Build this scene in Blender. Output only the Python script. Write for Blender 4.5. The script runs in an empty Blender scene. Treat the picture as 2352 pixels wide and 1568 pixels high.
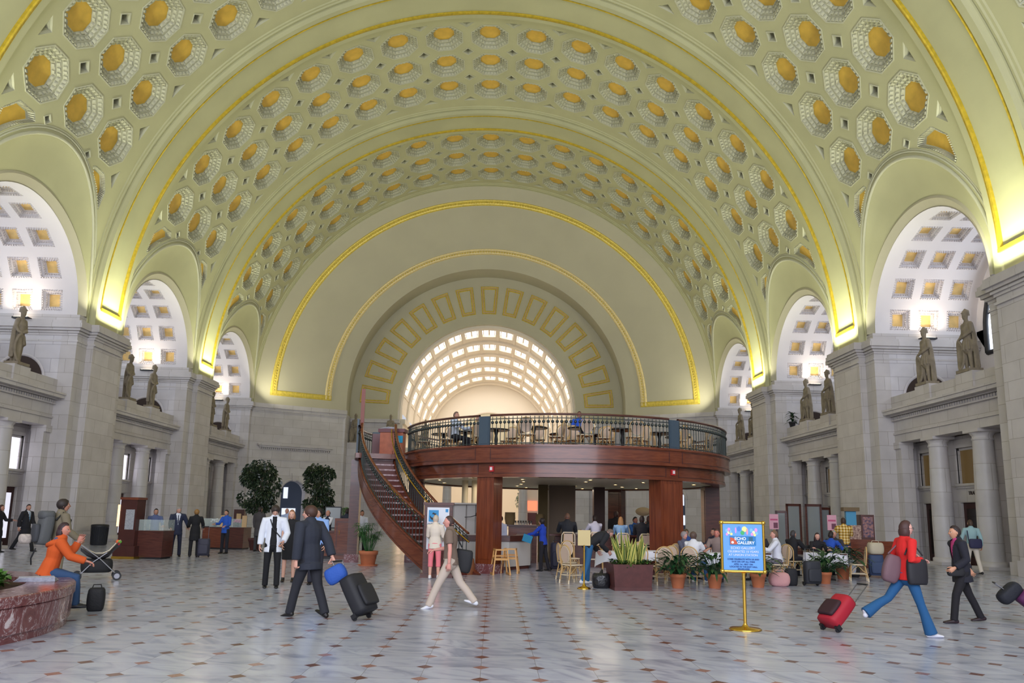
import bpy, bmesh, math, random
from math import sin, cos, pi, radians, sqrt, atan2
from mathutils import Vector, Matrix, geometry
random.seed(7)
SC = bpy.context.scene
COL = SC.collection

# ---------------------------------------------------------------- camera
F_PX, PITCH, ROLL, YAW, PPY = 1728.4, .1654, .0179, .0209, 111.4
cd = bpy.data.cameras.new('camera'); cam = bpy.data.objects.new('camera', cd); COL.objects.link(cam)
cd.sensor_width = 36; cd.lens = F_PX / 2352 * 36; cd.shift_y = PPY / 2352; cd.clip_end = 400; cd.clip_start = .1
_F = Vector((sin(YAW)*cos(PITCH), cos(YAW)*cos(PITCH), sin(PITCH)))
_R0 = Vector((cos(YAW), -sin(YAW), 0)); _U0 = _R0.cross(_F)
_R = _R0*cos(ROLL) + _U0*sin(ROLL); _U = -_R0*sin(ROLL) + _U0*cos(ROLL)
m4 = Matrix(((_R.x, _U.x, -_F.x, .773), (_R.y, _U.y, -_F.y, 0), (_R.z, _U.z, -_F.z, 1.62), (0, 0, 0, 1)))
cam.matrix_world = m4
SC.camera = cam

# ---------------------------------------------------------------- view
SC.view_settings.view_transform = 'Standard'; SC.view_settings.look = 'None'
SC.view_settings.exposure = 0.0; SC.view_settings.gamma = 1.0
SC.view_settings.use_curve_mapping = False
SC.cycles.max_bounces = 7; SC.cycles.diffuse_bounces = 4; SC.cycles.glossy_bounces = 3
SC.cycles.caustics_reflective = False; SC.cycles.caustics_refractive = False

# ---------------------------------------------------------------- world (daylight outside the hall)
w = bpy.data.worlds.new('world'); SC.world = w; w.use_nodes = True
w.node_tree.nodes['Background'].inputs[0].default_value = (.82, .86, 1, 1)
w.node_tree.nodes['Background'].inputs[1].default_value = 0.75

# ---------------------------------------------------------------- large lights
RV = 17.78; RS = 17.46; ZS = 10.07; ZC = 9.75        # vault radius, rib soffit radius, springing, capital top
FAR = {k: 24.06 + 12.07*(k) for k in range(-3, 4)}    # far edge of rib k
NEAR = {k: FAR[k] - 2.68 for k in FAR}
YEND = 57.0
def area(name, loc, target, size, energy, color, size_y=None, spread=180):
    d = bpy.data.lights.new(name, 'AREA'); d.energy = energy; d.color = color; d.size = size
    if size_y: d.shape = 'RECTANGLE'; d.size_y = size_y
    d.spread = radians(spread)
    o = bpy.data.objects.new(name, d); COL.objects.link(o); o.location = loc
    v = Vector(target) - Vector(loc); o.rotation_euler = v.to_track_quat('-Z', 'Y').to_euler()
    return o
# added cool fill light behind the camera for floor and walls; no windows there
area('near_end_fill', (0, -11, 12), (0, 30, 9), 26, 7600, (.84, .87, 1), 16)
# uplights on the pier capitals
for k in (-1, 0, 1, 2):
    yc = (FAR[k]+NEAR[k])/2
    for s in (-1, 1):
        area('rib_uplight', (s*16.95, yc, 9.85), (s*15.4, yc, 27), 2.0, 215 if k > -1 else 130, (.97, 1, .72), .35, 140)
        area('vault_uplight_far', (s*17.15, FAR[k]+.25, 9.9), (s*5, FAR[k]+5, 27), 1.1, 118, (1, .98, .74), .5, 150)
        area('vault_uplight_near', (s*17.15, NEAR[k]-.25, 9.9), (s*5, NEAR[k]-5, 27), 1.1, 118, (1, .98, .74), .5, 150)

for s in (-1, 1):
    area('end_vault_fill', (s*16.9, YEND-1.2, 9.95), (s*4, YEND+2.5, 24), 1.4, 120, (1, .96, .74), .6, 150)  # added fill pair to brighten the far end, not a known fitting
# ---------------------------------------------------------------- materials
MATS = {}
def lin(c): return tuple((x/12.92 if x <= .04045 else ((x+.055)/1.055)**2.4) for x in c)
def rgb(r, g, b): return lin((r/255, g/255, b/255)) + (1,)
def mat(name, color, rough=.6, metal=0, noise=0, nscale=4, bump=0, bscale=30, emit=0, ecol=None, alpha=None, trans=0, spec=None, color2=None, coat=0):
    if name in MATS: return MATS[name]
    m = bpy.data.materials.new(name); m.use_nodes = True; nt = m.node_tree; b = nt.nodes['Principled BSDF']
    b.inputs['Base Color'].default_value = color; b.inputs['Roughness'].default_value = rough; b.inputs['Metallic'].default_value = metal
    if spec is not None: b.inputs['Specular IOR Level'].default_value = spec
    if trans: b.inputs['Transmission Weight'].default_value = trans
    if coat: b.inputs['Coat Weight'].default_value = coat; b.inputs['Coat Roughness'].default_value = .08
    if alpha is not None: b.inputs['Alpha'].default_value = alpha
    if emit: b.inputs['Emission Color'].default_value = ecol or color; b.inputs['Emission Strength'].default_value = emit
    tc = nt.nodes.new('ShaderNodeTexCoord')
    if noise or color2:
        n = nt.nodes.new('ShaderNodeTexNoise'); n.inputs['Scale'].default_value = nscale; n.inputs['Detail'].default_value = 5
        nt.links.new(tc.outputs['Object'], n.inputs['Vector'])
        mx = nt.nodes.new('ShaderNodeMix'); mx.data_type = 'RGBA'
        c2 = color2 or tuple(max(0, x*(1-noise)) for x in color[:3]) + (1,)
        mr = nt.nodes.new('ShaderNodeMapRange'); mr.inputs[1].default_value = .35; mr.inputs[2].default_value = .65
        nt.links.new(n.outputs['Fac'], mr.inputs[0]); nt.links.new(mr.outputs[0], mx.inputs['Factor'])
        mx.inputs['A'].default_value = color; mx.inputs['B'].default_value = c2
        nt.links.new(mx.outputs['Result'], b.inputs['Base Color'])
    if bump:
        n2 = nt.nodes.new('ShaderNodeTexNoise'); n2.inputs['Scale'].default_value = bscale
        nt.links.new(tc.outputs['Object'], n2.inputs['Vector'])
        bp = nt.nodes.new('ShaderNodeBump'); bp.inputs['Strength'].default_value = bump; bp.inputs['Distance'].default_value = .02
        nt.links.new(n2.outputs['Fac'], bp.inputs['Height']); nt.links.new(bp.outputs[0], b.inputs['Normal'])
    MATS[name] = m
    return m
def mathn(nt, op, a, b=None, c=None):
    n = nt.nodes.new('ShaderNodeMath'); n.operation = op
    for i, v in enumerate((a, b, c)):
        if v is None: continue
        if isinstance(v, (int, float)): n.inputs[i].default_value = v
        else: nt.links.new(v, n.inputs[i])
    return n.outputs[0]

M_PL = mat('cream_plaster', rgb(190, 188, 148), .75, noise=.10, nscale=.5)
M_PLT = mat('cream_plaster_relief', rgb(194, 193, 168), .7)
M_WHITE = mat('white_plaster', rgb(226, 221, 222), .7, noise=.04, nscale=.6)
M_GOLD = mat('gold_leaf', rgb(234, 192, 84), .45, metal=.2, noise=.15, nscale=2.5)
M_GOLDT = mat('gilded_moulding', rgb(226, 196, 66), .35, metal=.5, noise=.25, nscale=6)
M_GILT = mat('bright_gilt_frame', rgb(236, 210, 92), .36, metal=.2, noise=.22, nscale=7)
M_DARKWELL = mat('painted_well_shade', rgb(84, 78, 44), .85)  # depth shade of the square ceiling wells, put into the colour
M_BEIGE = mat('beige_wall_plaster', rgb(196, 190, 164), .8, noise=.06, nscale=.4)
M_HALL = mat('pink_cream_plaster', rgb(232, 222, 204), .8)
M_BROWN = mat('dark_brown', rgb(60, 46, 40), .8)
def wood(name, c, c2, rough, sc=(1.2, 1.2, 9)):
    m = mat(name, rgb(*c), rough, color2=rgb(*c2), nscale=2.2, coat=.25)
    nt = m.node_tree; n = [x for x in nt.nodes if x.type == 'TEX_NOISE'][0]; tc = [x for x in nt.nodes if x.type == 'TEX_COORD'][0]
    mp = nt.nodes.new('ShaderNodeMapping'); mp.inputs['Scale'].default_value = sc; nt.links.new(tc.outputs['Object'], mp.inputs[0]); nt.links.new(mp.outputs[0], n.inputs['Vector'])
    return m
M_WOOD = wood('mahogany', (122, 64, 40), (98, 46, 28), .27)
M_WOODV = wood('mahogany_upright', (128, 64, 36), (100, 46, 26), .27, (7, 7, .5))
M_WOODD = wood('dark_mahogany', (92, 48, 38), (70, 34, 28), .33)
M_BRASS = mat('polished_brass', rgb(222, 180, 80), .18, metal=1)
M_IRON = mat('dark_green_iron', rgb(62, 68, 66), .42, metal=.5)
M_BLUEP = mat('slate_blue_panel', rgb(62, 78, 92), .45)
M_STATUE = mat('weathered_statue_stone', rgb(150, 138, 118), .85, noise=.25, nscale=5, bump=.3)
M_BLACK = mat('black_plastic', rgb(28, 28, 32), .5)
M_DOORW = mat('dark_door_wood', rgb(62, 30, 26), .4)

def stone_mat(name, c1, c2, bw=1.25, bh=.62, mort=rgb(158, 150, 142), rough=.45):
    m = bpy.data.materials.new(name); m.use_nodes = True; nt = m.node_tree; b = nt.nodes['Principled BSDF']
    b.inputs['Roughness'].default_value = rough
    tc = nt.nodes.new('ShaderNodeTexCoord'); geo = nt.nodes.new('ShaderNodeNewGeometry')
    sp = nt.nodes.new('ShaderNodeSeparateXYZ'); nt.links.new(tc.outputs['Object'], sp.inputs[0])
    sn = nt.nodes.new('ShaderNodeSeparateXYZ'); nt.links.new(geo.outputs['True Normal'], sn.inputs[0])
    ax = mathn(nt, 'ABSOLUTE', sn.outputs[0]); ay = mathn(nt, 'ABSOLUTE', sn.outputs[1])
    sel = mathn(nt, 'GREATER_THAN', ax, ay)
    u = mathn(nt, 'ADD', mathn(nt, 'MULTIPLY', sel, sp.outputs[1]), mathn(nt, 'MULTIPLY', mathn(nt, 'SUBTRACT', 1, sel), sp.outputs[0]))
    cb = nt.nodes.new('ShaderNodeCombineXYZ'); nt.links.new(u, cb.inputs[0]); nt.links.new(sp.outputs[2], cb.inputs[1])
    br = nt.nodes.new('ShaderNodeTexBrick'); nt.links.new(cb.outputs[0], br.inputs['Vector'])
    br.inputs['Scale'].default_value = 1; br.inputs['Mortar Size'].default_value = .008; br.inputs['Mortar Smooth'].default_value = .3
    br.inputs['Brick Width'].default_value = bw; br.inputs['Row Height'].default_value = bh
    br.inputs['Color1'].default_value = c1; br.inputs['Color2'].default_value = c2; br.inputs['Mortar'].default_value = mort
    n = nt.nodes.new('ShaderNodeTexNoise'); n.inputs['Scale'].default_value = 1.2; n.inputs['Detail'].default_value = 6
    nt.links.new(tc.outputs['Object'], n.inputs['Vector'])
    mx = nt.nodes.new('ShaderNodeMix'); mx.data_type = 'RGBA'; mx.blend_type = 'MULTIPLY'; mx.inputs['Factor'].default_value = .5
    mr = nt.nodes.new('ShaderNodeMapRange'); mr.inputs[1].default_value = .3; mr.inputs[2].default_value = .7; mr.inputs[3].default_value = .72; mr.inputs[4].default_value = 1
    nt.links.new(n.outputs['Fac'], mr.inputs[0]); nt.links.new(br.outputs['Color'], mx.inputs['A']); nt.links.new(mr.outputs[0], mx.inputs['B'])
    nt.links.new(mx.outputs['Result'], b.inputs['Base Color'])
    bp = nt.nodes.new('ShaderNodeBump'); bp.inputs['Strength'].default_value = .35; bp.inputs['Distance'].default_value = .01
    nt.links.new(mathn(nt, 'SUBTRACT', 1, br.outputs['Fac']), bp.inputs['Height']); nt.links.new(bp.outputs[0], b.inputs['Normal'])
    MATS[name] = m
    return m
M_STONE = stone_mat('granite_blocks', rgb(208, 203, 202), rgb(198, 192, 190))
M_COLST = stone_mat('column_drums', rgb(208, 204, 204), rgb(200, 195, 195), bw=40, bh=.95)

def floor_mat():
    m = bpy.data.materials.new('marble_floor_with_diamond_insets'); m.use_nodes = True; nt = m.node_tree; b = nt.nodes['Principled BSDF']
    tc = nt.nodes.new('ShaderNodeTexCoord'); sp = nt.nodes.new('ShaderNodeSeparateXYZ'); nt.links.new(tc.outputs['Object'], sp.inputs[0])
    S = .6024
    fx = mathn(nt, 'DIVIDE', mathn(nt, 'SUBTRACT', sp.outputs[0], .669), S)
    fy = mathn(nt, 'DIVIDE', mathn(nt, 'SUBTRACT', sp.outputs[1], 7.903), S)
    rx = mathn(nt, 'ROUND', fx); ry = mathn(nt, 'ROUND', fy)
    dx = mathn(nt, 'ABSOLUTE', mathn(nt, 'SUBTRACT', fx, rx)); dy = mathn(nt, 'ABSOLUTE', mathn(nt, 'SUBTRACT', fy, ry))
    dia = mathn(nt, 'LESS_THAN', mathn(nt, 'ADD', dx, dy), .158)
    joint = mathn(nt, 'LESS_THAN', mathn(nt, 'MINIMUM', dx, dy), .004)
    par = mathn(nt, 'PINGPONG', mathn(nt, 'ADD', rx, ry), 1)
    # random id per tile
    cx = mathn(nt, 'FLOOR', fx); cy = mathn(nt, 'FLOOR', fy)
    cid = nt.nodes.new('ShaderNodeCombineXYZ'); nt.links.new(cx, cid.inputs[0]); nt.links.new(cy, cid.inputs[1])
    wn = nt.nodes.new('ShaderNodeTexWhiteNoise'); wn.noise_dimensions = '2D'; nt.links.new(cid.outputs[0], wn.inputs['Vector'])
    # marble veins, warped, offset and rotated per tile
    rot = nt.nodes.new('ShaderNodeVectorRotate'); rot.rotation_type = 'Z_AXIS'
    nt.links.new(tc.outputs['Object'], rot.inputs['Vector']); nt.links.new(mathn(nt, 'MULTIPLY', wn.outputs['Value'], 1.1), rot.inputs['Angle'])
    off = nt.nodes.new('ShaderNodeVectorMath'); off.operation = 'MULTIPLY_ADD'; nt.links.new(wn.outputs['Color'], off.inputs[0])
    off.inputs[1].default_value = (13, 13, 13); nt.links.new(rot.outputs[0], off.inputs[2])
    mp = nt.nodes.new('ShaderNodeMapping'); mp.inputs['Scale'].default_value = (.8, 2.0, 1); nt.links.new(off.outputs[0], mp.inputs[0])
    n = nt.nodes.new('ShaderNodeTexNoise'); n.inputs['Scale'].default_value = 1.6; n.inputs['Detail'].default_value = 7; n.inputs['Distortion'].default_value = 1.2
    nt.links.new(mp.outputs[0], n.inputs['Vector'])
    cr = nt.nodes.new('ShaderNodeValToRGB'); e = cr.color_ramp.elements
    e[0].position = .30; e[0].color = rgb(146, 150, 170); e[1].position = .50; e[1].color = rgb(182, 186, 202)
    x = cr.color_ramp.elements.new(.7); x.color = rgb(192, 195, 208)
    nt.links.new(n.outputs['Fac'], cr.inputs[0])
    hv = nt.nodes.new('ShaderNodeHueSaturation'); nt.links.new(cr.outputs[0], hv.inputs['Color'])
    nt.links.new(mathn(nt, 'ADD', .9, mathn(nt, 'MULTIPLY', wn.outputs['Value'], .14)), hv.inputs['Value'])
    m1 = nt.nodes.new('ShaderNodeMix'); m1.data_type = 'RGBA'; nt.links.new(joint, m1.inputs['Factor'])
    nt.links.new(hv.outputs[0], m1.inputs['A']); m1.inputs['B'].default_value = rgb(128, 122, 120)
    # inset colours
    wn2 = nt.nodes.new('ShaderNodeTexWhiteNoise'); wn2.noise_dimensions = '2D'
    c2 = nt.nodes.new('ShaderNodeCombineXYZ'); nt.links.new(rx, c2.inputs[0]); nt.links.new(ry, c2.inputs[1]); nt.links.new(c2.outputs[0], wn2.inputs['Vector'])
    tone = mathn(nt, 'ADD', mathn(nt, 'MULTIPLY', par, .75), mathn(nt, 'MULTIPLY', wn2.outputs['Value'], .25))
    m2 = nt.nodes.new('ShaderNodeMix'); m2.data_type = 'RGBA'; nt.links.new(tone, m2.inputs['Factor'])
    m2.inputs['A'].default_value = rgb(98, 62, 56); m2.inputs['B'].default_value = rgb(158, 118, 110)
    nz = nt.nodes.new('ShaderNodeTexNoise'); nz.inputs['Scale'].default_value = 60; nt.links.new(tc.outputs['Object'], nz.inputs['Vector'])
    hv2 = nt.nodes.new('ShaderNodeHueSaturation'); nt.links.new(m2.outputs['Result'], hv2.inputs['Color'])
    nt.links.new(mathn(nt, 'ADD', .6, mathn(nt, 'MULTIPLY', nz.outputs['Fac'], .8)), hv2.inputs['Value'])
    m3 = nt.nodes.new('ShaderNodeMix'); m3.data_type = 'RGBA'; nt.links.new(dia, m3.inputs['Factor'])
    nt.links.new(m1.outputs['Result'], m3.inputs['A']); nt.links.new(hv2.outputs[0], m3.inputs['B'])
    nt.links.new(m3.outputs['Result'], b.inputs['Base Color'])
    nr = nt.nodes.new('ShaderNodeTexNoise'); nr.inputs['Scale'].default_value = .8; nt.links.new(tc.outputs['Object'], nr.inputs['Vector'])
    nt.links.new(mathn(nt, 'ADD', .13, mathn(nt, 'MULTIPLY', nr.outputs['Fac'], .16)), b.inputs['Roughness'])
    b.inputs['Specular IOR Level'].default_value = .55
    return m
def marble_red():
    m = bpy.data.materials.new('red_veined_marble'); m.use_nodes = True; nt = m.node_tree; b = nt.nodes['Principled BSDF']
    tc = nt.nodes.new('ShaderNodeTexCoord')
    n = nt.nodes.new('ShaderNodeTexNoise'); n.inputs['Scale'].default_value = 2.2; n.inputs['Detail'].default_value = 9; n.inputs['Distortion'].default_value = 2.2; n.inputs['Roughness'].default_value = .65
    mp = nt.nodes.new('ShaderNodeMapping'); mp.inputs['Scale'].default_value = (1.3, 1.3, .8); nt.links.new(tc.outputs['Object'], mp.inputs[0]); nt.links.new(mp.outputs[0], n.inputs['Vector'])
    cr = nt.nodes.new('ShaderNodeValToRGB'); cr.color_ramp.interpolation = 'LINEAR'; e = cr.color_ramp.elements
    e[0].position = .3; e[0].color = rgb(84, 46, 48); e[1].position = .75; e[1].color = rgb(205, 190, 192)
    for p, c in ((.44, rgb(120, 70, 70)), (.497, rgb(118, 74, 76)), (.51, rgb(200, 182, 184)), (.525, rgb(110, 62, 64)), (.6, rgb(140, 92, 92)), (.64, rgb(210, 196, 198))):
        x = e.new(p); x.color = c
    nt.links.new(n.outputs['Fac'], cr.inputs[0]); nt.links.new(cr.outputs[0], b.inputs['Base Color'])
    b.inputs['Roughness'].default_value = .18
    MATS['red_marble'] = m
    return m
M_REDM = marble_red()

# ---------------------------------------------------------------- mesh helpers
class MB:
    """collects geometry with material slots and builds one mesh object"""
    def __init__(s): s.v = []; s.f = []; s.mi = []; s.mats = []; s.sm = []
    def slot(s, m):
        if m not in s.mats: s.mats.append(m)
        return s.mats.index(m)
    def add(s, verts, faces, m, smooth=False):
        o = len(s.v); k = s.slot(m)
        s.v.extend([tuple(p) for p in verts])
        for f in faces: s.f.append(tuple(i+o for i in f)); s.mi.append(k); s.sm.append(smooth)
    def box(s, x0, x1, y0, y1, z0, z1, m):
        vs = [(x, y, z) for z in (z0, z1) for y in (y0, y1) for x in (x0, x1)]
        s.add(vs, [(0, 2, 3, 1), (4, 5, 7, 6), (0, 1, 5, 4), (2, 6, 7, 3), (0, 4, 6, 2), (1, 3, 7, 5)], m)
    def obox(s, c, size, rot, m):
        """oriented box: centre, size, Matrix/angle"""
        if isinstance(rot, (int, float)): rot = Matrix.Rotation(rot, 3, 'Z')
        hx, hy, hz = size[0]/2, size[1]/2, size[2]/2; c = Vector(c)
        vs = [c + rot @ Vector((x, y, z)) for z in (-hz, hz) for y in (-hy, hy) for x in (-hx, hx)]
        s.add(vs, [(0, 2, 3, 1), (4, 5, 7, 6), (0, 1, 5, 4), (2, 6, 7, 3), (0, 4, 6, 2), (1, 3, 7, 5)], m)
    def quad(s, a, b, c, d, m): s.add([a, b, c, d], [(0, 1, 2, 3)], m)
    def loft(s, rings, m, closed=True, caps=True, smooth=True):
        n = len(rings[0]); vs = [p for r in rings for p in r]; fs = []
        for i in range(len(rings)-1):
            for j in range(n if closed else n-1):
                a = i*n+j; b = i*n+(j+1) % n
                fs.append((a, b, b+n, a+n))
        s.add(vs, fs, m, smooth)
        if caps and closed:
            s.add(rings[0], [tuple(range(n-1, -1, -1))], m); s.add(rings[-1], [tuple(range(n))], m)
    def tube(s, pts, r, m, seg=8, caps=True, smooth=True):
        pts = [Vector(p) for p in pts]; rings = []; n = len(pts); up = None
        for i, p in enumerate(pts):
            t = (pts[min(i+1, n-1)] - pts[max(i-1, 0)]).normalized()
            if up is None:
                up = Vector((0, 0, 1)) if abs(t.z) < .9 else Vector((1, 0, 0))
            a = t.cross(up).normalized(); b = a.cross(t).normalized(); up = b
            rr = r[i] if isinstance(r, (list, tuple)) else r
            rings.append([p + a*(rr*cos(2*pi*k/seg)) + b*(rr*sin(2*pi*k/seg)) for k in range(seg)])
        s.loft(rings, m, True, caps, smooth)
    def lathe(s, prof, m, c=(0, 0, 0), seg=24, smooth=True, caps=True):
        rings = [[(c[0]+r*cos(2*pi*k/seg), c[1]+r*sin(2*pi*k/seg), c[2]+z) for k in range(seg)] for r, z in prof]
        s.loft(rings, m, True, caps, smooth)
    def sphere(s, c, r, m, seg=12, rng=8, sc=(1, 1, 1)):
        rings = []
        for i in range(rng+1):
            a = -pi/2 + pi*i/rng; rr = max(cos(a), .001)
            rings.append([(c[0]+r*sc[0]*rr*cos(2*pi*k/seg), c[1]+r*sc[1]*rr*sin(2*pi*k/seg), c[2]+r*sc[2]*sin(a)) for k in range(seg)])
        s.loft(rings, m, True, False, True)
    def build(s, name, parent=None, kind=None):
        me = bpy.data.meshes.new(name); me.from_pydata(s.v, [], s.f)
        for m in s.mats: me.materials.append(m)
        me.polygons.foreach_set('material_index', s.mi); me.polygons.foreach_set('use_smooth', s.sm)
        me.update()
        o = bpy.data.objects.new(name, me); COL.objects.link(o)
        if parent: o.parent = parent
        if kind: o['kind'] = kind
        return o
def empty(name, loc=(0, 0, 0), rz=0):
    o = bpy.data.objects.new(name, None); COL.objects.link(o); o.location = loc; o.rotation_euler = (0, 0, rz); o.empty_display_size = .1
    return o
def tag(o, label, cat, group=None, kind=None):
    o['label'] = label; o['category'] = cat
    if group: o['group'] = group
    if kind: o['kind'] = kind
    return o
def copy_tree(o, parent=None, kids=None):
    c = o.copy(); COL.objects.link(c)
    if parent: c.parent = parent
    for ch in (CH.get(o.name) or [x for x in o.children]): copy_tree(ch, c)
    return c
CH = {}
def cyl_pt(u, v, d=0, r=None):
    """flat vault coords (arc length, Y, depth outward) -> world"""
    r = r or RV; t = u/r
    return ((r+d)*cos(t), v, ZS+(r+d)*sin(t))
def inpoly(x, y, P):
    c = False; j = len(P)-1
    for i in range(len(P)):
        xi, yi = P[i]; xj, yj = P[j]
        if (yi > y) != (yj > y) and x < (xj-xi)*(y-yi)/(yj-yi)+xi: c = not c
        j = i
    return c
def holey(outline, holes, grid, fn, mb, m, flip=False, smooth=True):
    """2-D region with holes, triangulated and mapped by fn"""
    vs = []; es = []
    for loop in [outline]+holes:
        o = len(vs); n = len(loop)
        vs += [Vector(p) for p in loop]; es += [(o+i, o+(i+1) % n) for i in range(n)]
    bbs = [(min(p[0] for p in h), max(p[0] for p in h), min(p[1] for p in h), max(p[1] for p in h)) for h in holes]
    for g in grid:
        if inpoly(g[0], g[1], outline) and not any(b[0] < g[0] < b[1] and b[2] < g[1] < b[3] for b in bbs): vs.append(Vector(g))
    r = geometry.delaunay_2d_cdt(vs, es, [], 0, 1e-5)
    pv = r[0]; fs = []
    for f in r[2]:
        cx = sum(pv[i][0] for i in f)/3; cy = sum(pv[i][1] for i in f)/3
        if not inpoly(cx, cy, outline): continue
        if any(b[0] < cx < b[1] and b[2] < cy < b[3] and inpoly(cx, cy, h) for b, h in zip(bbs, holes)): continue
        fs.append(tuple(reversed(f)) if flip else tuple(f))
    mb.add([fn(p[0], p[1]) for p in pv], fs, m, smooth)
def arc_loft(mb, prof, c, m, t0=0, t1=pi, n=64, leg=0, smooth=False):
    """profile [(y, r)] swept round the hall axis; c = (x, z) centre; leg = straight drop below the springing"""
    rings = []
    ts = [t0+(t1-t0)*i/n for i in range(n+1)]
    for y, r in prof:
        row = []
        if leg: row.append((c[0]+r*cos(t0), y, c[1]+r*sin(t0)-leg))
        row += [(c[0]+r*cos(t), y, c[1]+r*sin(t)) for t in ts]
        if leg: row.append((c[0]+r*cos(t1), y, c[1]+r*sin(t1)-leg))
        rings.append(row)
    mb.loft(rings, m, False, False, smooth)
# ================================================================ ARCHITECTURE
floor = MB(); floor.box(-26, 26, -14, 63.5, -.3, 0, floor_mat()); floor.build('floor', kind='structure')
MB_ = MB()

# ---- vault bays
def octa(cu, cv, ru, rv, n=8, rot=pi/8): return [(cu+ru*cos(rot+2*pi*k/n), cv+rv*sin(rot+2*pi*k/n)) for k in range(n)]
PITCHU = RV*radians(8.18); PITCHV = 2.57
def coffer_mesh(mb, fn, loop, centre, steps, plaster, gold, teeth=True, tooth=.1):
    """stepped coffer: steps = [(scale, depth)], last ring filled with gold; teeth on the sloped faces"""
    cx, cy = centre; n = len(loop)
    L = lambda s: [(cx+(p[0]-cx)*s, cy+(p[1]-cy)*s) for p in loop]
    rings = [[fn(p[0], p[1], d) for p in L(s)] for s, d in steps]
    mb.loft(rings, plaster, True, False, False)
    s, d = steps[-1]; mb.add(rings[-1], [tuple(range(n))], gold)
    if teeth:
        for q in range(len(steps)-1):
            (s0, d0), (s1, d1) = steps[q], steps[q+1]
            if d1-d0 < .08: continue
            A = L(s0); B = L(s1)
            for i in range(n):
                a0, a1, b0, b1 = A[i], A[(i+1) % n], B[i], B[(i+1) % n]
                ln = math.hypot(a1[0]-a0[0], a1[1]-a0[1]); k = max(2, int(ln/(tooth*1.9)))
                for t in range(k):
                    u0 = (t+.25)/k; u1 = (t+.78)/k
                    P = []
                    for (w, dd) in ((.12, 0), (.88, 0)):
                        for u in (u0, u1):
                            x = a0[0]+(a1[0]-a0[0])*u; y = a0[1]+(a1[1]-a0[1])*u
                            X = b0[0]+(b1[0]-b0[0])*u; Y = b0[1]+(b1[1]-b0[1])*u
                            P.append((x+(X-x)*w, y+(Y-y)*w, d0+(d1-d0)*w))
                    # inward push towards centre
                    Q = []
                    for p in P:
                        dx, dy = cx-p[0], cy-p[1]; h = math.hypot(dx, dy)
                        Q.append((p[0]+dx/h*.055, p[1]+dy/h*.055, p[2]-.045))
                    vs = [fn(*p) for p in P+Q]
                    mb.add(vs, [(4, 5, 7, 6), (0, 1, 5, 4), (2, 6, 7, 3), (0, 4, 6, 2), (1, 3, 7, 5)], plaster)
STEPS = [(1.0, 0), (.90, .13), (.82, .135), (.735, .25), (.67, .255), (.60, .36), (.57, .365)]
LA, LB = 4.55, 6.0   # lunette half width / height on the vault
def lun(phi, yc, side, r=RV, grow=0, a=LA):
    z = 10.05+(LB+grow)*sin(phi); y = yc+(a+grow)*cos(phi)
    t = math.asin(min(1, max(0, (z-ZS)/r)))
    return t, y, z
bays = []
for k in (-2, -1, 0, 1, 2):
    bays.append((FAR[k], NEAR[k+1] if k < 2 else YEND, k))
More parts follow.
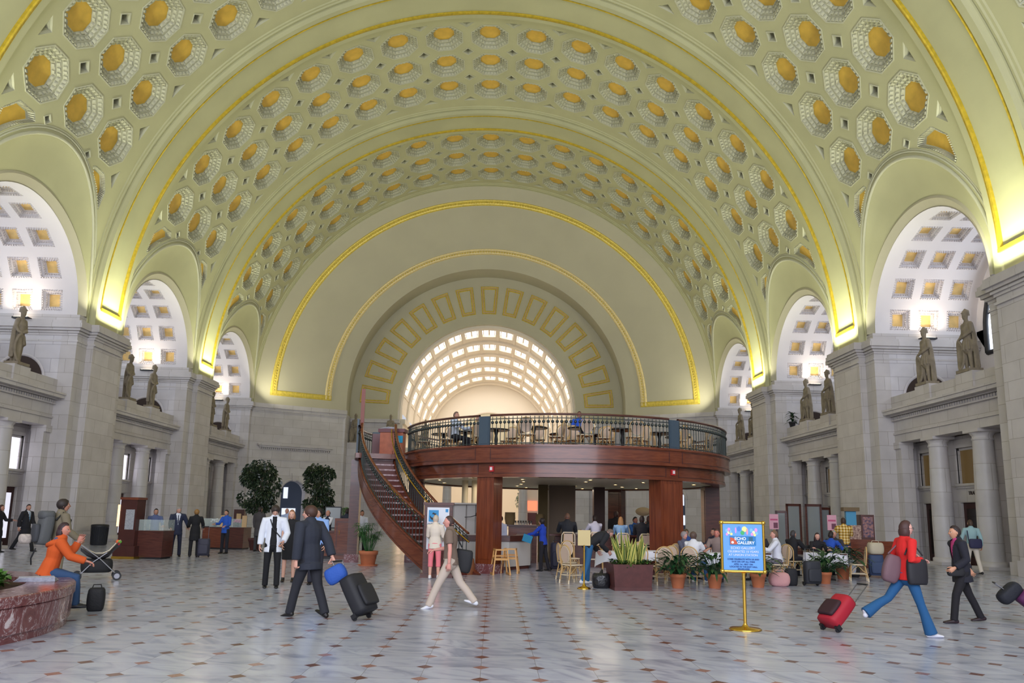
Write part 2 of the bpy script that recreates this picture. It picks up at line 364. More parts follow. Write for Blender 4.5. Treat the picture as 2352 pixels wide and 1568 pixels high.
for (y0, y1, k) in bays:
    mb = MB(); yc = (y0+y1)/2; a = (y1-y0)/2-.12
    vis = k >= -1
    outline = [(.0, y0), (.0, y0+.01)] if False else []
    NL = 28; U = pi*RV
    rl = [lun(pi - pi*i/NL, yc, 1, a=a) for i in range(NL+1)]      # from y0 side to y1 side
    right = [(RV*t, y) for t, y, z in rl]
    left = [(U-RV*t, y) for t, y, z in reversed(rl)]
    outline = [(0, y0)] + right + [(U*i/72, y1) for i in range(73)] + left + [(U*i/72, y0) for i in range(72, 0, -1)]
    holes = []; fn = lambda u, v, d=0: cyl_pt(u, v, d)
    if vis:
        cy = yc-.15
        octs = []
        for kk in range(-8, 9):
            for row in (-1, 0, 1):
                cu = U/2+kk*PITCHU; cv = cy+row*PITCHV
                L = octa(cu, cv, 1.075, 1.115); octs.append((L, (cu, cv))); holes.append(L)
        sq = []
        for kk in range(-9, 9):
            for row in (-.5, .5):
                cu = U/2+(kk+.5)*PITCHU; cv = cy+row*PITCHV; h = .34 if abs(kk+.5) < 8 else .24
                if abs(kk+.5) > 8: cv += .0
                L = [(cu+h, cv), (cu, cv+h), (cu-h, cv), (cu, cv-h)]
                if abs(kk+.5) > 8:
                    t, yy, zz = lun(pi/2-.0, yc, 1)
                    L = [(x, cy+row*PITCHV*1.12+(y-cv)) for x, y in L]
                sq.append((L, (cu, sum(p[1] for p in L)/4))); holes.append(L)
        tri = []
        for kk in range(-9, 9):
            for sgn in (-1, 1):
                cu = U/2+(kk+.5)*PITCHU; b = cy+sgn*PITCHV*1.5-sgn*.0
                L = [(cu-.46, b), (cu+.46, b), (cu, b-sgn*.42)]
                if sgn < 0: L = L[::-1]
                tri.append((L, (cu, b-sgn*.14))); holes.append(L)
        part = []
        for sgn in (-1, 1):
            for row in (-1, 1):
                cu = U/2+sgn*9*PITCHU; cv = cy+row*PITCHV
                O = octa(cu, cv, 1.25, 1.12); dense = []
                for i in range(8):
                    p, q = O[i], O[(i+1) % 8]
                    for t in range(10): dense.append((p[0]+(q[0]-p[0])*t/10, p[1]+(q[1]-p[1])*t/10))
                def outside(p, g=.42):
                    t = p[0]/RV if p[0] < U/2 else (U-p[0])/RV
                    z = ZS+RV*sin(t); return ((p[1]-yc)/(a+g))**2+((z-10.05)/(LB+g))**2 > 1
                keep = [outside(p) for p in dense]; n = len(dense)
                # rotate so that the kept run is contiguous from index 0
                st = next((i for i in range(n) if keep[i] and not keep[i-1]), 0)
                run = []; i = st
                while keep[i % n] and len(run) < n: run.append(dense[i % n]); i += 1
                if len(run) < 5: continue
                # close with lunette curve between last and first
                pa, pb = run[-1], run[0]; arcp = []
                def ph(p):
                    t = p[0]/RV if p[0] < U/2 else (U-p[0])/RV
                    z = ZS+RV*sin(t); return atan2((z-10.05)/(LB+.42), (p[1]-yc)/(a+.42))
                fa, fb = ph(pa), ph(pb)
                for q in range(1, 8):
                    f_ = fa+(fb-fa)*q/8; z = 10.05+(LB+.42)*sin(f_); y = yc+(a+.42)*cos(f_)
                    t = math.asin(min(1, (z-ZS)/RV)); arcp.append((RV*t if sgn < 0 else U-RV*t, y))
                L = run[::2]+arcp
                c = (sum(p[0] for p in L)/len(L), sum(p[1] for p in L)/len(L))
                if sum(L[i][0]*L[(i+1) % len(L)][1]-L[(i+1) % len(L)][0]*L[i][1] for i in range(len(L))) < 0: L = L[::-1]
                part.append((L, c)); holes.append(L)
    nu = 60; nv = 4
    grid = [(U*(i+.5)/nu, y0+(y1-y0)*(j+.5)/nv) for i in range(nu) for j in range(nv)]
    holey(outline, holes, grid, fn, mb, M_PL, True, True)
    if vis:
        hi = k >= 0
        for L, c in octs: coffer_mesh(mb, fn, L, c, STEPS, M_PLT, M_GOLD, True, .1 if hi else .13)
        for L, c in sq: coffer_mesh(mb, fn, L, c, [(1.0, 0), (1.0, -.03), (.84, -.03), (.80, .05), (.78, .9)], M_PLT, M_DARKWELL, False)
        for L, c in tri: coffer_mesh(mb, fn, L, c, [(1.0, 0), (.86, .07), (.66, .075), (.5, .26)], M_PLT, M_PLT, False)
        for L, c in part: coffer_mesh(mb, fn, L, c, [(1.0, 0), (.86, .2), (.78, .21)], M_PLT, M_GOLD, True, .12)
        # thin raised fillets round the octagons
        for L, c in octs:
            o1 = [(c[0]+(p[0]-c[0])*1.045, c[1]+(p[1]-c[1])*1.045) for p in L]; o2 = L
            mb.loft([[fn(*p, 0) for p in o1], [fn(*p, -.025) for p in o1], [fn(*p, -.025) for p in o2], [fn(*p, 0) for p in o2]], M_PLT, True, False, False)
    # mouldings along both edges of the bay
    for (p0, p1, q) in ((y0, y0+.28, 1), (y1-.3, y1, -1)):
        pr = [(p0, RV-.02), (p0+.02, RV-.09), (p0+.12, RV-.10), (p0+.16, RV-.05), (p1-.04, RV-.05), (p1, RV)]
        if q < 0: pr = [(p1-(y-p0), r) for y, r in pr]
        arc_loft(mb, pr, (0, ZS), M_PL, n=96, leg=.3)
    # lunettes
    for s in (-1, 1):
        n = 40
        cur = [lun(pi*i/n, yc, s, a=a) for i in range(n+1)]
        top = [(s*RV*cos(t), y, z) for t, y, z in cur]
        rim = [(s*17.66, yc+4.42*cos(pi*i/n), 10.05+4.42*sin(pi*i/n)) for i in range(n+1)]
        mid = [tuple((A[j]*.5+B[j]*.5) + (0, 0, .18*sin(pi*i/n))[j] for j in range(3)) for i, (A, B) in enumerate(zip(top, rim))]
        q1 = [tuple((A[j]*.75+B[j]*.25) + (0, 0, .12*sin(pi*i/n))[j] for j in range(3)) for i, (A, B) in enumerate(zip(top, rim))]
        mb.loft([top, q1, mid, rim], M_PL, False, False, True)
        inner = [(s*17.9, yc+4.0*cos(pi*i/n), 10.05+4.0*sin(pi*i/n)) for i in range(n+1)]
        rim2 = [(s*17.62, yc+4.32*cos(pi*i/n), 10.05+4.32*sin(pi*i/n)) for i in range(n+1)]
        mb.loft([rim, rim2, inner], M_BEIGE, False, False, False)
        # moulding on the groin
        for g, rr, dd in ((.06, .07, -.02), (.26, .035, -.01), (.34, .025, 0)):
            pts = []
            for i in range(n+1):
                t, y, z = lun(pi*i/n, yc, s, grow=g, a=a)
                y = min(max(y, y0+.05), y1-.05)
                pts.append((s*(RV+dd)*cos(t), y, ZS+(RV+dd)*sin(t)))
            mb.tube(pts, rr, M_PLT, 6, False)
    mb.build('ceiling', kind='structure')

# ---- ribs
for k in (-2, -1, 0, 1, 2):
    N, F = NEAR[k], FAR[k]
    if k == -2: N = -14
    mb = MB()
    pr = [(N, RV+.05), (N, RS+.16), (N+.05, RS+.10), (N+.10, RS), (N+.38, RS), (N+.44, RS+.05), (F-.52, RS+.05), (F-.46, RS), (F-.10, RS), (F-.05, RS+.10), (F, RS+.16), (F, RV+.05)]
    arc_loft(mb, pr, (0, ZS), M_PL, n=120, leg=ZS-ZC)
    o = mb.build('trim_rib', kind='structure')
    if k >= -1:
        g = MB()
        for (ya, yb, d) in ((F-.60, F-.46, .07), (F-.42, F-.38, .02), (N+.42, N+.49, .03)):
            arc_loft(g, [(ya, RS+.05), (ya+.01, RS-d+.02), ((ya+yb)/2, RS-d), (yb-.01, RS-d+.02), (yb, RS+.05)], (0, ZS), M_GOLDT, t0=.035, t1=pi-.035, n=120)
        for s in (-1, 1):
            x = s*(RS-.02)
            g.box(min(x, x-s*.07), max(x, x-s*.07), N+.42, F-.46, 10.54, 10.68, M_GOLDT)
        g.build('gilded_moulding', o)

# ---- side walls
def screen_col():
    t = empty('stone_column')
    b = MB(); b.box(-.48, .48, -.48, .48, 0, .12, M_STONE); b.lathe([(.47, .12), (.47, .26), (.41, .3)], M_STONE, seg=28); b.build('base', t)
    b = MB(); b.lathe([(.40, .3), (.40, 1.6), (.375, 3.2), (.335, 4.66)], M_COLST, seg=32, caps=False); b.build('shaft', t)
    b = MB(); b.lathe([(.335, 4.66), (.37, 4.69), (.37, 4.73), (.345, 4.75), (.345, 4.83), (.43, 4.95)], M_STONE, seg=28); b.box(-.45, .45, -.45, .45, 4.95, 5.08, M_STONE); b.build('capital', t)
    return t
def dent_row(mb, x, y0, y1, z, s, step=.16, w=.09, h=.14, d=.1):
    n = int((y1-y0)/step)
    for i in range(n):
        y = y0+step*(i+.5); mb.box(min(x, x-s*d), max(x, x-s*d), y-w/2, y+w/2, z, z+h, M_STONE)
COLP = screen_col(); first_col = True
M_WIN = mat('bright_daylight_window', rgb(235, 230, 240), .4, emit=1.25, ecol=(.86, .85, 1, 1))
M_WINDK = mat('amber_interior_window', rgb(84, 62, 34), .25, emit=.10, ecol=(.5, .33, .12, 1))
M_GLASSD = mat('door_glass_daylight', rgb(225, 225, 235), .2, emit=.8, ecol=(.85, .85, 1, 1))
M_GLASSK = mat('door_glass_dark', rgb(40, 32, 28), .1, spec=.8)
M_LUNW = mat('leaded_glass', rgb(190, 210, 225), .2, emit=3.4, ecol=(.78, .86, 1, 1))
wn_i = 0
LTX = []
def text_obj(txt, size, loc, rot, m, name='lettering', parent=None, extr=.004, align='CENTER', bold=0, sx=1, font_shear=0):
    cu = bpy.data.curves.new(name, 'FONT'); cu.body = txt; cu.size = size; cu.extrude = extr; cu.align_x = align; cu.align_y = 'CENTER'; cu.offset = bold
    cu.shear = font_shear; cu.resolution_u = 3
    t = bpy.data.objects.new('tmp', cu); COL.objects.link(t); dg = bpy.context.evaluated_depsgraph_get(); dg.update()
    me = bpy.data.meshes.new_from_object(t.evaluated_get(dg)); me.name = name
    bpy.data.objects.remove(t); bpy.data.curves.remove(cu)
    me.materials.clear(); me.materials.append(m)
    if sx != 1:
        for v in me.vertices: v.co.x *= sx
    o = bpy.data.objects.new(name, me); COL.objects.link(o)
    if parent: o.parent = parent
    o.location = loc; o.rotation_euler = rot
    return o
def wall_side(s):
    global wn_i, first_col
    X = lambda x: s*x
    def B(mb, xa, xb, *r): mb.box(min(X(xa), X(xb)), max(X(xa), X(xb)), *r)
    nm = 'right' if s > 0 else 'left'
    for (y0, y1, k) in bays:
        wall = MB(); bk = MB(); scr = MB()
        yc = (y0+y1)/2; ja, jb = yc-4.0, yc+4.0
        # piers: wide body behind, main block in front
        N, F = NEAR[k], FAR[k]
        if k == -2: N = -14
        pj = ja
        prev = (FAR[k-1]+NEAR[k])/2+4.0 if k > -2 else -14.5
        B(wall, 17.72, 22.6, prev, pj, 0, 10.05, M_STONE)          # body between two niches
        B(wall, 17.42, 17.75, N+.12, F-.12, 0, 9.1, M_STONE)
        B(wall, 17.36, 17.75, N+.06, F-.06, 0, .5, M_STONE)
        B(wall, 17.66, 22.6, prev-.04, pj+.04, 0, .42, M_STONE)
        # capital mouldings (pier)
        for xo, d, z0, z1 in ((17.34, .02, 8.82, 8.9), (17.36, .04, 9.1, 9.2), (17.28, .1, 9.2, 9.3), (17.20, .18, 9.3, 9.42), (17.10, .26, 9.42, 9.62), (17.14, .22, 9.62, ZC)):
            B(wall, xo, 17.7, N+.12-d, F-.12+d, z0, z1, M_STONE)
            B(wall, xo+.34, 22.6, prev-d, pj+d, z0, z1, M_STONE)
        # plaster above capitals between niche and vault
        if k == 2:
            B(wall, 17.72, 22.6, jb, YEND+2.2, 0, 10.05, M_STONE)
            for xo, d, z0, z1 in ((17.36, .04, 9.1, 9.2), (17.28, .1, 9.2, 9.3), (17.20, .18, 9.3, 9.42), (17.10, .26, 9.42, 9.62), (17.14, .22, 9.62, ZC)):
                B(wall, xo+.34, 22.6, jb-d, YEND+1.4, z0, z1, M_STONE)
        # back wall above the attic + niche floor
        B(bk, 22.5, 22.9, ja, jb, 0, 9.1, M_WHITE); B(bk, 22.5, 22.9, ja, yc-3.35, 9.1, 10.2, M_WHITE); B(bk, 22.5, 22.9, yc+3.35, jb, 9.1, 10.2, M_WHITE)
        B(bk, 18.75, 22.5, ja, jb, 6.4, 6.62, M_STONE)
        # entablature of the screen
        B(scr, 18.42, 19.1, ja, jb, 5.08, 5.42, M_STONE); B(scr, 18.36, 19.1, ja, jb, 5.42, 5.5, M_STONE)
        B(scr, 18.42, 19.1, ja, jb, 5.5, 6.02, M_STONE)
        B(scr, 18.30, 19.1, ja, jb, 6.02, 6.08, M_STONE)
        if k >= -1: dent_row(scr, X(18.42), ja, jb, 6.09, s, h=.12)
        B(scr, 18.22, 19.1, ja-.0, jb, 6.22, 6.28, M_STONE); B(scr, 17.95, 19.1, ja-.05, jb+.05, 6.28, 6.42, M_STONE)
        B(scr, 17.90, 19.1, ja-.08, jb+.08, 6.42, 6.5, M_STONE)
        B(scr, 18.36, 19.0, ja, jb, 6.5, 7.12, M_STONE)
        for q in (-1.4, 1.4): B(scr, 18.28, 18.95, yc+q-.52, yc+q+.52, 6.5, 7.22, M_STONE)
        # end antae
        for ya, yb in ((ja, ja+.45), (jb-.45, jb)):
            B(scr, 18.42, 18.95, ya, yb, 0, 4.8, M_STONE); B(scr, 18.34, 18.98, ya, yb+(0), 4.8, 5.08, M_STONE)
        # screen wall with doors and windows
        openings = [yc-3.02, yc, yc+3.02]
        hw = (.68, 1.08, .68)
        edges = [ja]
        for c_, h_ in zip(openings, hw): edges += [c_-h_, c_+h_]
        edges.append(jb)
        for i in range(0, len(edges), 2):
            B(scr, 19.32, 19.75, edges[i], edges[i+1], 0, 5.08, M_STONE)
        for c_, h_ in zip(openings, hw):
            B(scr, 19.32, 19.75, c_-h_, c_+h_, 2.45, 3.1, M_STONE)
            B(scr, 19.32, 19.75, c_-h_, c_+h_, 4.6, 5.08, M_STONE)
            B(scr, 19.20, 19.36, c_-h_-.14, c_+h_+.14, 3.08, 3.18, M_STONE); B(scr, 19.26, 19.36, c_-h_-.12, c_+h_+.12, 3.0, 3.08, M_STONE)
            for q in (-1, 1): B(scr, 19.26, 19.36, min(c_+q*h_, c_+q*(h_+.13)), max(c_+q*h_, c_+q*(h_+.13)), 3.2, 4.6, M_STONE)
            B(scr, 19.26, 19.36, c_-h_-.13, c_+h_+.13, 4.6, 4.74, M_STONE)
            if k < -1: continue
            wn_i += 1
            wb = MB(); gm = M_WIN if s < 0 else M_WINDK
            if s < 0 and k == 2: gm = M_WINDK
            B(wb, 19.42, 19.46, c_-h_, c_+h_, 3.2, 4.6, gm); wo = wb.build('window_%d' % wn_i, kind='structure')
            fb = MB()
            for q in (-1, 1): B(fb, 19.37, 19.42, min(c_+q*h_, c_+q*(h_-.08)), max(c_+q*h_, c_+q*(h_-.08)), 3.2, 4.6, M_STONE)
            B(fb, 19.37, 19.42, c_-h_, c_+h_, 4.5, 4.6, M_STONE); fb.build('frame', wo)
            # door leaf
            db = MB(); gd = M_GLASSD if (s < 0 and k in (0, 1)) else M_GLASSK
            B(db, 19.44, 19.50, c_-h_, c_+h_, 0, 2.45, M_DOORW)
            do = db.build('door_%d' % wn_i, kind='structure')
            gb = MB(); B(gb, 19.41, 19.445, c_-h_+.22, c_+h_-.22, .35, 2.2, gd); gb.build('glass', do)
            if c_ == yc and k in (0, 1, 2):
                tx = 'TRAINS TO' if (s > 0 and k == 0) else ('GATES' if s > 0 else 'EXIT')
                text_obj(tx, .2 if k == 0 else .16, (X(19.31), c_, 2.8), (pi/2, 0, -s*pi/2), M_BROWN, 'lettering', do, .01)
        jb_ = wall
        # oculus in jamb: flat dark arch, the opening's shade painted on both jamb faces
        for yj, q in ((ja, 1), (jb, -1)):
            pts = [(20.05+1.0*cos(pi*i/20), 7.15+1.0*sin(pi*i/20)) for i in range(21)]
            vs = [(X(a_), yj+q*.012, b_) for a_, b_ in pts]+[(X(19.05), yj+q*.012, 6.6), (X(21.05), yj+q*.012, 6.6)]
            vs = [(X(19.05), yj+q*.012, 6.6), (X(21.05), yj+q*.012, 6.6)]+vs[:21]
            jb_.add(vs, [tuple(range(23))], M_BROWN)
            # voussoir ring raised
            r0 = [(X(20.05+1.02*cos(pi*i/20)), yj+q*.0, 7.15+1.02*sin(pi*i/20)) for i in range(21)]
            r1 = [(x, yj+q*.03, z) for x, y, z in r0]; r2 = [(X(20.05+1.12*cos(pi*i/20)), yj+q*.03, 7.15+1.12*sin(pi*i/20)) for i in range(21)]
            jb_.loft([r0, r1, r2], M_WHITE, False, False)
            # white washed stone above the screen on the jambs
            jb_.quad((X(18.4), yj+q*.006, 7.1), (X(22.5), yj+q*.006, 7.1), (X(22.5), yj+q*.006, 9.1), (X(18.4), yj+q*.006, 9.1), M_STONEW)
        wall.build('wall_'+nm, kind='structure'); bk.build('wall_niche_'+nm, kind='structure'); scr.build('trim_screen_'+nm, kind='structure')
        # columns
        if k >= -1:
            for q in (-1.42, 1.42):
                if k == -1 and q < 0: continue
                c = COLP if first_col else copy_tree(COLP)
                first_col = False
                c.location = (X(18.78), yc+q, 0)
                side = 'left' if s < 0 else 'right'
                bn = {0: 'nearest', 1: 'middle', 2: 'farthest', -1: 'outermost'}[k]
                tag(c, '%s grey stone column of the %s bay of the %s wall' % ('near' if q < 0 else 'far', bn, side), 'column', 'stone screen columns')
    # barrel niches
    for (y0, y1, k) in bays:
        if k < -1: continue
        yc = (y0+y1)/2; mb = MB(); R4 = 4.0; A = pi*R4
        fn = lambda u, v, d=0: (X(v), yc+(R4+d)*cos(u/R4), 10.05+(R4+d)*sin(u/R4))
        holes = []; cof = []
        for i in range(9):
            for j in range(3):
                cu = R4*radians(9+20.25*i); cv = 18.98+1.30*j
                h = .46; L = [(cu-h, cv-h), (cu+h, cv-h), (cu+h, cv+h), (cu-h, cv+h)]; holes.append(L); cof.append((L, (cu, cv)))
        out = [(0, 17.85), (A, 17.85), (A, 22.5), (0, 22.5)]
        n = 36
        out = [(A*i/n, 17.85) for i in range(n+1)]+[(A*(n-i)/n, 22.5) for i in range(n+1)]
        grid = [(A*(i+.5)/n, v) for i in range(n) for v in (18.2, 19.6, 20.93, 22.2)]
        holey(out, holes, grid, fn, mb, M_WHITE, False, True)
        for L, c in cof: coffer_mesh(mb, fn, L, c, [(1.0, 0), (.94, .09), (.74, .095), (.69, .2), (.56, .205), (.54, .26)], M_WHITE, M_GOLDN, k >= 0, .055)
        # end wall with arched leaded window
        m = 24; rw = 3.35; zb_ = 9.1
        ow = [(yc+4.0*cos(pi*i/m), 10.05+4.0*sin(pi*i/m)) for i in range(m+1)]
        iw = [(yc+rw*cos(pi*i/m), (10.05+rw*sin(pi*i/m)) if 0 < i < m else zb_) for i in range(m+1)]
        mb.loft([[(X(22.5), a_, b_) for a_, b_ in ow], [(X(22.5), a_, b_) for a_, b_ in iw], [(X(22.65), a_, b_) for a_, b_ in iw]], M_WHITE, False, False)
        mb.build('ceiling', kind='structure')
        wn_i += 1
        g = MB(); g.add([(X(22.60), a_, b_) for a_, b_ in iw], [tuple(range(m+1))], M_LUNW); wo = g.build('window_%d' % wn_i, kind='structure')
        f = MB()
        f.tube([(X(22.50), yc+rw, zb_), (X(22.50), yc+rw, 10.05)]+[(X(22.50), a_, b_) for a_, b_ in iw[1:-1]]+[(X(22.50), yc-rw, 10.05), (X(22.50), yc-rw, zb_), (X(22.50), yc+rw, zb_)], .11, M_BLACK, 6)
        for i in range(-4, 5):
            yy = yc+i*.7; h = sqrt(max(0, rw*rw-(i*.7)**2))
            if h > .2: f.box(min(X(22.53), X(22.58)), max(X(22.53), X(22.58)), yy-.03, yy+.03, zb_, 10.05+h, M_BLACK)
        for j in range(1, 4):
            zz = j*.8; h = sqrt(max(0, rw*rw-zz*zz)); f.box(min(X(22.53), X(22.58)), max(X(22.53), X(22.58)), yc-h, yc+h, 10.05+zz-.025, 10.05+zz+.025, M_BLACK)
        for i in range(-4, 4):
            for j in range(-1, 4):
                a0 = (yc+i*.7, 10.05+j*.8); a1 = (a0[0]+.7, a0[1]+.8)
                if math.hypot(a1[0]-yc, a1[1]-10.05) < rw and math.hypot(a0[0]-yc, a1[1]-10.05) < rw:
                    f.tube([(X(22.55), a0[0], a0[1]), (X(22.55), a1[0], a1[1])], .018, M_BLACK, 4); f.tube([(X(22.55), a1[0], a0[1]), (X(22.55), a0[0], a1[1])], .018, M_BLACK, 4)
        f.build('window_frame', wo)
M_GOLDN = mat('gold_niche_panel', rgb(244, 206, 128), .5, metal=.0, noise=.2, nscale=3)
M_STONEW = stone_mat('pale_washed_granite', rgb(214, 210, 212), rgb(206, 202, 206), bw=1.5, bh=.62, mort=rgb(150, 144, 150))
wall_side(1); wall_side(-1)
# niche lamps (cove lamps on the impost cornice) with a real fitting
for (y0, y1, k) in bays:
    if k < 0: continue
    yc = (y0+y1)/2
    for s in (-1, 1):
        f = MB(); f.box(s*20.1-.35, s*20.1+.35, yc+3.62, yc+3.92, ZC, ZC+.07, M_BLACK)
        f.box(s*20.1-.3, s*20.1+.3, yc+3.66, yc+3.88, ZC+.07, ZC+.085, mat('lamp_glow', (1, .86, .66, 1), .5, emit=6, ecol=(1, .84, .6, 1)))
        o = f.build('cornice_lamp')
        tag(o, 'glowing lamp on the impost ledge of the %s niche, %s side' % ({0: 'nearest', 1: 'middle', 2: 'farthest'}[k], 'left' if s < 0 else 'right'), 'lamp', 'niche cornice lamps')
        area('niche_lamp', (s*20.1, yc+3.6, 10.0), (s*20.1, yc+1.5, 14), 1.2, 50, (1, .86, .68), .3)

# ---- far end: splayed arch
END = MB()
def cone(t): return (YEND+3.7*t, 17.70-6.35*t, 10.07+.58*t)
n = 120
ringsC = []
for t in [0, .1, .164, .2, .235, .4, .6, .74, .78, .82, 1]:
    Y, r, c = cone(t); ringsC.append([(-r, Y, ZC)]+[(r*cos(pi-pi*i/n), Y, c+r*sin(pi-pi*i/n)) for i in range(n+1)]+[(r, Y, ZC)])
END.loft(ringsC, M_BEIGE, False, False, True)
# vault closing moulding
arc_loft(END, [(YEND-.02, RV), (YEND-.02, RV-.14), (YEND+.12, RV-.16), (YEND+.2, RV-.06)], (0, ZS), M_PL, n=96, leg=.3)
Y1, r1, c1 = cone(1)
ZB = 9.4
def ring_at(Y, r, c, zb=ZB, n=96): return [(-r, Y, zb)]+[(r*cos(pi-pi*i/n), Y, c+r*sin(pi-pi*i/n)) for i in range(n+1)]+[(r, Y, zb)]
END.loft([ring_at(Y1, r1, c1), ring_at(63.0, 11.5, 10.5), ring_at(63.0, 7.5, 10.3), ring_at(63.35, 7.5, 10.3)], M_BEIGE, False, False, False)
END_O = END.build('wall_far_upper', kind='structure')
# gold frames on the splay
gd = MB()
def cone_pt(t, ang, d=0):
    Y, r, c = cone(t); return (r*cos(ang)-d*.5*cos(ang), Y-d*.86, c+r*sin(ang)-d*.5*sin(ang))
def band(t0, t1, a0, a1, n, gm):
    pr = []
    for tt, d in ((t0, 0), (t0+.012, .09), (t0+.022, .05), (t1-.022, .05), (t1-.012, .09), (t1, 0)):
        pr.append([cone_pt(tt, a0+(a1-a0)*i/n, d) for i in range(n+1)])
    gd.loft(pr, gm, False, False, True)
zf = 10.55
def ang_at(t):
    Y, r, c = cone(t); return math.asin((zf-c)/r)
band(.164, .235, ang_at(.2), pi-ang_at(.2), 120, M_GILT); band(.75, .822, ang_at(.8), pi-ang_at(.8), 120, mat('pale_gilt', rgb(236, 214, 150), .38, metal=.2, noise=.15, nscale=7))
for sgn in (1, -1):
    rows = []
    for zz, d in ((0, 0), (.05, .09), (.09, .05), (.33, .05), (.37, .09), (.42, 0)):
        row = []
        for i in range(13):
            t = .164+(.822-.164)*i/12; Y, r, c = cone(t); r2 = sqrt(max(0, r*r-max(0, zf+zz-c)**2))
            row.append((sgn*(r2-d*.5), Y-d*.86, zf+zz-.1))
        rows.append(row)
    gd.loft(rows, M_GILT, False, False, True)
# bead ornament along the middle of the bands
for (t, nn) in ((.2, 240), (.786, 180)):
    a0 = ang_at(t)+.02
    for i in range(nn):
        a_ = a0+(pi-2*a0)*i/(nn-1); p = cone_pt(t, a_, .06); gd.sphere(p, .06, M_GILT, 6, 4)
gd.build('gilded_moulding', END_O)
# radial gold panels
for i in range(15):
    a_ = radians(6+12*i); p = MB(); ha = radians(4.15)
    def pp(r, da, d): return (r*cos(a_+da), 63.0-d, 10.45+r*sin(a_+da))
    ro, ri = 10.75, 8.28
    def loop(ins, d):
        return [pp(ro-ins, -ha+ins/ro, d), pp(ro-ins, 0, d), pp(ro-ins, ha-ins/ro, d), pp(ri+ins, ha-ins/ri, d), pp(ri+ins, 0, d), pp(ri+ins, -ha+ins/ri, d)]
    seq = [(0, 0), (.045, .09), (.09, .03), (.19, .03), (.24, .08), (.29, .0)]
    p.loft([loop(*q) for q in seq[:3]], M_GILT, True, False, False); p.loft([loop(*q) for q in seq[2:4]], mat('ochre_frame_paint', rgb(196, 168, 124), .6), True, False, False)
    p.loft([loop(*q) for q in seq[3:]], M_GILT, True, False, False)
    o = p.build('gilded_panel_frame')
    pos = ['lowest on the right'] if i == 0 else (['lowest on the left'] if i == 14 else (['at the crown'] if i == 7 else ['%s up from the right end' % ['', 'second', 'third', 'fourth', 'fifth', 'sixth', 'seventh'][i] if i < 7 else '%s up from the left end' % ['', 'second', 'third', 'fourth', 'fifth', 'sixth', 'seventh'][14-i]]))
    tag(o, 'gilded trapezoid wall frame round the far opening, %s' % pos[0], 'frame', 'gilded frames round the far arch')

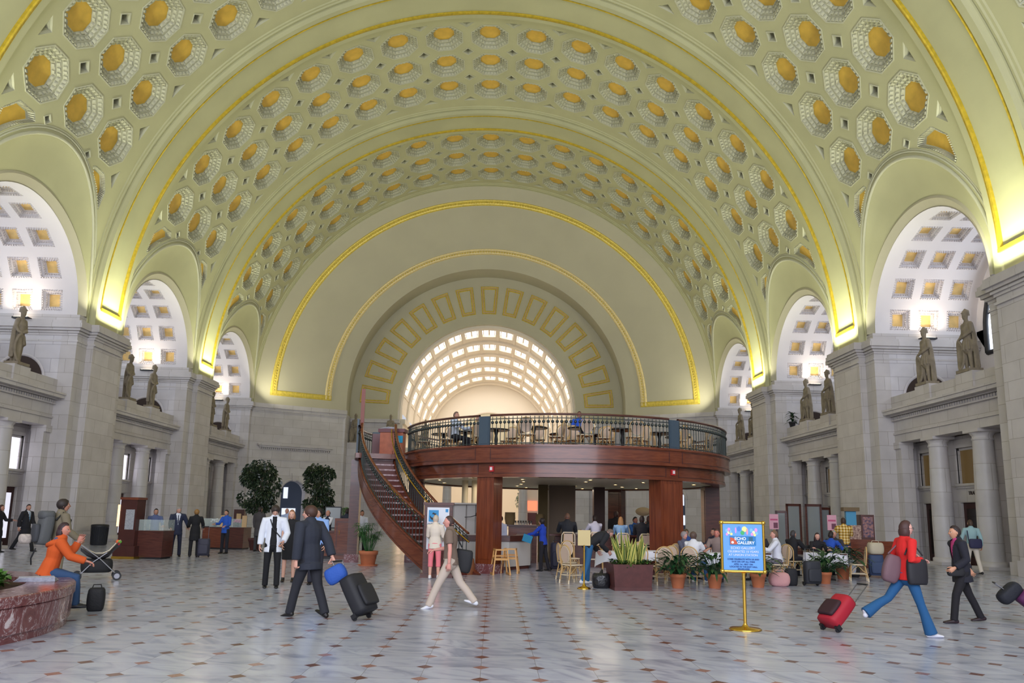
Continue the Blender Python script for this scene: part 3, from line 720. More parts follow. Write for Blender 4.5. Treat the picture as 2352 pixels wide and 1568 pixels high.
# lower splay walls and centre
low = MB()
def splay_quad(z0, z1, m, off=0, ta=0, tb=1):
    for s in (-1, 1):
        P = []
        for t in (ta, tb):
            Y, r, c = cone(t); P.append((s*(r-off*.5), Y-off*.86))
        vs = [(P[0][0], P[0][1], z0), (P[1][0], P[1][1], z0), (P[1][0], P[1][1], z1), (P[0][0], P[0][1], z1)]
        Pb = [(s*(abs(p[0])+.6), p[1]+1.0) for p in P]
        vb = [(Pb[0][0], Pb[0][1], z0), (Pb[1][0], Pb[1][1], z0), (Pb[1][0], Pb[1][1], z1), (Pb[0][0], Pb[0][1], z1)]
        low.add(vs+vb, [(0, 1, 2, 3), (7, 6, 5, 4), (3, 2, 6, 7), (0, 4, 5, 1), (0, 3, 7, 4), (1, 5, 6, 2)], m)
AR0, AR1 = .33, .62     # arched doorway along the splay (t)
for s in (-1, 1):
    def SP(t, z, off=0):
        Y, r, c = cone(t); return (s*(r-off*.5), Y-off*.86, z)
    Lt = 7.35
    # wall face as 2-D region (t*7.35, z) with arched hole
    arc = []; ct = .5*(AR0+AR1)*Lt; hw_ = .92; zs = 3.05
    hole = [(ct-hw_, 0.0), (ct+hw_, 0.0)]+[(ct+hw_*cos(pi*i/16), zs+hw_*sin(pi*i/16)) for i in range(17)]
    out = [(0, 0), (ct-hw_, 0)]+[(ct+hw_*cos(pi-pi*i/16), zs+hw_*sin(pi-pi*i/16)) for i in range(17)]+[(ct+hw_, 0), (Lt, 0), (Lt, 9.42), (0, 9.42)]
    holey(out, [], [(a, b) for a in (1, 2.5, 4, 5.5) for b in (1, 3, 5.5, 7.5)], lambda u, v: SP(u/Lt, v), low, M_STONE, s < 0, False)
    # reveal
    hp = [(ct-hw_, 0)]+[(ct+hw_*cos(pi-pi*i/16), zs+hw_*sin(pi-pi*i/16)) for i in range(17)]+[(ct+hw_, 0)]
    low.loft([[SP(a/Lt, b) for a, b in hp], [tuple(Vector(SP(a/Lt, b))+Vector((s*.45, .8, 0))) for a, b in hp]], M_STONE, False, False)
    # arch ring moulding + keystone
    low.loft([[SP((ct+(hw_+q)*cos(pi-pi*i/16))/Lt, zs+(hw_+q)*sin(pi-pi*i/16), d) for i in range(17)] for q, d in ((.0, 0), (.02, .08), (.2, .08), (.24, 0))], M_STONE, False, False)
    low.add([SP((ct+a)/Lt, b, d) for a, b, d in ((-.13, zs+.9, .14), (.13, zs+.9, .14), (.2, zs+1.5, .14), (-.2, zs+1.5, .14), (-.13, zs+.9, 0), (.13, zs+.9, 0), (.2, zs+1.5, 0), (-.2, zs+1.5, 0))], [(0, 1, 2, 3), (0, 4, 5, 1), (2, 6, 7, 3), (1, 5, 6, 2), (0, 3, 7, 4)], M_STONE)
    # panel outlines and cornice over the doorway
    def sbar(u0, u1, z0, z1, d):
        low.add([SP(u0/Lt, z0, d), SP(u1/Lt, z0, d), SP(u1/Lt, z1, d), SP(u0/Lt, z1, d), SP(u0/Lt, z0), SP(u1/Lt, z0), SP(u1/Lt, z1), SP(u0/Lt, z1)], [(0, 1, 2, 3), (0, 4, 5, 1), (2, 6, 7, 3), (1, 5, 6, 2), (0, 3, 7, 4)], M_STONE)
    sbar(.55, 6.3, 6.55, 6.7, .34); sbar(.65, 6.2, 6.42, 6.55, .22)
    for i in range(38): sbar(.75+i*.145, .83+i*.145, 6.28, 6.4, .14)
    sbar(.9, 6.0, 5.5, 5.6, .06)
    for a, b in ((1.3, 3.05), (3.95, 5.7)):
        sbar(a, b, 4.95, 5.03, .05); 
    sbar(1.3, 1.38, 2.2, 4.95, .05); sbar(5.62, 5.7, 2.2, 4.95, .05)
    sbar(0, Lt, 0, .42, .06)
# dark lobby behind the doorways
for s in (-1, 1):
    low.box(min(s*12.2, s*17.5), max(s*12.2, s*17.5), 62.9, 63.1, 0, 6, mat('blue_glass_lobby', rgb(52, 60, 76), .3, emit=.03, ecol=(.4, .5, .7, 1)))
    low.box(min(s*16.2, s*16.55), max(s*16.2, s*16.55), 62.8, 62.88, 2.7, 3.6, mat('lobby_daylight', rgb(220, 225, 235), .4, emit=.9, ecol=(.85, .9, 1, 1)))
    low.box(min(s*15.5, s*16.6), max(s*15.5, s*16.6), 62.8, 62.88, 1.1, 1.9, MATS['lobby_daylight'])
# cornice along splay and returns
for z0, z1, o_ in ((9.1, 9.2, .06), (9.2, 9.42, .16), (9.42, 9.62, .3), (9.62, ZC, .26)):
    splay_quad(z0, z1, M_STONE, o_)
# returns from the splay to the panel wall, with niches for figures
for s in (-1, 1):
    low.box(min(s*11.35, s*11.9), max(s*11.35, s*11.9), 60.6, 63.2, 0, ZB+.1, M_STONE)
    low.box(min(s*7.5, s*11.6), max(s*7.5, s*11.6), 63.0, 63.35, 0, 9.1, M_STONE)
    low.box(min(s*7.3, s*11.6), max(s*7.3, s*11.6), 62.7, 63.4, 9.1, ZB, M_STONE)
    low.box(min(s*7.3, s*11.6), max(s*7.3, s*11.6), 62.75, 63.0, 6.2, 6.5, M_STONE)
    low.box(min(s*8.1, s*11.5), max(s*8.1, s*11.5), 62.85, 63.0, 5.0, 6.2, M_STONE)
for x_ in (-10.85, -7.95, 7.95, 10.85): low.box(x_-.55, x_+.55, 61.8, 63.0, 0, 7.3, M_STONE)
low.build('wall_far', kind='structure')

# ---- hall beyond
hall = MB(); HE = 92
n = 60
fnh = lambda u, v, d=0: ((7.5+d)*cos(u/7.5), v, 10.3+(7.5+d)*sin(u/7.5))
A = pi*7.5; holes = []; sky = []
for j in range(5):
    v0 = 64.9+5.55*j
    for i in range(13):
        cu = 7.5*radians(18+12*i); 
        L = [(cu-.60, v0), (cu+.60, v0), (cu+.60, v0+2.6), (cu-.60, v0+2.6)]; holes.append(L); sky.append((L, (cu, v0+1.3)))
out = [(A*i/n, 63.3) for i in range(n+1)]+[(A*(n-i)/n, HE) for i in range(n+1)]
holey(out, holes, [(A*(i+.5)/n, v) for i in range(n) for v in (64, 66.5, 69.5, 72, 75, 78, 81, 84, 87, 90)], fnh, hall, M_HALL, False, True)
M_SKYL = mat('skylight_glass', rgb(250, 250, 255), .4, emit=3.2, ecol=(1, .98, .97, 1))
for L, c in sky:
    hall.loft([[fnh(p[0], p[1], d) for p in L] for d in (0, .25)], M_HALL, True, False, False)
    hall.add([fnh(p[0], p[1], .25) for p in L], [(0, 1, 2, 3)], M_SKYL)
    cu, cv = c
    for w0, w1, v0, v1 in ((-.07, .07, -1.3, 1.3), (-.55, .55, -.04, .04), (-.55, -.47, -1.3, 1.3), (.47, .55, -1.3, 1.3), (-.55, .55, -.7, -.64), (-.55, .55, .64, .7)):
        hall.add([fnh(cu+w0, cv+v0, .2), fnh(cu+w1, cv+v0, .2), fnh(cu+w1, cv+v1, .2), fnh(cu+w0, cv+v1, .2)], [(0, 1, 2, 3)], M_HALL)
for j in range(6):
    v = 63.75+5.55*j; arc_loft(hall, [(v-.35, 7.5), (v-.35, 7.32), (v-.12, 7.22), (v+.25, 7.22), (v+.45, 7.32), (v+.45, 7.5)], (0, 10.3), M_HALL, n=60, leg=.9)
for i in range(14):
    a_ = radians(12+12*i)
    for j in range(5):
        v = 64.2+5.55*j; u = 7.5*a_; hall.add([fnh(u-.1, v, -.06), fnh(u+.1, v, -.06), fnh(u+.1, v+4.6, -.06), fnh(u-.1, v+4.6, -.06), fnh(u-.1, v, 0), fnh(u+.1, v, 0), fnh(u+.1, v+4.6, 0), fnh(u-.1, v+4.6, 0)], [(0, 1, 2, 3), (0, 3, 7, 4), (1, 5, 6, 2)], M_HALL)
# end lunette wall with inner arch
we = MB()
en = [(7.5*cos(pi*i/40), 10.3+7.5*sin(pi*i/40)) for i in range(41)]
we.add([(x, HE, z) for x, z in en]+[(-7.5, HE, 0), (7.5, HE, 0)], [tuple(range(43))], M_HALL)
we.loft([[(r*cos(pi*i/40), HE-d, 9.8+r*sin(pi*i/40)) for i in range(41)] for r, d in ((4.6, 0), (4.6, .15), (4.2, .15), (4.2, .02))], M_HALL, False, False)
we.add([(4.2*cos(pi*i/40), HE-.02, 9.8+4.2*sin(pi*i/40)) for i in range(41)], [tuple(range(41))], M_BEIGE)
for s in (-1, 1):
    ceil_h = hall; hall = MB()
    hall.box(min(s*7.5, s*8.2), max(s*7.5, s*8.2), 63.35, HE, 0, 9.4, M_HALL)
    hall.box(min(s*6.9, s*7.6), max(s*6.9, s*7.6), 63.35, HE, 9.1, 9.5, M_HALL)
    hall.box(min(s*7.1, s*7.6), max(s*7.1, s*7.6), 63.35, HE, 8.7, 9.1, M_HALL)
    for q in range(5):
        hall.box(min(s*7.46, s*7.6), max(s*7.46, s*7.6), 66+q*5.2, 68.4+q*5.2, 1.0, 3.9, mat('shopfront_glow', rgb(240, 190, 160), .5, emit=1.2, ecol=(1, .72, .52, 1)))
    hall.build('wall_beyond_left' if s < 0 else 'wall_beyond_right', kind='structure'); hall = ceil_h
hall.build('ceiling', kind='structure')
hall = MB(); hall.box(-8, 8, 63.35, HE, -.3, 0, M_HALL); hall.build('floor', kind='structure')
we.build('wall_beyond_end', kind='structure')
area('west_hall_daylight', (0, 78, 16.8), (0, 78, 0), 10, 620, (1, .96, .92), 24)
# screen of white columns at the opening
for i, x in enumerate((-5.6, -3.2, 3.2, 5.6)):
    c = copy_tree(COLP); c.location = (x, 63.9, 0)
    for ch in c.children:
        pass
    tag(c, ['white column at far left of the opening to the hall beyond', 'white column left of centre in the far opening', 'white column right of centre in the far opening', 'white column at far right of the opening to the hall beyond'][i], 'column', 'columns in the far opening')
hs = MB(); hs.box(-7.5, 7.5, 63.45, 64.4, 5.08, 6.9, M_HALL); hs.box(-7.5, 7.5, 63.3, 64.5, 6.9, 7.1, M_HALL); hs.build('trim_screen', kind='structure')
# red lit stall fronts in the hall beyond
for x, m, z0, z1 in ((3.9, mat('red_lantern_display', rgb(235, 60, 40), .5, emit=1.6, ecol=(1, .2, .1, 1)), 2.1, 2.9), (6.3, MATS['red_lantern_display'], 2.1, 2.9)):
    b = MB(); b.box(x-.75, x+.75, 66.0, 66.5, 0, 4.6, M_HALL); b.box(x-.6, x+.6, 65.92, 66.0, z0, z1, m); b.box(x-.6, x+.6, 65.92, 66.0, .9, 1.9, mat('dark_red_counter', rgb(90, 40, 40), .5))
    o = b.build('market_stall'); tag(o, 'red-lit stall front in the hall beyond, %s' % ('behind the left dark post' if x < 5 else 'right of the dark post'), 'stall', 'lit stalls beyond')
# ================================================================ FIGURES
PENDING = []
def V(*a): return Vector(a)
def ring(c, ax, ay, a, b, n=14): return [c + ax*(a*cos(2*pi*k/n)) + ay*(b*sin(2*pi*k/n)) for k in range(n)]
def chain(mb, pts, rad, side, m, n=14, cap=True, flat0=False, flat1=False):
    """tapered limb / torso: pts, rad [(a, b)], side = direction of the first radius"""
    pts = [Vector(p) for p in pts]; rings = []; N = len(pts)
    for i, p in enumerate(pts):
        t = (pts[min(i+1, N-1)] - pts[max(i-1, 0)]).normalized()
        ax = (side - t*side.dot(t))
        if ax.length < .05: ax = t.orthogonal()
        ax.normalize(); ay = t.cross(ax).normalized()
        a, b = rad[i] if isinstance(rad[i], tuple) else (rad[i], rad[i])
        if i == 0 and cap and flat0: rings.append(ring(p, ax, ay, a*.1, b*.1, n))
        elif i == 0 and cap:
            for q in (.15, .6, .9): rings.append(ring(p - t*(min(a, b)*sqrt(1-q*q)), ax, ay, a*q, b*q, n))
        rings.append(ring(p, ax, ay, a, b, n))
        if i == N-1 and cap and flat1: rings.append(ring(p, ax, ay, a*.1, b*.1, n))
        elif i == N-1 and cap:
            for q in (.9, .6, .15): rings.append(ring(p + t*(min(a, b)*sqrt(1-q*q)), ax, ay, a*q, b*q, n))
    mb.loft(rings, m, True, True, True)
def remesh_obj(name, mb, parent, voxel, smooth=3, hook=None):
    o = mb.build(name, None)
    r = o.modifiers.new('r', 'REMESH'); r.mode = 'VOXEL'; r.voxel_size = voxel; r.use_smooth_shade = True
    s = o.modifiers.new('s', 'SMOOTH'); s.factor = .5; s.iterations = smooth
    if parent: o.parent = parent
    PENDING.append((o, hook)); return o
def flush_pending():
    bpy.context.view_layer.update()
    dg = bpy.context.evaluated_depsgraph_get(); dg.update()
    res = []
    for o, extra in PENDING:
        me = bpy.data.meshes.new_from_object(o.evaluated_get(dg)); res.append(me)
    for (o, extra), me in zip(PENDING, res):
        old = o.data; mats = list(old.materials); o.modifiers.clear()
        me.name = old.name; me.materials.clear()
        for m in mats: me.materials.append(m)
        me.polygons.foreach_set('material_index', [0]*len(me.polygons))
        if callable(extra):
            bm = bmesh.new(); bm.from_mesh(me)
            dl = [f for f in bm.faces if extra(f.calc_center_median())]
            bmesh.ops.delete(bm, geom=dl, context='FACES')
            for f in bm.faces: f.smooth = True
            bm.to_mesh(me); bm.free()
        elif extra is not None:
            bm = bmesh.new(); bm.from_mesh(me)
            for f in bm.faces: f.smooth = True
            ob = extra
            for k, m in enumerate(ob.mats):
                if m.name not in [x.name for x in me.materials]: me.materials.append(m)
            idx = [[x.name for x in me.materials].index(m.name) for m in ob.mats]
            vs = [bm.verts.new(p) for p in ob.v]
            for f, mi, sm in zip(ob.f, ob.mi, ob.sm):
                try:
                    nf = bm.faces.new([vs[i] for i in f]); nf.material_index = idx[mi]; nf.smooth = sm
                except ValueError: pass
            bm.to_mesh(me); bm.free()
        else:
            me.polygons.foreach_set('use_smooth', [True]*len(me.polygons))
        o.data = me
    PENDING.clear()
def skin(c): return mat('skin_%d_%d_%d' % c, rgb(*c), .55)
def cloth(c, nm='cloth', rough=.85): return mat('%s_%d_%d_%d' % ((nm,)+c), rgb(*c), rough, bump=.15, bscale=120)
def head_pt(th, ph, k=1.0):
    """th azimuth (pi/2 = face), ph elevation; face towards +Y"""
    x, y, z = cos(ph)*cos(th), cos(ph)*sin(th), sin(ph)
    rx, ry, rz = .074, .094, .118
    X, Y, Z = x*rx*k, y*ry*k, z*rz*k
    if Z < 0: X *= 1 - .28*min(1, -Z/.11)*(1 if y > 0 else .4); 
    if Z < -.02 and Y > 0: Y *= 1 - .10*min(1, -Z/.1)
    if Z < -.04 and Y < 0: Y *= .72
    if k <= 1.001 and y > .35:
        def bump(cx, cz, sx, sz, h):
            return h*math.exp(-((X-cx)/sx)**2-((Z-cz)/sz)**2)
        Y += bump(0, -.018, .010, .018, .024) + bump(0, .0, .007, .02, .010)
        Y += bump(0, .026, .05, .010, .006) - bump(-.030, .008, .014, .011, .010) - bump(.030, .008, .014, .011, .010)
        Y += bump(0, -.060, .020, .008, .006) + bump(0, -.092, .018, .014, .008)
    return X, Y, Z
def add_head(mb, c, rot, s, sk, hairm, eye=(60, 40, 30), lip=(170, 95, 90), beard=None):
    T = lambda p: c + rot @ (Vector(p)*s)
    NT, NP = 32, 22
    rows = [[T(head_pt(2*pi*j/NT, -pi/2*.98+pi*.98*i/NP)) for j in range(NT)] for i in range(NP+1)]
    mb.loft(rows, sk, True, True, True)
    for sx in (-1, 1):
        e = MB(); 
        for (cc, r, sc, m) in (((sx*.030, .079, .008), .0125, (1.1, .6, .62), mat('eye_white', rgb(225, 220, 215), .3)), ((sx*.030, .0852, .008), .0058, (1, .5, 1), mat('iris_dark', rgb(*eye), .2)),
                               ((sx*.031, .088, .024), .014, (1.25, .35, .22), hairm), ((sx*.0745, -.005, -.004), .026, (.28, .62, 1), sk)):
            t = MB(); t.sphere((0, 0, 0), r, m, 8, 6, sc); mb.add([T((cc[0]+p[0], cc[1]+p[1], cc[2]+p[2])) for p in t.v], t.f, m, True)
    t = MB(); t.sphere((0, 0, 0), .021, sk, 10, 6, (1, .35, .30)); mb.add([T((p[0], p[1]+.0875, p[2]-.060)) for p in t.v], t.f, mat('lips_%d' % lip[0], rgb(*lip), .5), True)
def add_hair(parent, c, rot, s, m, style='short', vox=None):
    mb = MB(); NT, NP = 28, 18
    rows = []
    for i in range(NP+1):
        ph = -pi/2*.98+pi*.98*i/NP; row = []
        for j in range(NT):
            th = 2*pi*j/NT; x, y, z = cos(ph)*cos(th), cos(ph)*sin(th), sin(ph)
            face = y > (-.05 if style in ('short', 'crop', 'bald') else .12)
            lim = .60 if style != 'bald' else .99
            if face: cover = z > lim + .12*(1-abs(x))*(0 if style == 'full' else 1) - .9*max(0, .35-y)
            else: cover = z > (-.55 if style in ('short', 'crop') else -.95)
            if style == 'bald': cover = (y < -.05 and -.5 < z < .35)
            k = (1.10 if style not in ('crop', 'bald') else 1.045) if cover else .93
            if cover and style in ('short', 'full', 'bob', 'long', 'updo'): k += .035*sin(th*7+ph*5)*.6 + .02*sin(th*13)
            row.append(c + rot @ (Vector(head_pt(th, ph, k if k > 1.001 else k))*s))
        rows.append(row)
    mb.loft(rows, m, True, True, True)
    def blob(cc, r, sc):
        t = MB(); t.sphere((0, 0, 0), r, m, 14, 10, sc); mb.add([c + rot @ (Vector((cc[0]+p[0], cc[1]+p[1], cc[2]+p[2]))*s) for p in t.v], t.f, m, True)
    if style == 'bob': blob((0, -.035, -.045), .1, (.92, .72, 1.05)); blob((-.066, -.02, -.045), .05, (.45, .8, 1.5)); blob((.066, -.02, -.045), .05, (.45, .8, 1.5))
    if style == 'long': blob((0, -.05, -.10), .12, (.82, .55, 1.5)); blob((-.066, .005, -.07), .05, (.5, .8, 2)); blob((.066, .005, -.07), .05, (.5, .8, 2))
    if style == 'updo': blob((0, -.085, .05), .06, (1, .9, .9))
    if style == 'full': blob((0, -.02, .03), .105, (.88, 1.0, 1.0))
    o = mb.build('hair', parent); return o
def add_hand(mb, w, d, n, s, side, m, curl=.35, spread=.12):
    """w wrist, d along the hand, n palm normal (palm faces n), side = +1/-1 thumb side"""
    d = d.normalized(); n = (n - d*n.dot(d)).normalized(); x = d.cross(n)*side   # x points to the thumb side
    P = lambda a, b, c: w + (d*a + x*b + n*c)*s
    def loft(cs):
        rings = []
        for (a, b, c, ra, rb) in cs: rings.append([P(a, b, c) + (x*(ra*cos(2*pi*k/8)) + n*(rb*sin(2*pi*k/8)))*s for k in range(8)])
        mb.loft(rings, m, True, True, True)
    loft([(-.02, 0, 0, .024, .020), (.01, 0, 0, .030, .018), (.05, 0, 0, .040, .016), (.085, 0, .002, .041, .013), (.098, 0, .003, .036, .009)])
    lens = (.074, .082, .076, .060)
    for i in range(4):
        b0 = .030 - .020*i; L = lens[i]; pts = [(.085, b0, .002)]; ang = 0; a, c = .085, .002; bb = b0
        for seg, f_ in enumerate((.45, .3, .25)):
            ang += curl*(.8 if seg == 0 else 1.1) + .05*i
            a += L*f_*cos(ang); c += L*f_*sin(ang); bb += (1.5-i)*spread*.02
            pts.append((a, bb, c))
        mb.tube([P(*p) for p in pts], [.0090*s, .0085*s, .0078*s, .0062*s], m, 6)
    mb.tube([P(.02, .022, .004), P(.05, .048, .012), P(.075, .056, .026+.02*curl), P(.095, .054, .040+.03*curl)], [.012*s, .0115*s, .010*s, .007*s], m, 6)
DEF = dict(h=1.76, fem=False, lean=0, leanx=0, twist=0, seat=None,
           leg=((0, 0, 3), (0, 0, 3)),          # per leg (L, R): swing forward, knee bend, abduct   (degrees)
           arm=((8, 2, 14), (6, 2, 14)),        # per arm: swing forward, abduct, elbow bend
           fore=((4, 0), (4, 0)),               # forearm inward turn per arm
           head=(0, 0), hair='short', hairc=(60, 42, 32), sk=(205, 150, 125), build=1.0,
           top=('jacket', (30, 32, 40)), top2=None, bot=('trousers', (28, 28, 32)), shoe=(25, 22, 22), voxel=.016, foot_up=(0, 0), sleeve=1.0)
def figure(loc, face, label, group=None, **kw):
    """face = heading in degrees (0 looks towards +Y, 90 towards +X)"""
    P = dict(DEF); P.update(kw); s = P['h']/1.76; fem = P['fem']; B_ = P['build']
    sk = skin(P['sk']); hairm = mat('hair_%d_%d_%d' % P['hairc'], rgb(*P['hairc']), .6)
    R = lambda a: radians(a)
    # --- joints in local space (x right, y forward)
    pel = V(0, 0, .92)
    legs = []
    for i, sx in enumerate((-1, 1)):
        sw, kb, ab = P['leg'][i]
        hip = pel + V(sx*.088*(1.05 if fem else 1), 0, -.03)
        d1 = V(sx*sin(R(ab)), sin(R(sw)), -cos(R(sw))*cos(R(ab))).normalized()
        kn = hip + d1*.43
        sa = sw - kb; d2 = V(sx*sin(R(ab))*.4, sin(R(sa)), -cos(R(sa))).normalized()
        an = kn + d2*.41
        legs.append((hip, kn, an, P['foot_up'][i]))
    # torso
    Lr = Matrix.Rotation(R(-P['lean']), 3, 'X') @ Matrix.Rotation(R(P['leanx']), 3, 'Y') @ Matrix.Rotation(R(P['twist']), 3, 'Z')
    tp = lambda x, y, z: pel + Lr @ V(x, y, z)
    shw = .178 if fem else .20
    arms = []
    for i, sx in enumerate((-1, 1)):
        sw, ab, eb = P['arm'][i]
        sh = tp(sx*shw*B_**.5, -.005, .475)
        up = V(sx*sin(R(ab))*cos(R(sw)), sin(R(sw)), -cos(R(sw))*cos(R(ab))).normalized(); up = Lr @ up if abs(P['lean']) > 30 else up
        el = sh + up*.285
        fi, fz = P['fore'][i]
        sa = sw + eb; fo = V(sx*sin(R(ab))*.5 - sx*sin(R(fi)), sin(R(sa))*cos(R(fi)), -cos(R(sa))).normalized()
        if fz: fo = (fo + V(0, 0, fz)).normalized()
        wr = el + fo*.25
        arms.append((sh, el, wr, fo, sx))
    hp, hy = P['head']
    neck0 = tp(0, -.01, .50); headc = tp(0, .0, .50) + V(0, .035, 0)*(.5 if P['lean'] < 30 else 1.6) + V(0, 0, .165) if P['lean'] < 40 else tp(0, .04, .66)
    Hrot = Matrix.Rotation(R(-hy), 3, 'Z') @ Matrix.Rotation(R(-hp), 3, 'X')
    # ground the figure
    if P['seat'] is None:
        low = min(an.z - .085 for _, _, an, _ in legs); dz = -low
    else: dz = P['seat']/s - .92 + .10
    off = V(0, 0, dz)
    def S(v): return (v + off)*s
    X = V(1, 0, 0)
    body = MB(); w = lambda a, b: (a*s*B_, b*s*B_)
    ch = lambda mb, pts, rad, m, side=X, **k: chain(mb, [S(p) for p in pts], [w(*r) if isinstance(r, tuple) else w(r, r) for r in rad], side, m, **k)
    hipw = .160 if fem else .150; wst = .118 if fem else .135
    TZ = [(-.10, hipw*.86, .105), (0, hipw, .112), (.10, hipw*.93, .105), (.20, wst, .092), (.32, .145, .108), (.42, .158 if not fem else .145, .104), (.485, .135, .082), (.53, .07, .062)]
    TB = TZ[1:]
    ch(body, [tp(0, (-.012 if z > .3 else 0), z) for z, a, b in TB], [(a*.90, b*.90) for _, a, b in TB], sk, flat0=True)
    ch(body, [pel+V(0, 0, .02), pel+V(0, 0, -.05)], [(hipw*.86, .095), (hipw*.8, .085)], sk, flat0=True, flat1=True)
    ch(body, [neck0, neck0.lerp(headc, .5), headc - V(0, 0, .05)], [.056, .050, .050], sk)
    for sh, el, wr, fo, sx in arms:
        ch(body, [sh, sh.lerp(el, .5), el, el.lerp(wr, .35), wr], [.047, .042, .036, .037, .025], sk)
    for hip, kn, an, fu in legs:
        ch(body, [hip, hip.lerp(kn, .45), kn, kn.lerp(an, .3), an], [.078, .068, .052, .052, .036], sk)
        ch(body, [an, an + V(0, 0, -.03)], [.034, .034], sk)
    o = body.build('person')
    r = o.modifiers.new('r', 'REMESH'); r.mode = 'VOXEL'; r.voxel_size = P['voxel']*s; r.use_smooth_shade = True
    sm = o.modifiers.new('s', 'SMOOTH'); sm.factor = .5; sm.iterations = 2
    ex = MB()
    add_head(ex, S(headc), Hrot, s*1.0, sk, hairm)
    for sh, el, wr, fo, sx in arms:
        nrm = V(-sx, 0, 0) if abs(fo.z) > .5 else V(0, 0, -1)
        dd = fo.normalized(); xx = dd.cross((nrm-dd*nrm.dot(dd)).normalized())
        # thumb forward / up
        want = V(0, 1, .3) if abs(fo.z) > .5 else V(-sx, 0, .6)
        sd = 1 if xx.dot(want) > 0 else -1
        add_hand(ex, S(wr), fo, nrm, s*B_**.3, sd, sk, P.get('curl', .4))
    PENDING.append((o, ex))
    o.location = loc; o.rotation_euler = (0, 0, -radians(face))
    tag(o, label, 'person', group)
    if P['hair']: add_hair(o, S(headc), Hrot, s*1.02, hairm, P['hair'])
    vx = P['voxel']*s
    # --- clothing
    def garment(kind, col, infl, name=None, opening=0):
        m = col if not isinstance(col, tuple) else cloth(col)
        g = MB(); jk = kind in ('jacket', 'coat')
        e = infl
        z0 = {'jacket': -.20, 'coat': -.36, 'shirt': -.06, 'sweater': -.10, 'vest': -.05, 'tee': -.10, 'blouse': -.14}[kind]
        ZZ = [(z0, hipw*(1.12 if jk else 1.0), .135 if jk else .12)] + [(z, a, b) for z, a, b in TZ if z > z0+.05 and z < .52] + [(.535, .068, .064)]
        if jk: ZZ.insert(1, (z0*.5, hipw*1.06, .128))
        if P['lean'] > 50 or P['seat'] is not None: ZZ[0] = (max(z0, -.10), ZZ[0][1], ZZ[0][2])
        ZZ = [q for i, q in enumerate(ZZ) if i == 0 or q[0] > ZZ[0][0]+.03]
        ch(g, [tp(0, -.012 if z > .3 else 0, z) for z, a, b in ZZ], [(a+e, b+e) for _, a, b in ZZ], m, flat0=True)
        if kind != 'vest':
            for sh, el, wr, fo, sx in arms:
                sl = P['sleeve'] if kind != 'tee' else .34
                pts = [tp(sx*.07, -.005, .478), sh, sh.lerp(el, .5), el, el.lerp(wr, .5), wr - fo*.015]
                rad = [.062+e, .058+e, .050+e, .045+e, .042+e, .037+e]
                if sl < 1:
                    pts = pts[:2] + [sh.lerp(el, sl), sh.lerp(el, sl*2)]; rad = [.062+e, .058+e, .056+e, .056+e]
                ch(g, pts, rad, m, flat1=True)
        hk = None
        if opening:
            iL = Lr.inverted()
            def hk(c_):
                q_ = iL @ (c_/s - off - pel)
                if q_.y < .02: return False
                if opening == 2: return abs(q_.x) < (.050 + .05*max(0, .35-q_.z))*B_ and q_.z < .56
                return abs(q_.x) < .075*B_*max(0, (q_.z-.16))/.34 and q_.z > .16
        go = remesh_obj(name or kind, g, o, vx, 2, hk); return go
    opn = P.get('open', 1 if (P.get('front') and P['top'][0] in ('jacket', 'coat')) else 0)
    if opn and not P['top2']: P['top2'] = ('shirt', P['front'][0])
    if P['top2']: garment(P['top2'][0], P['top2'][1], .006 if not opn else .010, 'undershirt')
    tk, tcol = P['top'][0], P['top'][1]
    garment(tk, tcol, .026 if opn else (.020 if tk in ('jacket', 'coat') else .013), None, opn)
    # shirt front, lapels and tie as separate small children
    if P.get('front'):
        fc, tie = P['front']
        fr = .104+(.014 if opn else .020)
        def fp(x, z, q=0): return S(tp(x, (fr*B_ - .012*abs(x)/.03 - (.03 if z > .45 else 0) + q), z))
        if tie:
            g = MB(); pts = [(-.012, .495), (.012, .495), (.017, .26), (0, .22), (-.017, .26)]
            g.add([fp(x, z, .013) for x, z in pts]+[fp(x, z, -.0) for x, z in pts], [(0, 1, 2, 3, 4)]+[(i, i+5, (i+1) % 5+5, (i+1) % 5) for i in range(5)], cloth(tie)); g.build('necktie', o)
    bk, bcol = P['bot']; mb_ = cloth(bcol); g = MB()
    if bk in ('trousers', 'jeans', 'capri', 'flared'):
        ch(g, [tp(0, 0, .10), pel, pel+V(0, 0, -.07)], [(hipw*.93+.010, .115), (hipw+.012, .126), (hipw*.9, .115)], mb_)
        for hip, kn, an, fu in legs:
            end = an + V(0, 0, .0) if bk != 'capri' else kn.lerp(an, .42)
            mid = kn.lerp(end, .4)
            rr = {'trousers': [.094, .084, .068, .064, .062], 'jeans': [.090, .079, .062, .060, .056], 'capri': [.092, .080, .066, .064, .066], 'flared': [.092, .080, .062, .068, .092]}[bk]
            ch(g, [hip, hip.lerp(kn, .45), kn, mid, end - V(0, 0, .035) if bk != 'capri' else end], rr, mb_, flat1=True)
        remesh_obj('trousers', g, o, vx, 2)
    elif bk == 'skirt':
        ch(g, [pel+V(0, 0, .1), pel, pel+V(0, 0, -.2), pel+V(0, 0, -.42)], [(hipw*.95, .115), (hipw+.012, .128), (hipw+.03, .14), (hipw+.02, .13)], mb_, flat1=True)
        remesh_obj('skirt', g, o, vx, 2)
        for lg in legs: pass
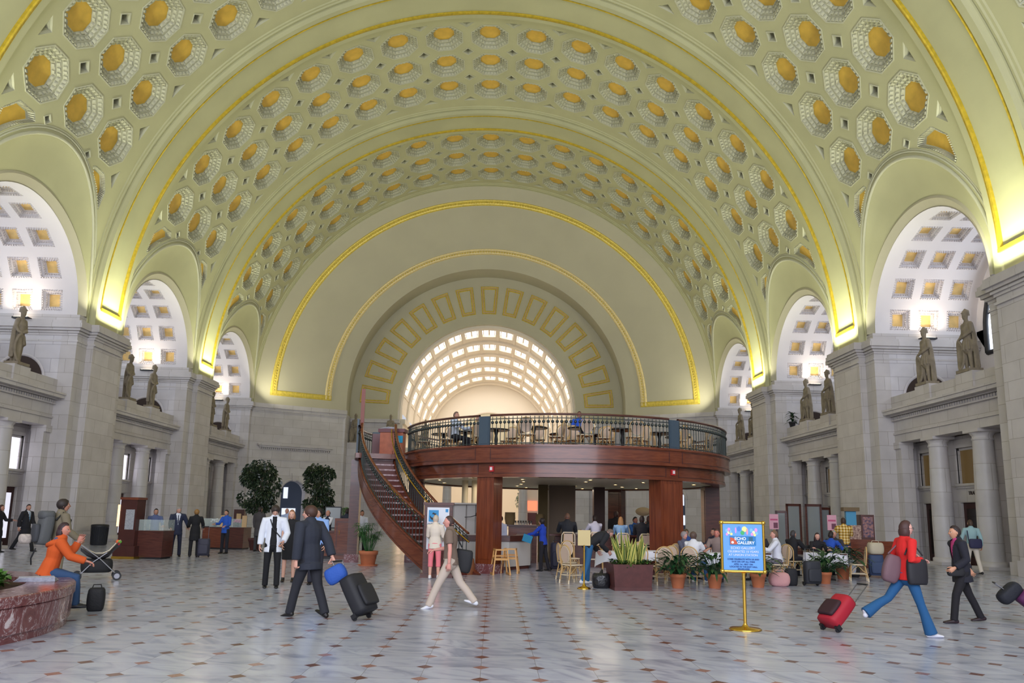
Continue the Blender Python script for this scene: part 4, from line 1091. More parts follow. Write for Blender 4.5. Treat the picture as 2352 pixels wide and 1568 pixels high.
    # shoes
    for i, (hip, kn, an, fu) in enumerate(legs):
        g = MB(); f_ = Matrix.Rotation(radians(-fu), 3, 'X')
        q = lambda x, y, z: S(an + f_ @ V(x, y, z))
        shm = cloth(P['shoe'], 'leather', .45)
        chain(g, [q(0, -.045, -.045), q(0, .02, -.048), q(0, .10, -.058), q(0, .17, -.066)], [(.040*s, .040*s), (.044*s, .040*s), (.047*s, .028*s), (.038*s, .018*s)], X, shm)
        chain(g, [q(0, 0, .0), q(0, 0, -.04)], [(.042*s, .046*s), (.044*s, .05*s)], X, shm)
        remesh_obj('shoe', g, o, .010, 1)
    P['arms'] = [(S(a[2]), a[3]) for a in arms]; P['S'] = S; P['head_c'] = S(headc); P['tp'] = lambda x, y, z: S(tp(x, y, z)); P['obj'] = o; P['legs'] = [tuple(S(q) for q in l[:3]) for l in legs]
    M = Matrix.Translation(loc) @ Matrix.Rotation(-radians(face), 4, 'Z'); P['M'] = M
    return P

# ---- statues
def make_statue(var):
    root = empty('statue')
    g = MB(); m = M_STATUE; X = V(1, 0, 0)
    c = lambda pts, rad, side=X: chain(g, pts, rad, side, m)
    # legs, torso with cuirass skirt, cloak
    hx = .10
    c([(-hx, 0, 1.02), (-hx-.01, .02, .58), (-hx-.02, -.01, .12)], [.115, .082, .055]); c([(hx, 0, 1.02), (hx+.03, .05, .58), (hx+.05, .0, .12)], [.115, .082, .055])
    c([(-hx-.02, -.05, .07), (-hx-.03, .17, .05)], [.06, .05]); c([(hx+.05, -.04, .07), (hx+.08, .17, .05)], [.06, .05])
    c([(0, 0, .78), (0, 0, 1.0), (0, 0, 1.2), (0, .01, 1.42), (0, 0, 1.6), (0, 0, 1.72)], [(.24, .19), (.20, .16), (.17, .135), (.225, .16), (.22, .13), (.09, .08)])
    c([(0, .0, 1.70), (0, .02, 1.86)], [.075, .075])
    c([(0, .03, 1.83), (0, .03, 1.93), (0, .02, 2.0)], [(.085, .10), (.098, .115), (.085, .1)])          # head
    c([(0, .115, 1.92), (0, .135, 1.9)], [.02, .022])                                                     # nose
    c([(0, .07, 1.80), (0, .085, 1.84)], [(.05, .04), (.055, .04)])                                      # beard / jaw
    c([(0, -.01, 1.99), (0, .0, 2.05), (0, -.01, 2.09)], [(.115, .13), (.10, .12), (.05, .07)])           # helmet
    c([(0, .10, 2.0), (0, .17, 1.985)], [(.08, .02), (.05, .015)])                                       # visor
    c([(0, .12, 2.03), (0, .02, 2.13), (0, -.12, 2.08), (0, -.15, 1.93)], [.02, .03, .03, .02])           # crest
    # arms folded onto the shield rim
    c([(-.22, 0, 1.6), (-.28, .03, 1.34), (-.12, .17, 1.22), (.12, .20, 1.15)], [.085, .068, .055, .045])
    c([(.22, 0, 1.6), (.29, -.02, 1.36), (.30, .10, 1.18), (.24, .20, 1.12)], [.085, .068, .055, .045])
    for k in range(4): c([(.12+.02*k, .20, 1.15-.012*k), (.19+.015*k, .24, 1.12-.02*k)], [.014, .012])
    # cloak
    c([(0, -.10, 1.66), (-.02, -.17, 1.3), (-.06, -.20, .8), (-.10, -.20, .15)], [(.19, .05), (.21, .06), (.21, .07), (.22, .08)])
    c([(-.20, -.06, 1.62), (-.25, -.10, 1.2), (-.25, -.12, .7), (-.25, -.13, .12)], [(.045, .07), (.045, .09), (.05, .10), (.05, .10)])
    if var == 1: c([(.22, -.05, 1.62), (.28, -.09, 1.2), (.28, -.09, .8), (.27, -.10, .3)], [(.045, .07), (.05, .09), (.05, .1), (.05, .1)])
    # pleats of the skirt
    for k in range(12):
        a = 2*pi*k/12; c([(.19*cos(a), .15*sin(a), 1.05), (.25*cos(a), .20*sin(a), .76)], [.03, .035])
    f = remesh_obj('figure', g, root, .018, 2)
    sh = MB(); prof = []
    # tall oval shield standing in front of the leg
    cx, cy = .26, .19
    rings = []
    for rr, d in ((1, 0), (1.0, .05), (.88, .065), (.84, .045), (.3, .075), (.05, .085)):
        rings.append([(cx+.20*rr*cos(2*pi*k/28), cy+d-.10*(rr*cos(2*pi*k/28))**2, .60+.52*rr*sin(2*pi*k/28)) for k in range(28)])
    sh.loft(rings, m, True, True, True); sh.build('shield', root)
    p = MB(); p.box(-.38, .40, -.26, .30, -.0, .10, m); p.build('plinth', root)
    return root
ST = [make_statue(0), make_statue(1)]
used_st = [False, False]
for s in (-1, 1):
    for (y0, y1, k) in bays:
        if k < 0: continue
        yc = (y0+y1)/2
        for q in (-1.4, 1.4):
            if s < 0 and k == 0 and q < 0: continue
            v = 0 if q*s > 0 else 1
            if used_st[v]: r = copy_tree(ST[v])
            else: r = ST[v]; used_st[v] = True
            r.location = (s*18.55, yc+q, 7.225); r.rotation_euler = (0, 0, pi/2 if s > 0 else -pi/2); r.scale = (1.0, 1.0, 1.15)
            side = 'left' if s < 0 else 'right'; bn = {0: 'nearest', 1: 'middle', 2: 'farthest'}[k]
            if s < 0 and k == 0: lb = 'helmeted stone soldier statue on the nearest ledge of the left wall'
            else: lb = 'helmeted stone soldier statue, %s of the pair on the %s ledge of the %s wall' % ('nearer' if q < 0 else 'farther', bn, side)
            tag(r, lb, 'statue', 'soldier statues')

for (x, y, z, lb) in ((-7.95, 62.3, 7.3, 'stone statue with a shield beside the far opening, left of the deck host stand'), (-5.2, 63.85, 7.12, 'distant stone statue on the white screen in the far opening'), (-10.85, 62.3, 7.3, 'stone statue in the corner at the far left behind the stair head')):
    r = copy_tree(ST[0]); r.location = (x, y, z); r.rotation_euler = (0, 0, pi); r.scale = (1.0, 1.0, 1.15); tag(r, lb, 'statue', 'soldier statues')
def plaid():
    m = bpy.data.materials.new('yellow_plaid'); m.use_nodes = True; nt = m.node_tree; b = nt.nodes['Principled BSDF']; b.inputs['Roughness'].default_value = .85
    tc = nt.nodes.new('ShaderNodeTexCoord'); sp = nt.nodes.new('ShaderNodeSeparateXYZ'); nt.links.new(tc.outputs['Object'], sp.inputs[0])
    f = lambda o, s_: mathn(nt, 'GREATER_THAN', mathn(nt, 'SINE', mathn(nt, 'MULTIPLY', o, s_)), .2)
    a = mathn(nt, 'MULTIPLY', mathn(nt, 'ADD', f(sp.outputs[0], 70), f(sp.outputs[2], 70)), .5)
    cr = nt.nodes.new('ShaderNodeValToRGB'); e = cr.color_ramp.elements; e[0].color = rgb(226, 206, 160); e[1].color = rgb(120, 88, 40); x = e.new(.5); x.color = rgb(206, 160, 56); nt.links.new(a, cr.inputs[0]); nt.links.new(cr.outputs[0], b.inputs['Base Color']); return m
PLAID = plaid()
# ================================================================ ROUND CAFE
CX, CY = 3.2, 26.4
def PC(r, a, z=0): return (CX+r*cos(radians(a)), CY+r*sin(radians(a)), z)
def arcring(mb, r0, r1, z0, z1, a0, a1, m, n=None, m_top=None):
    n = n or max(2, int(abs(a1-a0)/3)); A = [a0+(a1-a0)*i/n for i in range(n+1)]
    full = abs(abs(a1-a0)-360) < .01
    o = [[PC(r1, a, z0) for a in A], [PC(r1, a, z1) for a in A]]; i_ = [[PC(r0, a, z1) for a in A], [PC(r0, a, z0) for a in A]]
    mb.loft([o[0], o[1]], m, False, False, True); mb.loft([o[1], i_[0]], m_top or m, False, False, True)
    if r0 > .01: mb.loft([i_[0], i_[1]], m, False, False, True)
    mb.loft([i_[1], o[0]], m, False, False, True)
    if not full:
        for k in (0, -1): mb.add([o[0][k], o[1][k], i_[0][k], i_[1][k]], [(0, 1, 2, 3)], m)
M_DECKF = mat('walnut_deck_boards', rgb(150, 84, 40), .35, noise=.3, nscale=5)
M_SOFF = mat('cream_soffit', rgb(206, 200, 180), .5)
M_PART = mat('cream_partition', rgb(206, 202, 196), .6)
M_TAUPE = mat('taupe_column_cloth', rgb(120, 106, 92), .8)
deck = empty('cafe_platform', (0, 0, 0))
tag(deck, 'round raised mahogany cafe platform standing in the middle of the hall', 'platform')
mb = MB(); arcring(mb, 0, 5.1, 2.75, 3.2, 0, 360, M_SOFF, 96); arcring(mb, 0, 5.45, 3.2, 3.5, 0, 360, M_WOODD, 96, M_DECKF); arcring(mb, 5.6, 7.2, 3.38, 3.54, 172, 196, M_WOOD, 12, M_DECKF); arcring(mb, 5.3, 5.7, 3.40, 3.54, 172, 196, M_WOOD, 12, M_DECKF); mb.build('floor_slab', deck)
mb = MB()
arcring(mb, 5.3, 5.56, 3.14, 3.56, 0, 360, M_WOOD, 120); arcring(mb, 5.3, 5.60, 3.10, 3.16, 0, 360, M_WOOD, 120); arcring(mb, 5.3, 5.60, 3.54, 3.60, 0, 360, M_WOOD, 120)
mb.build('upper_fascia', deck)
mb = MB(); arcring(mb, 5.0, 5.40, 2.74, 3.12, 0, 360, M_WOOD, 120); arcring(mb, 5.0, 5.43, 2.70, 2.76, 0, 360, M_WOOD, 120); mb.build('lower_fascia', deck)
mb = MB()
for a in range(0, 360, 60):
    for da in (-2.6, 2.6):
        arcring(mb, 5.55, 5.575, 3.18, 3.53, a+da-.12, a+da+.12, M_WOODD, 1); arcring(mb, 5.39, 5.415, 2.78, 3.08, a+da-.12, a+da+.12, M_WOODD, 1)
    arcring(mb, 5.56, 5.572, 3.20, 3.215, a+3, a+57, M_WOODD, 20); arcring(mb, 5.56, 5.572, 3.50, 3.515, a+3, a+57, M_WOODD, 20)
    arcring(mb, 5.40, 5.412, 2.80, 2.815, a+3, a+57, M_WOODD, 20); arcring(mb, 5.40, 5.412, 3.06, 3.075, a+3, a+57, M_WOODD, 20)
mb.build('panel_beading', deck)
def orient(a): return Matrix.Rotation(radians(a), 3, 'Z')
cl = {-120: 'left front, beside the stair', -60: 'right front', 0: 'far right edge', 60: 'back right', 120: 'back left', 180: 'left back'}
for a in (-120, -60, 0, 60, 120, 180):
    t = empty('wooden_post', PC(5.12, a), radians(a)); wd = .85 if a == -60 else .56
    b = MB(); b.box(-.25, .25, -wd/2, wd/2, .27, 2.72, M_WOODV if a in (-120, -60) else M_WOODD); b.box(-.265, .265, -wd/2+.1, wd/2-.1, .4, 2.6, M_WOODV if a in (-120, -60) else M_WOODD); b.build('shaft', t)
    b = MB(); b.box(-.3, .3, -wd/2-.06, wd/2+.06, 0, .27, M_REDM); b.build('marble_base', t)
    tag(t, 'mahogany post with red marble base under the cafe deck, %s' % cl[a], 'post', 'cafe posts')
# fire alarms on the fascia
for a in (-117.6, -60):
    t = empty('fire_alarm', PC(5.41, a, 2.93), radians(a))
    b = MB(); b.box(0, .05, -.07, .07, -.08, .08, mat('alarm_red', rgb(190, 40, 45), .4)); b.build('housing', t)
    b = MB(); b.box(.045, .07, -.035, .035, -.04, .05, mat('alarm_lens', rgb(235, 225, 225), .3)); b.build('strobe_lens', t)
    tag(t, 'small red fire alarm strobe on the deck fascia above the %s post' % ('left' if a < -100 else 'right'), 'alarm', 'fire alarms')
# soffit downlights
random.seed(3)
i = 0
for r, n_ in ((4.4, 12), (3.1, 9), (1.8, 5)):
    for q in range(n_):
        a = 360*q/n_+15*(r > 4)
        t = MB(); c = PC(r, a, 2.745)
        t.lathe([(.07, 0), (.07, -.012), (.045, -.014)], M_BRASS, c, 12, True, False)
        t.lathe([(.045, -.010), (.001, -.010)], mat('downlight_glow', (1, .9, .75, 1), .4, emit=14, ecol=(1, .85, .62, 1)), c, 12, False, False)
        o = t.build('downlight'); tag(o, 'small recessed downlight in the cream ceiling under the cafe deck', 'light', 'cafe downlights')
for a in (0, 72, 144, 216, 288):
    d = bpy.data.lights.new('downlight_pool', 'AREA'); d.energy = 16; d.color = (1, .84, .64); d.size = .8; lo = bpy.data.objects.new('downlight_pool', d); COL.objects.link(lo); lo.location = PC(3.2, a, 2.66)
# ---- curved railing sections
def baluster_mesh(h=.80, ball=True):
    b = MB(); b.tube([(0, 0, 0), (0, 0, h)], .013, M_IRON, 6)
    if ball: b.sphere((0, 0, h-.165), .046, M_IRON, 10, 7); b.lathe([(.016, h-.21), (.016, h-.12)], M_IRON, seg=6)
    return b
BAL = None
def curved_rail(name, label, a0, a1, n, r=5.47, zf=3.6, zfun=None, group='deck railings'):
    """section of round railing with balusters"""
    global BAL
    root = empty(name); tag(root, label, 'railing', group)
    zf_ = zfun or (lambda a: zf)
    m = max(6, int(abs(a1-a0)/3)); A = [a0+(a1-a0)*i/m for i in range(m+1)]
    h = MB()
    prof = [(-.04, 0), (-.045, .03), (-.025, .055), (.025, .055), (.045, .03), (.04, 0)]
    h.loft([[PC(r+x, a, zf_(a)+.84+z) for a in A] for x, z in prof+[prof[0]]], M_WOODD if zfun is None else M_WOOD, False, False, True); h.build('handrail', root)
    t = MB(); t.tube([PC(r, a, zf_(a)+.755) for a in A], .013, M_IRON, 6); t.build('upper_bar', root)
    t = MB(); t.tube([PC(r, a, zf_(a)+.05) for a in A], .014, M_IRON, 6); t.build('bottom_bar', root)
    for i in range(n):
        a = a0+(a1-a0)*(i+.5)/n
        if BAL is None:
            o = baluster_mesh().build('baluster', root); BAL = o
        else:
            o = BAL.copy(); COL.objects.link(o); o.parent = root
        o.location = PC(r, a, zf_(a)+.02)
    return root
for a0, lb in ((-120, 'curved iron baluster railing along the front of the cafe deck'), (-60, 'curved iron railing on the right side of the cafe deck'), (0, 'curved iron railing at the back right of the cafe deck'), (60, 'curved iron railing at the back of the cafe deck'), (120, 'curved iron railing at the back left of the cafe deck')):
    curved_rail('railing', lb, a0+1.9, a0+58.1, 42 if a0 < -30 else 30)
curved_rail('railing', 'curved iron railing on the left side of the cafe deck, right of the stair head', -168, -121.9, 34)
curved_rail('railing', 'short railing round the stair landing at the left of the deck', 168, 192, 12, r=7.1)
for a in (-120, -60, 0, 60, 120):
    t = MB(); rot = orient(a); t.obox(PC(5.49, a, 4.02), (.06, .36, .84), rot, M_BLUEP); t.obox(PC(5.49, a, 4.02), (.075, .28, .74), rot, M_BLUEP)
    t.build('slate_panel', deck)
# ---- staircase
A0, A1, NS = -121.0, -172.0, 20
stair = empty('staircase'); tag(stair, 'curved mahogany staircase with veined marble treads rising to the cafe deck', 'staircase')
M_TREAD = mat('veined_tread', rgb(150, 110, 112), .35, color2=rgb(205, 185, 190), nscale=9)
M_RISER = mat('riser_wood', rgb(92, 36, 26), .4)
for i in range(NS):
    a = A0+(A1-A0)*i/NS; b_ = A0+(A1-A0)*(i+1)/NS; z = 3.56*(i+1)/NS
    s_ = MB(); arcring(s_, 5.95, 6.95, z-.045, z, a+.15, b_, M_TREAD, 3); arcring(s_, 5.95, 6.95, z-.178, z-.045, a, a-.25, M_RISER, 1); s_.build('step', stair)
zst = lambda a: 3.56*(a-A0)/(A1-A0)
for (r0, r1, nm) in ((6.95, 7.07, 'outer_stringer'), (5.84, 5.95, 'inner_stringer')):
    s_ = MB(); A = [A0+3+(A1-A0-3)*i/40 for i in range(41)]
    def row(r, dz): return [PC(r, a, min(max(0.0, zst(a)+dz), 3.6 if dz > 0 else 3.6)) for a in A]
    s_.loft([row(r1, -.34), row(r1, .22)], M_WOOD, False, False, True); s_.loft([row(r1, .22), row(r0, .22)], M_WOOD, False, False, True)
    s_.loft([row(r0, .22), row(r0, -.34)], M_WOOD, False, False, True); s_.loft([row(r0, -.34), row(r1, -.34)], M_WOOD, False, False, True)
    for dz in (-.27, .15): s_.tube([PC(r1+.006, a, max(.02, zst(a)+dz)) for a in A], .008, M_WOODD, 4)
    s_.build(nm, stair)
s_ = MB(); A = [A0+(A1-A0)*i/40 for i in range(41)]
s_.loft([[PC(5.95, a, max(0, zst(a)-.2)) for a in A], [PC(6.95, a, max(0, zst(a)-.2)) for a in A]], M_WOODD, False, False, True); s_.build('underside', stair)
curved_rail('railing', 'outer iron railing sweeping up the curved stair', A0-1, A1, 44, r=7.01, zfun=lambda a: zst(a)+.18, group='stair railings')
rr = curved_rail('railing', 'inner iron railing with brass grab rail along the curved stair', A0-1, A1, 40, r=5.89, zfun=lambda a: zst(a)+.18, group='stair railings')
g = MB(); g.tube([PC(6.02, a, zst(a)+.88) for a in A], .022, M_BRASS, 8); g.build('brass_grab_rail', rr)
g = MB(); g.tube([PC(6.88, a, zst(a)+.86) for a in A[:26]], .018, M_BRASS, 8); g.build('brass_grab_rail', [o for o in COL.objects if o.get('label') == 'outer iron railing sweeping up the curved stair'][0])
t = empty('wooden_post', PC(7.15, -176), radians(-176)); b = MB(); b.box(-.16, .16, -.30, .30, .27, 3.4, M_WOODD); b.build('shaft', t); b = MB(); b.box(-.24, .24, -.36, .36, 0, .27, M_REDM); b.build('marble_base', t)
tag(t, 'dark mahogany post with red marble base carrying the stair landing', 'post', 'cafe posts')
t = MB(); rot = orient(-174); t.obox(PC(7.13, -173.5, 4.15), (.07, .55, 1.2), rot, M_BLUEP); t.build('slate_panel', deck)
t = MB(); t.obox(PC(7.02, -173, 5.05), (.12, .16, 1.5), rot, mat('redwood_board', rgb(134, 72, 62), .5)); o = t.build('upright_board'); tag(o, 'tall narrow reddish board standing upright above the stair head', 'board')
t = empty('host_stand', (-2.75, 25.9, 3.58), radians(-8)); b = MB(); b.box(-.40, .40, -.2, .2, 0, .78, mat('cherry_veneer', rgb(186, 104, 74), .35, noise=.2, nscale=6)); b.build('body', t)
b = MB(); b.box(-.46, .46, -.25, .25, .78, .90, mat('maroon_top', rgb(112, 66, 72), .4)); b.build('counter', t)
b = MB(); b.box(.16, .40, -.222, -.205, .42, .66, mat('cyan_notice', rgb(40, 160, 205), .6)); b.build('notice', t)
tag(t, 'cherry wood host stand with a cyan notice at the top of the stair', 'stand')
t = MB()
for q in range(5): t.obox((-2.95+.03*q, 25.9-.02*q, 4.485+.012*q), (.5-.05*q, .3, .01), .1*q, mat('paper_white', rgb(228, 228, 235), .7))
tag(t.build('paper_stack', None), 'loose white menus lying on the host stand', 'papers')
t = MB(); t.obox((-3.45, 27.4, 4.0), (.5, .4, .9), .2, mat('maroon_top', rgb(112, 66, 72), .4)); t.obox((-3.45, 27.4, 4.48), (.5, .4, .06), .2, M_BLUEP); tag(t.build('podium'), 'dark podium with a slate top behind the host stand', 'podium')
# ---- bar under the deck
bar = empty('bar_counter'); tag(bar, 'cream panelled bar counter with mahogany top under the cafe deck', 'counter')
pts = [(-1.1, 26.6), (-1.1, 23.9), (-.35, 23.2), (1.25, 23.2), (1.95, 24.2), (2.1, 26.6)]
def offset_poly(P, d):
    out = []
    for i, p in enumerate(P):
        a = Vector(P[max(i-1, 0)]); b = Vector(P[min(i+1, len(P)-1)]); t = (b-a).normalized(); out.append((p[0]+t.y*d*-1, p[1]+t.x*d))
    return out
def wallstrip(mb, P, z0, z1, th, m):
    Q = offset_poly(P, th); mb.loft([[(x, y, z0) for x, y in P], [(x, y, z1) for x, y in P], [(x, y, z1) for x, y in Q], [(x, y, z0) for x, y in Q], [(x, y, z0) for x, y in P]], m, False, False, False)
b = MB(); wallstrip(b, pts, .1, .85, .3, M_PART); b.build('front_panels', bar)
b = MB(); wallstrip(b, offset_poly(pts, -.06), .85, 1.02, .55, M_WOODD); b.build('bar_top', bar)
b = MB(); wallstrip(b, offset_poly(pts, .05), 0, .1, .2, M_WOODD); b.build('kick_plate', bar)
part = MB(); P2 = [(-1.0, 26.2), (-.95, 25.2), (-.5, 24.6), (.55, 24.45)]; wallstrip(part, P2, 1.0, 2.0, .08, M_PART); part.box(-.9, .55, 24.4, 24.7, 1.95, 2.0, M_PART)
for q in (.0, .3): part.box(-.12+q, -.11+q, 24.44, 24.5, 1.05, 1.95, M_BROWN)
tag(part.build('partition'), 'cream curved partition standing on the bar left of the front post', 'partition')
t = MB(); t.tube([(-.15, 24.42, 1.55), (.05, 24.2, 1.56), (.22, 24.15, 1.62)], .012, M_BLACK, 6); t.sphere((.25, 24.15, 1.64), .06, M_BLACK, 10, 8, (1, 1, 1.2)); tag(t.build('wall_lamp'), 'black swing-arm lamp on the cream partition', 'lamp')
# shafts
for (x, y, w_, d_, m, nm, lb) in ((3.28, 28.2, .95, .7, M_TAUPE, 'service_column', 'wide taupe service column rising behind the bar under the deck'), (2.55, 27.6, .34, .3, mat('olive_column', rgb(92, 78, 44), .7), 'service_column', 'narrow olive column left of the taupe service column'), (4.77, 29.0, .42, .4, mat('dark_maroon_column', rgb(56, 26, 24), .5), 'wooden_post', 'dark maroon post behind the seated diners under the deck')):
    b = MB(); b.box(x-w_/2, x+w_/2, y-d_/2, y+d_/2, 0, 2.745, m); tag(b.build(nm), lb, 'column')
for x in (-.2, .12):
    b = MB(); b.lathe([(.1, 2.0), (.1, 2.75)], mat('cream_paint_pipe', rgb(212, 200, 170), .6), (x, 25.2, 0), 16); tag(b.build('pipe'), 'round cream pipe above the partition, %s of two' % ('left' if x < 0 else 'right'), 'pipe', 'cream pipes')
# counter behind the bar with glasses and lamps
back = MB(); back.box(1.3, 2.3, 26.9, 27.4, 0, 1.25, M_WOOD); back.box(1.2, 2.4, 26.8, 27.5, 1.25, 1.31, M_WOODD); tag(back.build('back_counter'), 'wooden back counter behind the bar with baskets on it', 'counter')
for i, (x, r, h) in enumerate(((1.45, .19, .42), (2.5, .14, .38))):
    b = MB(); b.lathe([(r*.8, 0), (r, h*.5), (r*.95, h), (r*1.05, h*1.02)], mat('wicker_basket', rgb(140, 120, 84), .9, bump=.4, bscale=60), (x-.1, 27.1, 1.31), 18); tag(b.build('basket'), 'round wicker canister on the back counter, %s' % ('left' if i == 0 else 'right'), 'basket', 'wicker canisters')
M_CLEAR = mat('clear_glass', (1, 1, 1, 1), .05, trans=.9)
def glass(loc, lb, grp, m=None, h=.14, r=.033):
    b = MB(); b.lathe([(r*.7, 0), (r, h*.4), (r, h), (r*.9, h*.98), (r*.6, h*.1)], m or M_CLEAR, (0, 0, 0), 12); o = b.build('drinking_glass'); o.location = loc; tag(o, lb, 'glass', grp); return o
g0 = glass((1.55, 26.95, 1.315), 'clear glass on the back counter behind the bar', 'glasses on the back counter')
for i in range(1, 7):
    o = g0.copy(); COL.objects.link(o); o.location = (1.55+.09*i, 26.9+.07*(i % 2), 1.315)
# ---- rattan chairs
M_RAT = mat('rattan_cane', rgb(206, 168, 112), .5); M_RATL = mat('pale_cane_binding', rgb(228, 210, 180), .5); M_WEAVE = mat('pink_cream_weave', rgb(214, 188, 168), .7, bump=.5, bscale=150)
def make_chair():
    t = empty('bistro_chair')
    b = MB(); b.loft([[(.21*sx*c_+0, .20*sn, z) for c_, sn, sx in [(max(-1, min(1, 1.25*cos(2*pi*k/20))), max(-1, min(1, 1.25*sin(2*pi*k/20))), 1) for k in range(20)]] for z in (.43, .46)], M_WEAVE, True, True, False)
    b.tube([(.21*max(-1, min(1, 1.25*cos(2*pi*k/20))), .20*max(-1, min(1, 1.25*sin(2*pi*k/20))), .445) for k in range(21)], .018, M_RATL, 6); b.build('seat', t)
    # oval woven back, tilted
    T = lambda x, z: (x, -.20-.10*(z-.46), z)
    b = MB(); rx, rz, cz = .165, .20, .70
    o_ = [T(rx*cos(2*pi*k/24), cz+rz*sin(2*pi*k/24)) for k in range(24)]
    b.add(o_+[(x, y-.012, z) for x, y, z in o_], [tuple(range(24)), tuple(range(47, 23, -1))], M_WEAVE); b.build('woven_back', t)
    b = MB(); b.tube([T(rx*1.03*cos(2*pi*k/24), cz+rz*1.03*sin(2*pi*k/24)) for k in range(25)], .012, M_RATL, 6)
    arch = [T(-.20, .44)]+[T(.225*cos(pi-pi*k/16), .72+.21*sin(pi*k/16)) for k in range(17)]+[T(.20, .44)]
    b.tube(arch, .016, M_RAT, 7); b.build('back_frame', t)
    for sx in (-1, 1):
        for sy, nm in ((1, 'leg'), (-1, 'leg')):
            l = MB(); l.tube([(sx*.17, sy*.17, .44), (sx*.19, sy*.19 if sy > 0 else -.22, .2), (sx*.195, sy*.2 if sy > 0 else -.25, 0)], .016, M_RAT, 7); l.tube([(sx*.195, sy*.2 if sy > 0 else -.25, .0), (sx*.193, sy*.198 if sy > 0 else -.243, .09)], .020, M_RATL, 7); l.build('leg', t)
    b = MB()
    for q in (0, 1):
        for sx in (-1, 1):
            P = [(sx*.19, .19, .22), (sx*.1, .185, .40), (0, .18, .425)] if q == 0 else [(sx*.19, -.20, .22), (sx*.1, -.195, .40), (0, -.19, .425)]
            b.tube(P, .010, M_RAT, 6)
        y = .19 if q == 0 else -.22; b.tube([(-.19, y, .2), (.19, y, .2)], .011, M_RATL, 6)
    for sx in (-1, 1):
        b.tube([(sx*.19, .19, .2), (sx*.192, -.22, .2)], .011, M_RATL, 6); b.tube([(sx*.185, .16, .24), (sx*.18, 0, .42), (sx*.185, -.18, .24)], .010, M_RAT, 6)
    b.build('stretchers', t)
    return t
def make_stool():
    t = empty('bar_chair')
    b = MB(); b.box(-.22, .22, -.2, .2, .74, .78, M_WEAVE); b.tube([(-.22, -.2, .76), (.22, -.2, .76), (.22, .2, .76), (-.22, .2, .76), (-.22, -.2, .76)], .018, M_RATL, 6); b.build('seat', t)
    T = lambda x, z: (x, -.20-.12*(z-.76), z)
    b = MB(); q = [T(-.14, .84), T(.14, .84), T(.13, 1.10), T(-.13, 1.10)]; b.add(q+[(x, y-.012, z) for x, y, z in q], [(0, 1, 2, 3), (7, 6, 5, 4)], M_WEAVE); b.build('woven_back', t)
    b = MB(); b.tube([T(-.21, .78), T(-.20, 1.06), T(-.15, 1.14), T(.15, 1.14), T(.20, 1.06), T(.21, .78)], .017, M_RATL, 7); b.tube([T(-.21, .83), T(.21, .83)], .012, M_RATL, 6); b.tube([T(-.145, .83), T(-.135, 1.12)], .013, M_RAT, 6); b.tube([T(.145, .83), T(.135, 1.12)], .013, M_RAT, 6); b.build('back_frame', t)
    for sx in (-1, 1):
        for sy in (-1, 1):
            l = MB(); l.tube([(sx*.19, sy*.17, .75), (sx*.215, sy*.205, 0)], .017, M_RAT, 7); l.build('leg', t)
    b = MB()
    for z in (.27, .30): pass
    for sy in (-1, 1):
        b.tube([(-.21, sy*.2, .28), (.21, sy*.2, .28)], .012, M_RATL, 6)
        for sx in (-1, 1): b.tube([(sx*.2, sy*.19, .5), (sx*.1, sy*.18, .70), (0, sy*.18, .74)], .010, M_RAT, 6)
    for sx in (-1, 1): b.tube([(sx*.21, -.2, .28), (sx*.21, .2, .28)], .012, M_RATL, 6)
    b.build('stretchers', t); return t
CHAIR = make_chair(); STOOL = make_stool(); used = {'c': False, 's': False}
def put(kind, x, y, z, rz, label, group):
    src = CHAIR if kind == 'c' else STOOL
    o = copy_tree(src) if used[kind] else src; used[kind] = True
    o.location = (x, y, z); o.rotation_euler = (0, 0, radians(rz)); tag(o, label, 'chair' if kind == 'c' else 'bar chair', group); return o
ZD = 3.6
M_TOPD = mat('black_table_top', rgb(40, 34, 34), .25)
def make_ped():
    t = empty('pedestal_table'); b = MB(); b.lathe([(.40, .70), (.42, .715), (.42, .735), (.40, .745)], M_TOPD, seg=28); b.build('table_top', t)
    b = MB(); b.lathe([(.05, .04), (.035, .12), (.045, .3), (.06, .42), (.04, .55), (.07, .70)], M_BLACK, seg=14); b.build('pedestal', t)
    b = MB(); b.lathe([(.26, 0), (.26, .03), (.06, .06)], M_BLACK, seg=20); b.build('base', t); return t
PED = make_ped(); first = True
deck_tabs = [(-127, 4.0), (-108, 4.15), (-88, 4.05), (-70, 4.1), (-49, 4.1), (-31, 4.1), (-12, 4.1), (-146, 4.1), (-160, 4.4), (-97, 2.3), (-70, 2.3)]
names = ['left of the front panel', 'right of the left panel', 'at the front middle', 'right of the deck middle', 'right of the right panel', 'towards the right end', 'at the right end', 'near the stair head', 'at the left end', 'in the second row, left', 'in the second row, right']
random.seed(11)
for i, (a, r) in enumerate(deck_tabs):
    t = PED if first else copy_tree(PED); first = False
    t.location = PC(r, a, 3.505); tag(t, 'small dark pedestal table on the cafe deck, %s' % names[i], 'table', 'deck tables')
    for k, (dr, da) in enumerate(((.0, 9.4), (-.78, -1.5), (.70, 0))):
        x, y, z = PC(r+dr, a+da*(1 if dr == 0 else 1), 3.505); fx, fy = t.location.x-x, t.location.y-y
        put('c', x, y, z, math.degrees(atan2(fy, fx))-90+random.uniform(-26, 26), 'rattan chair at the deck table %s, %s' % (names[i], ['to its right', 'behind it', 'back to the rail'][k]), 'bistro chairs on the deck')
b = MB(); b.box(2.0, 5.9, 28.0, 28.5, 3.5, 4.25, M_DECKF); b.box(1.9, 6.0, 27.9, 28.6, 4.25, 4.33, M_WOODD); tag(b.build('bar_counter'), 'long wooden bar with dark top in the middle of the upper deck', 'counter')
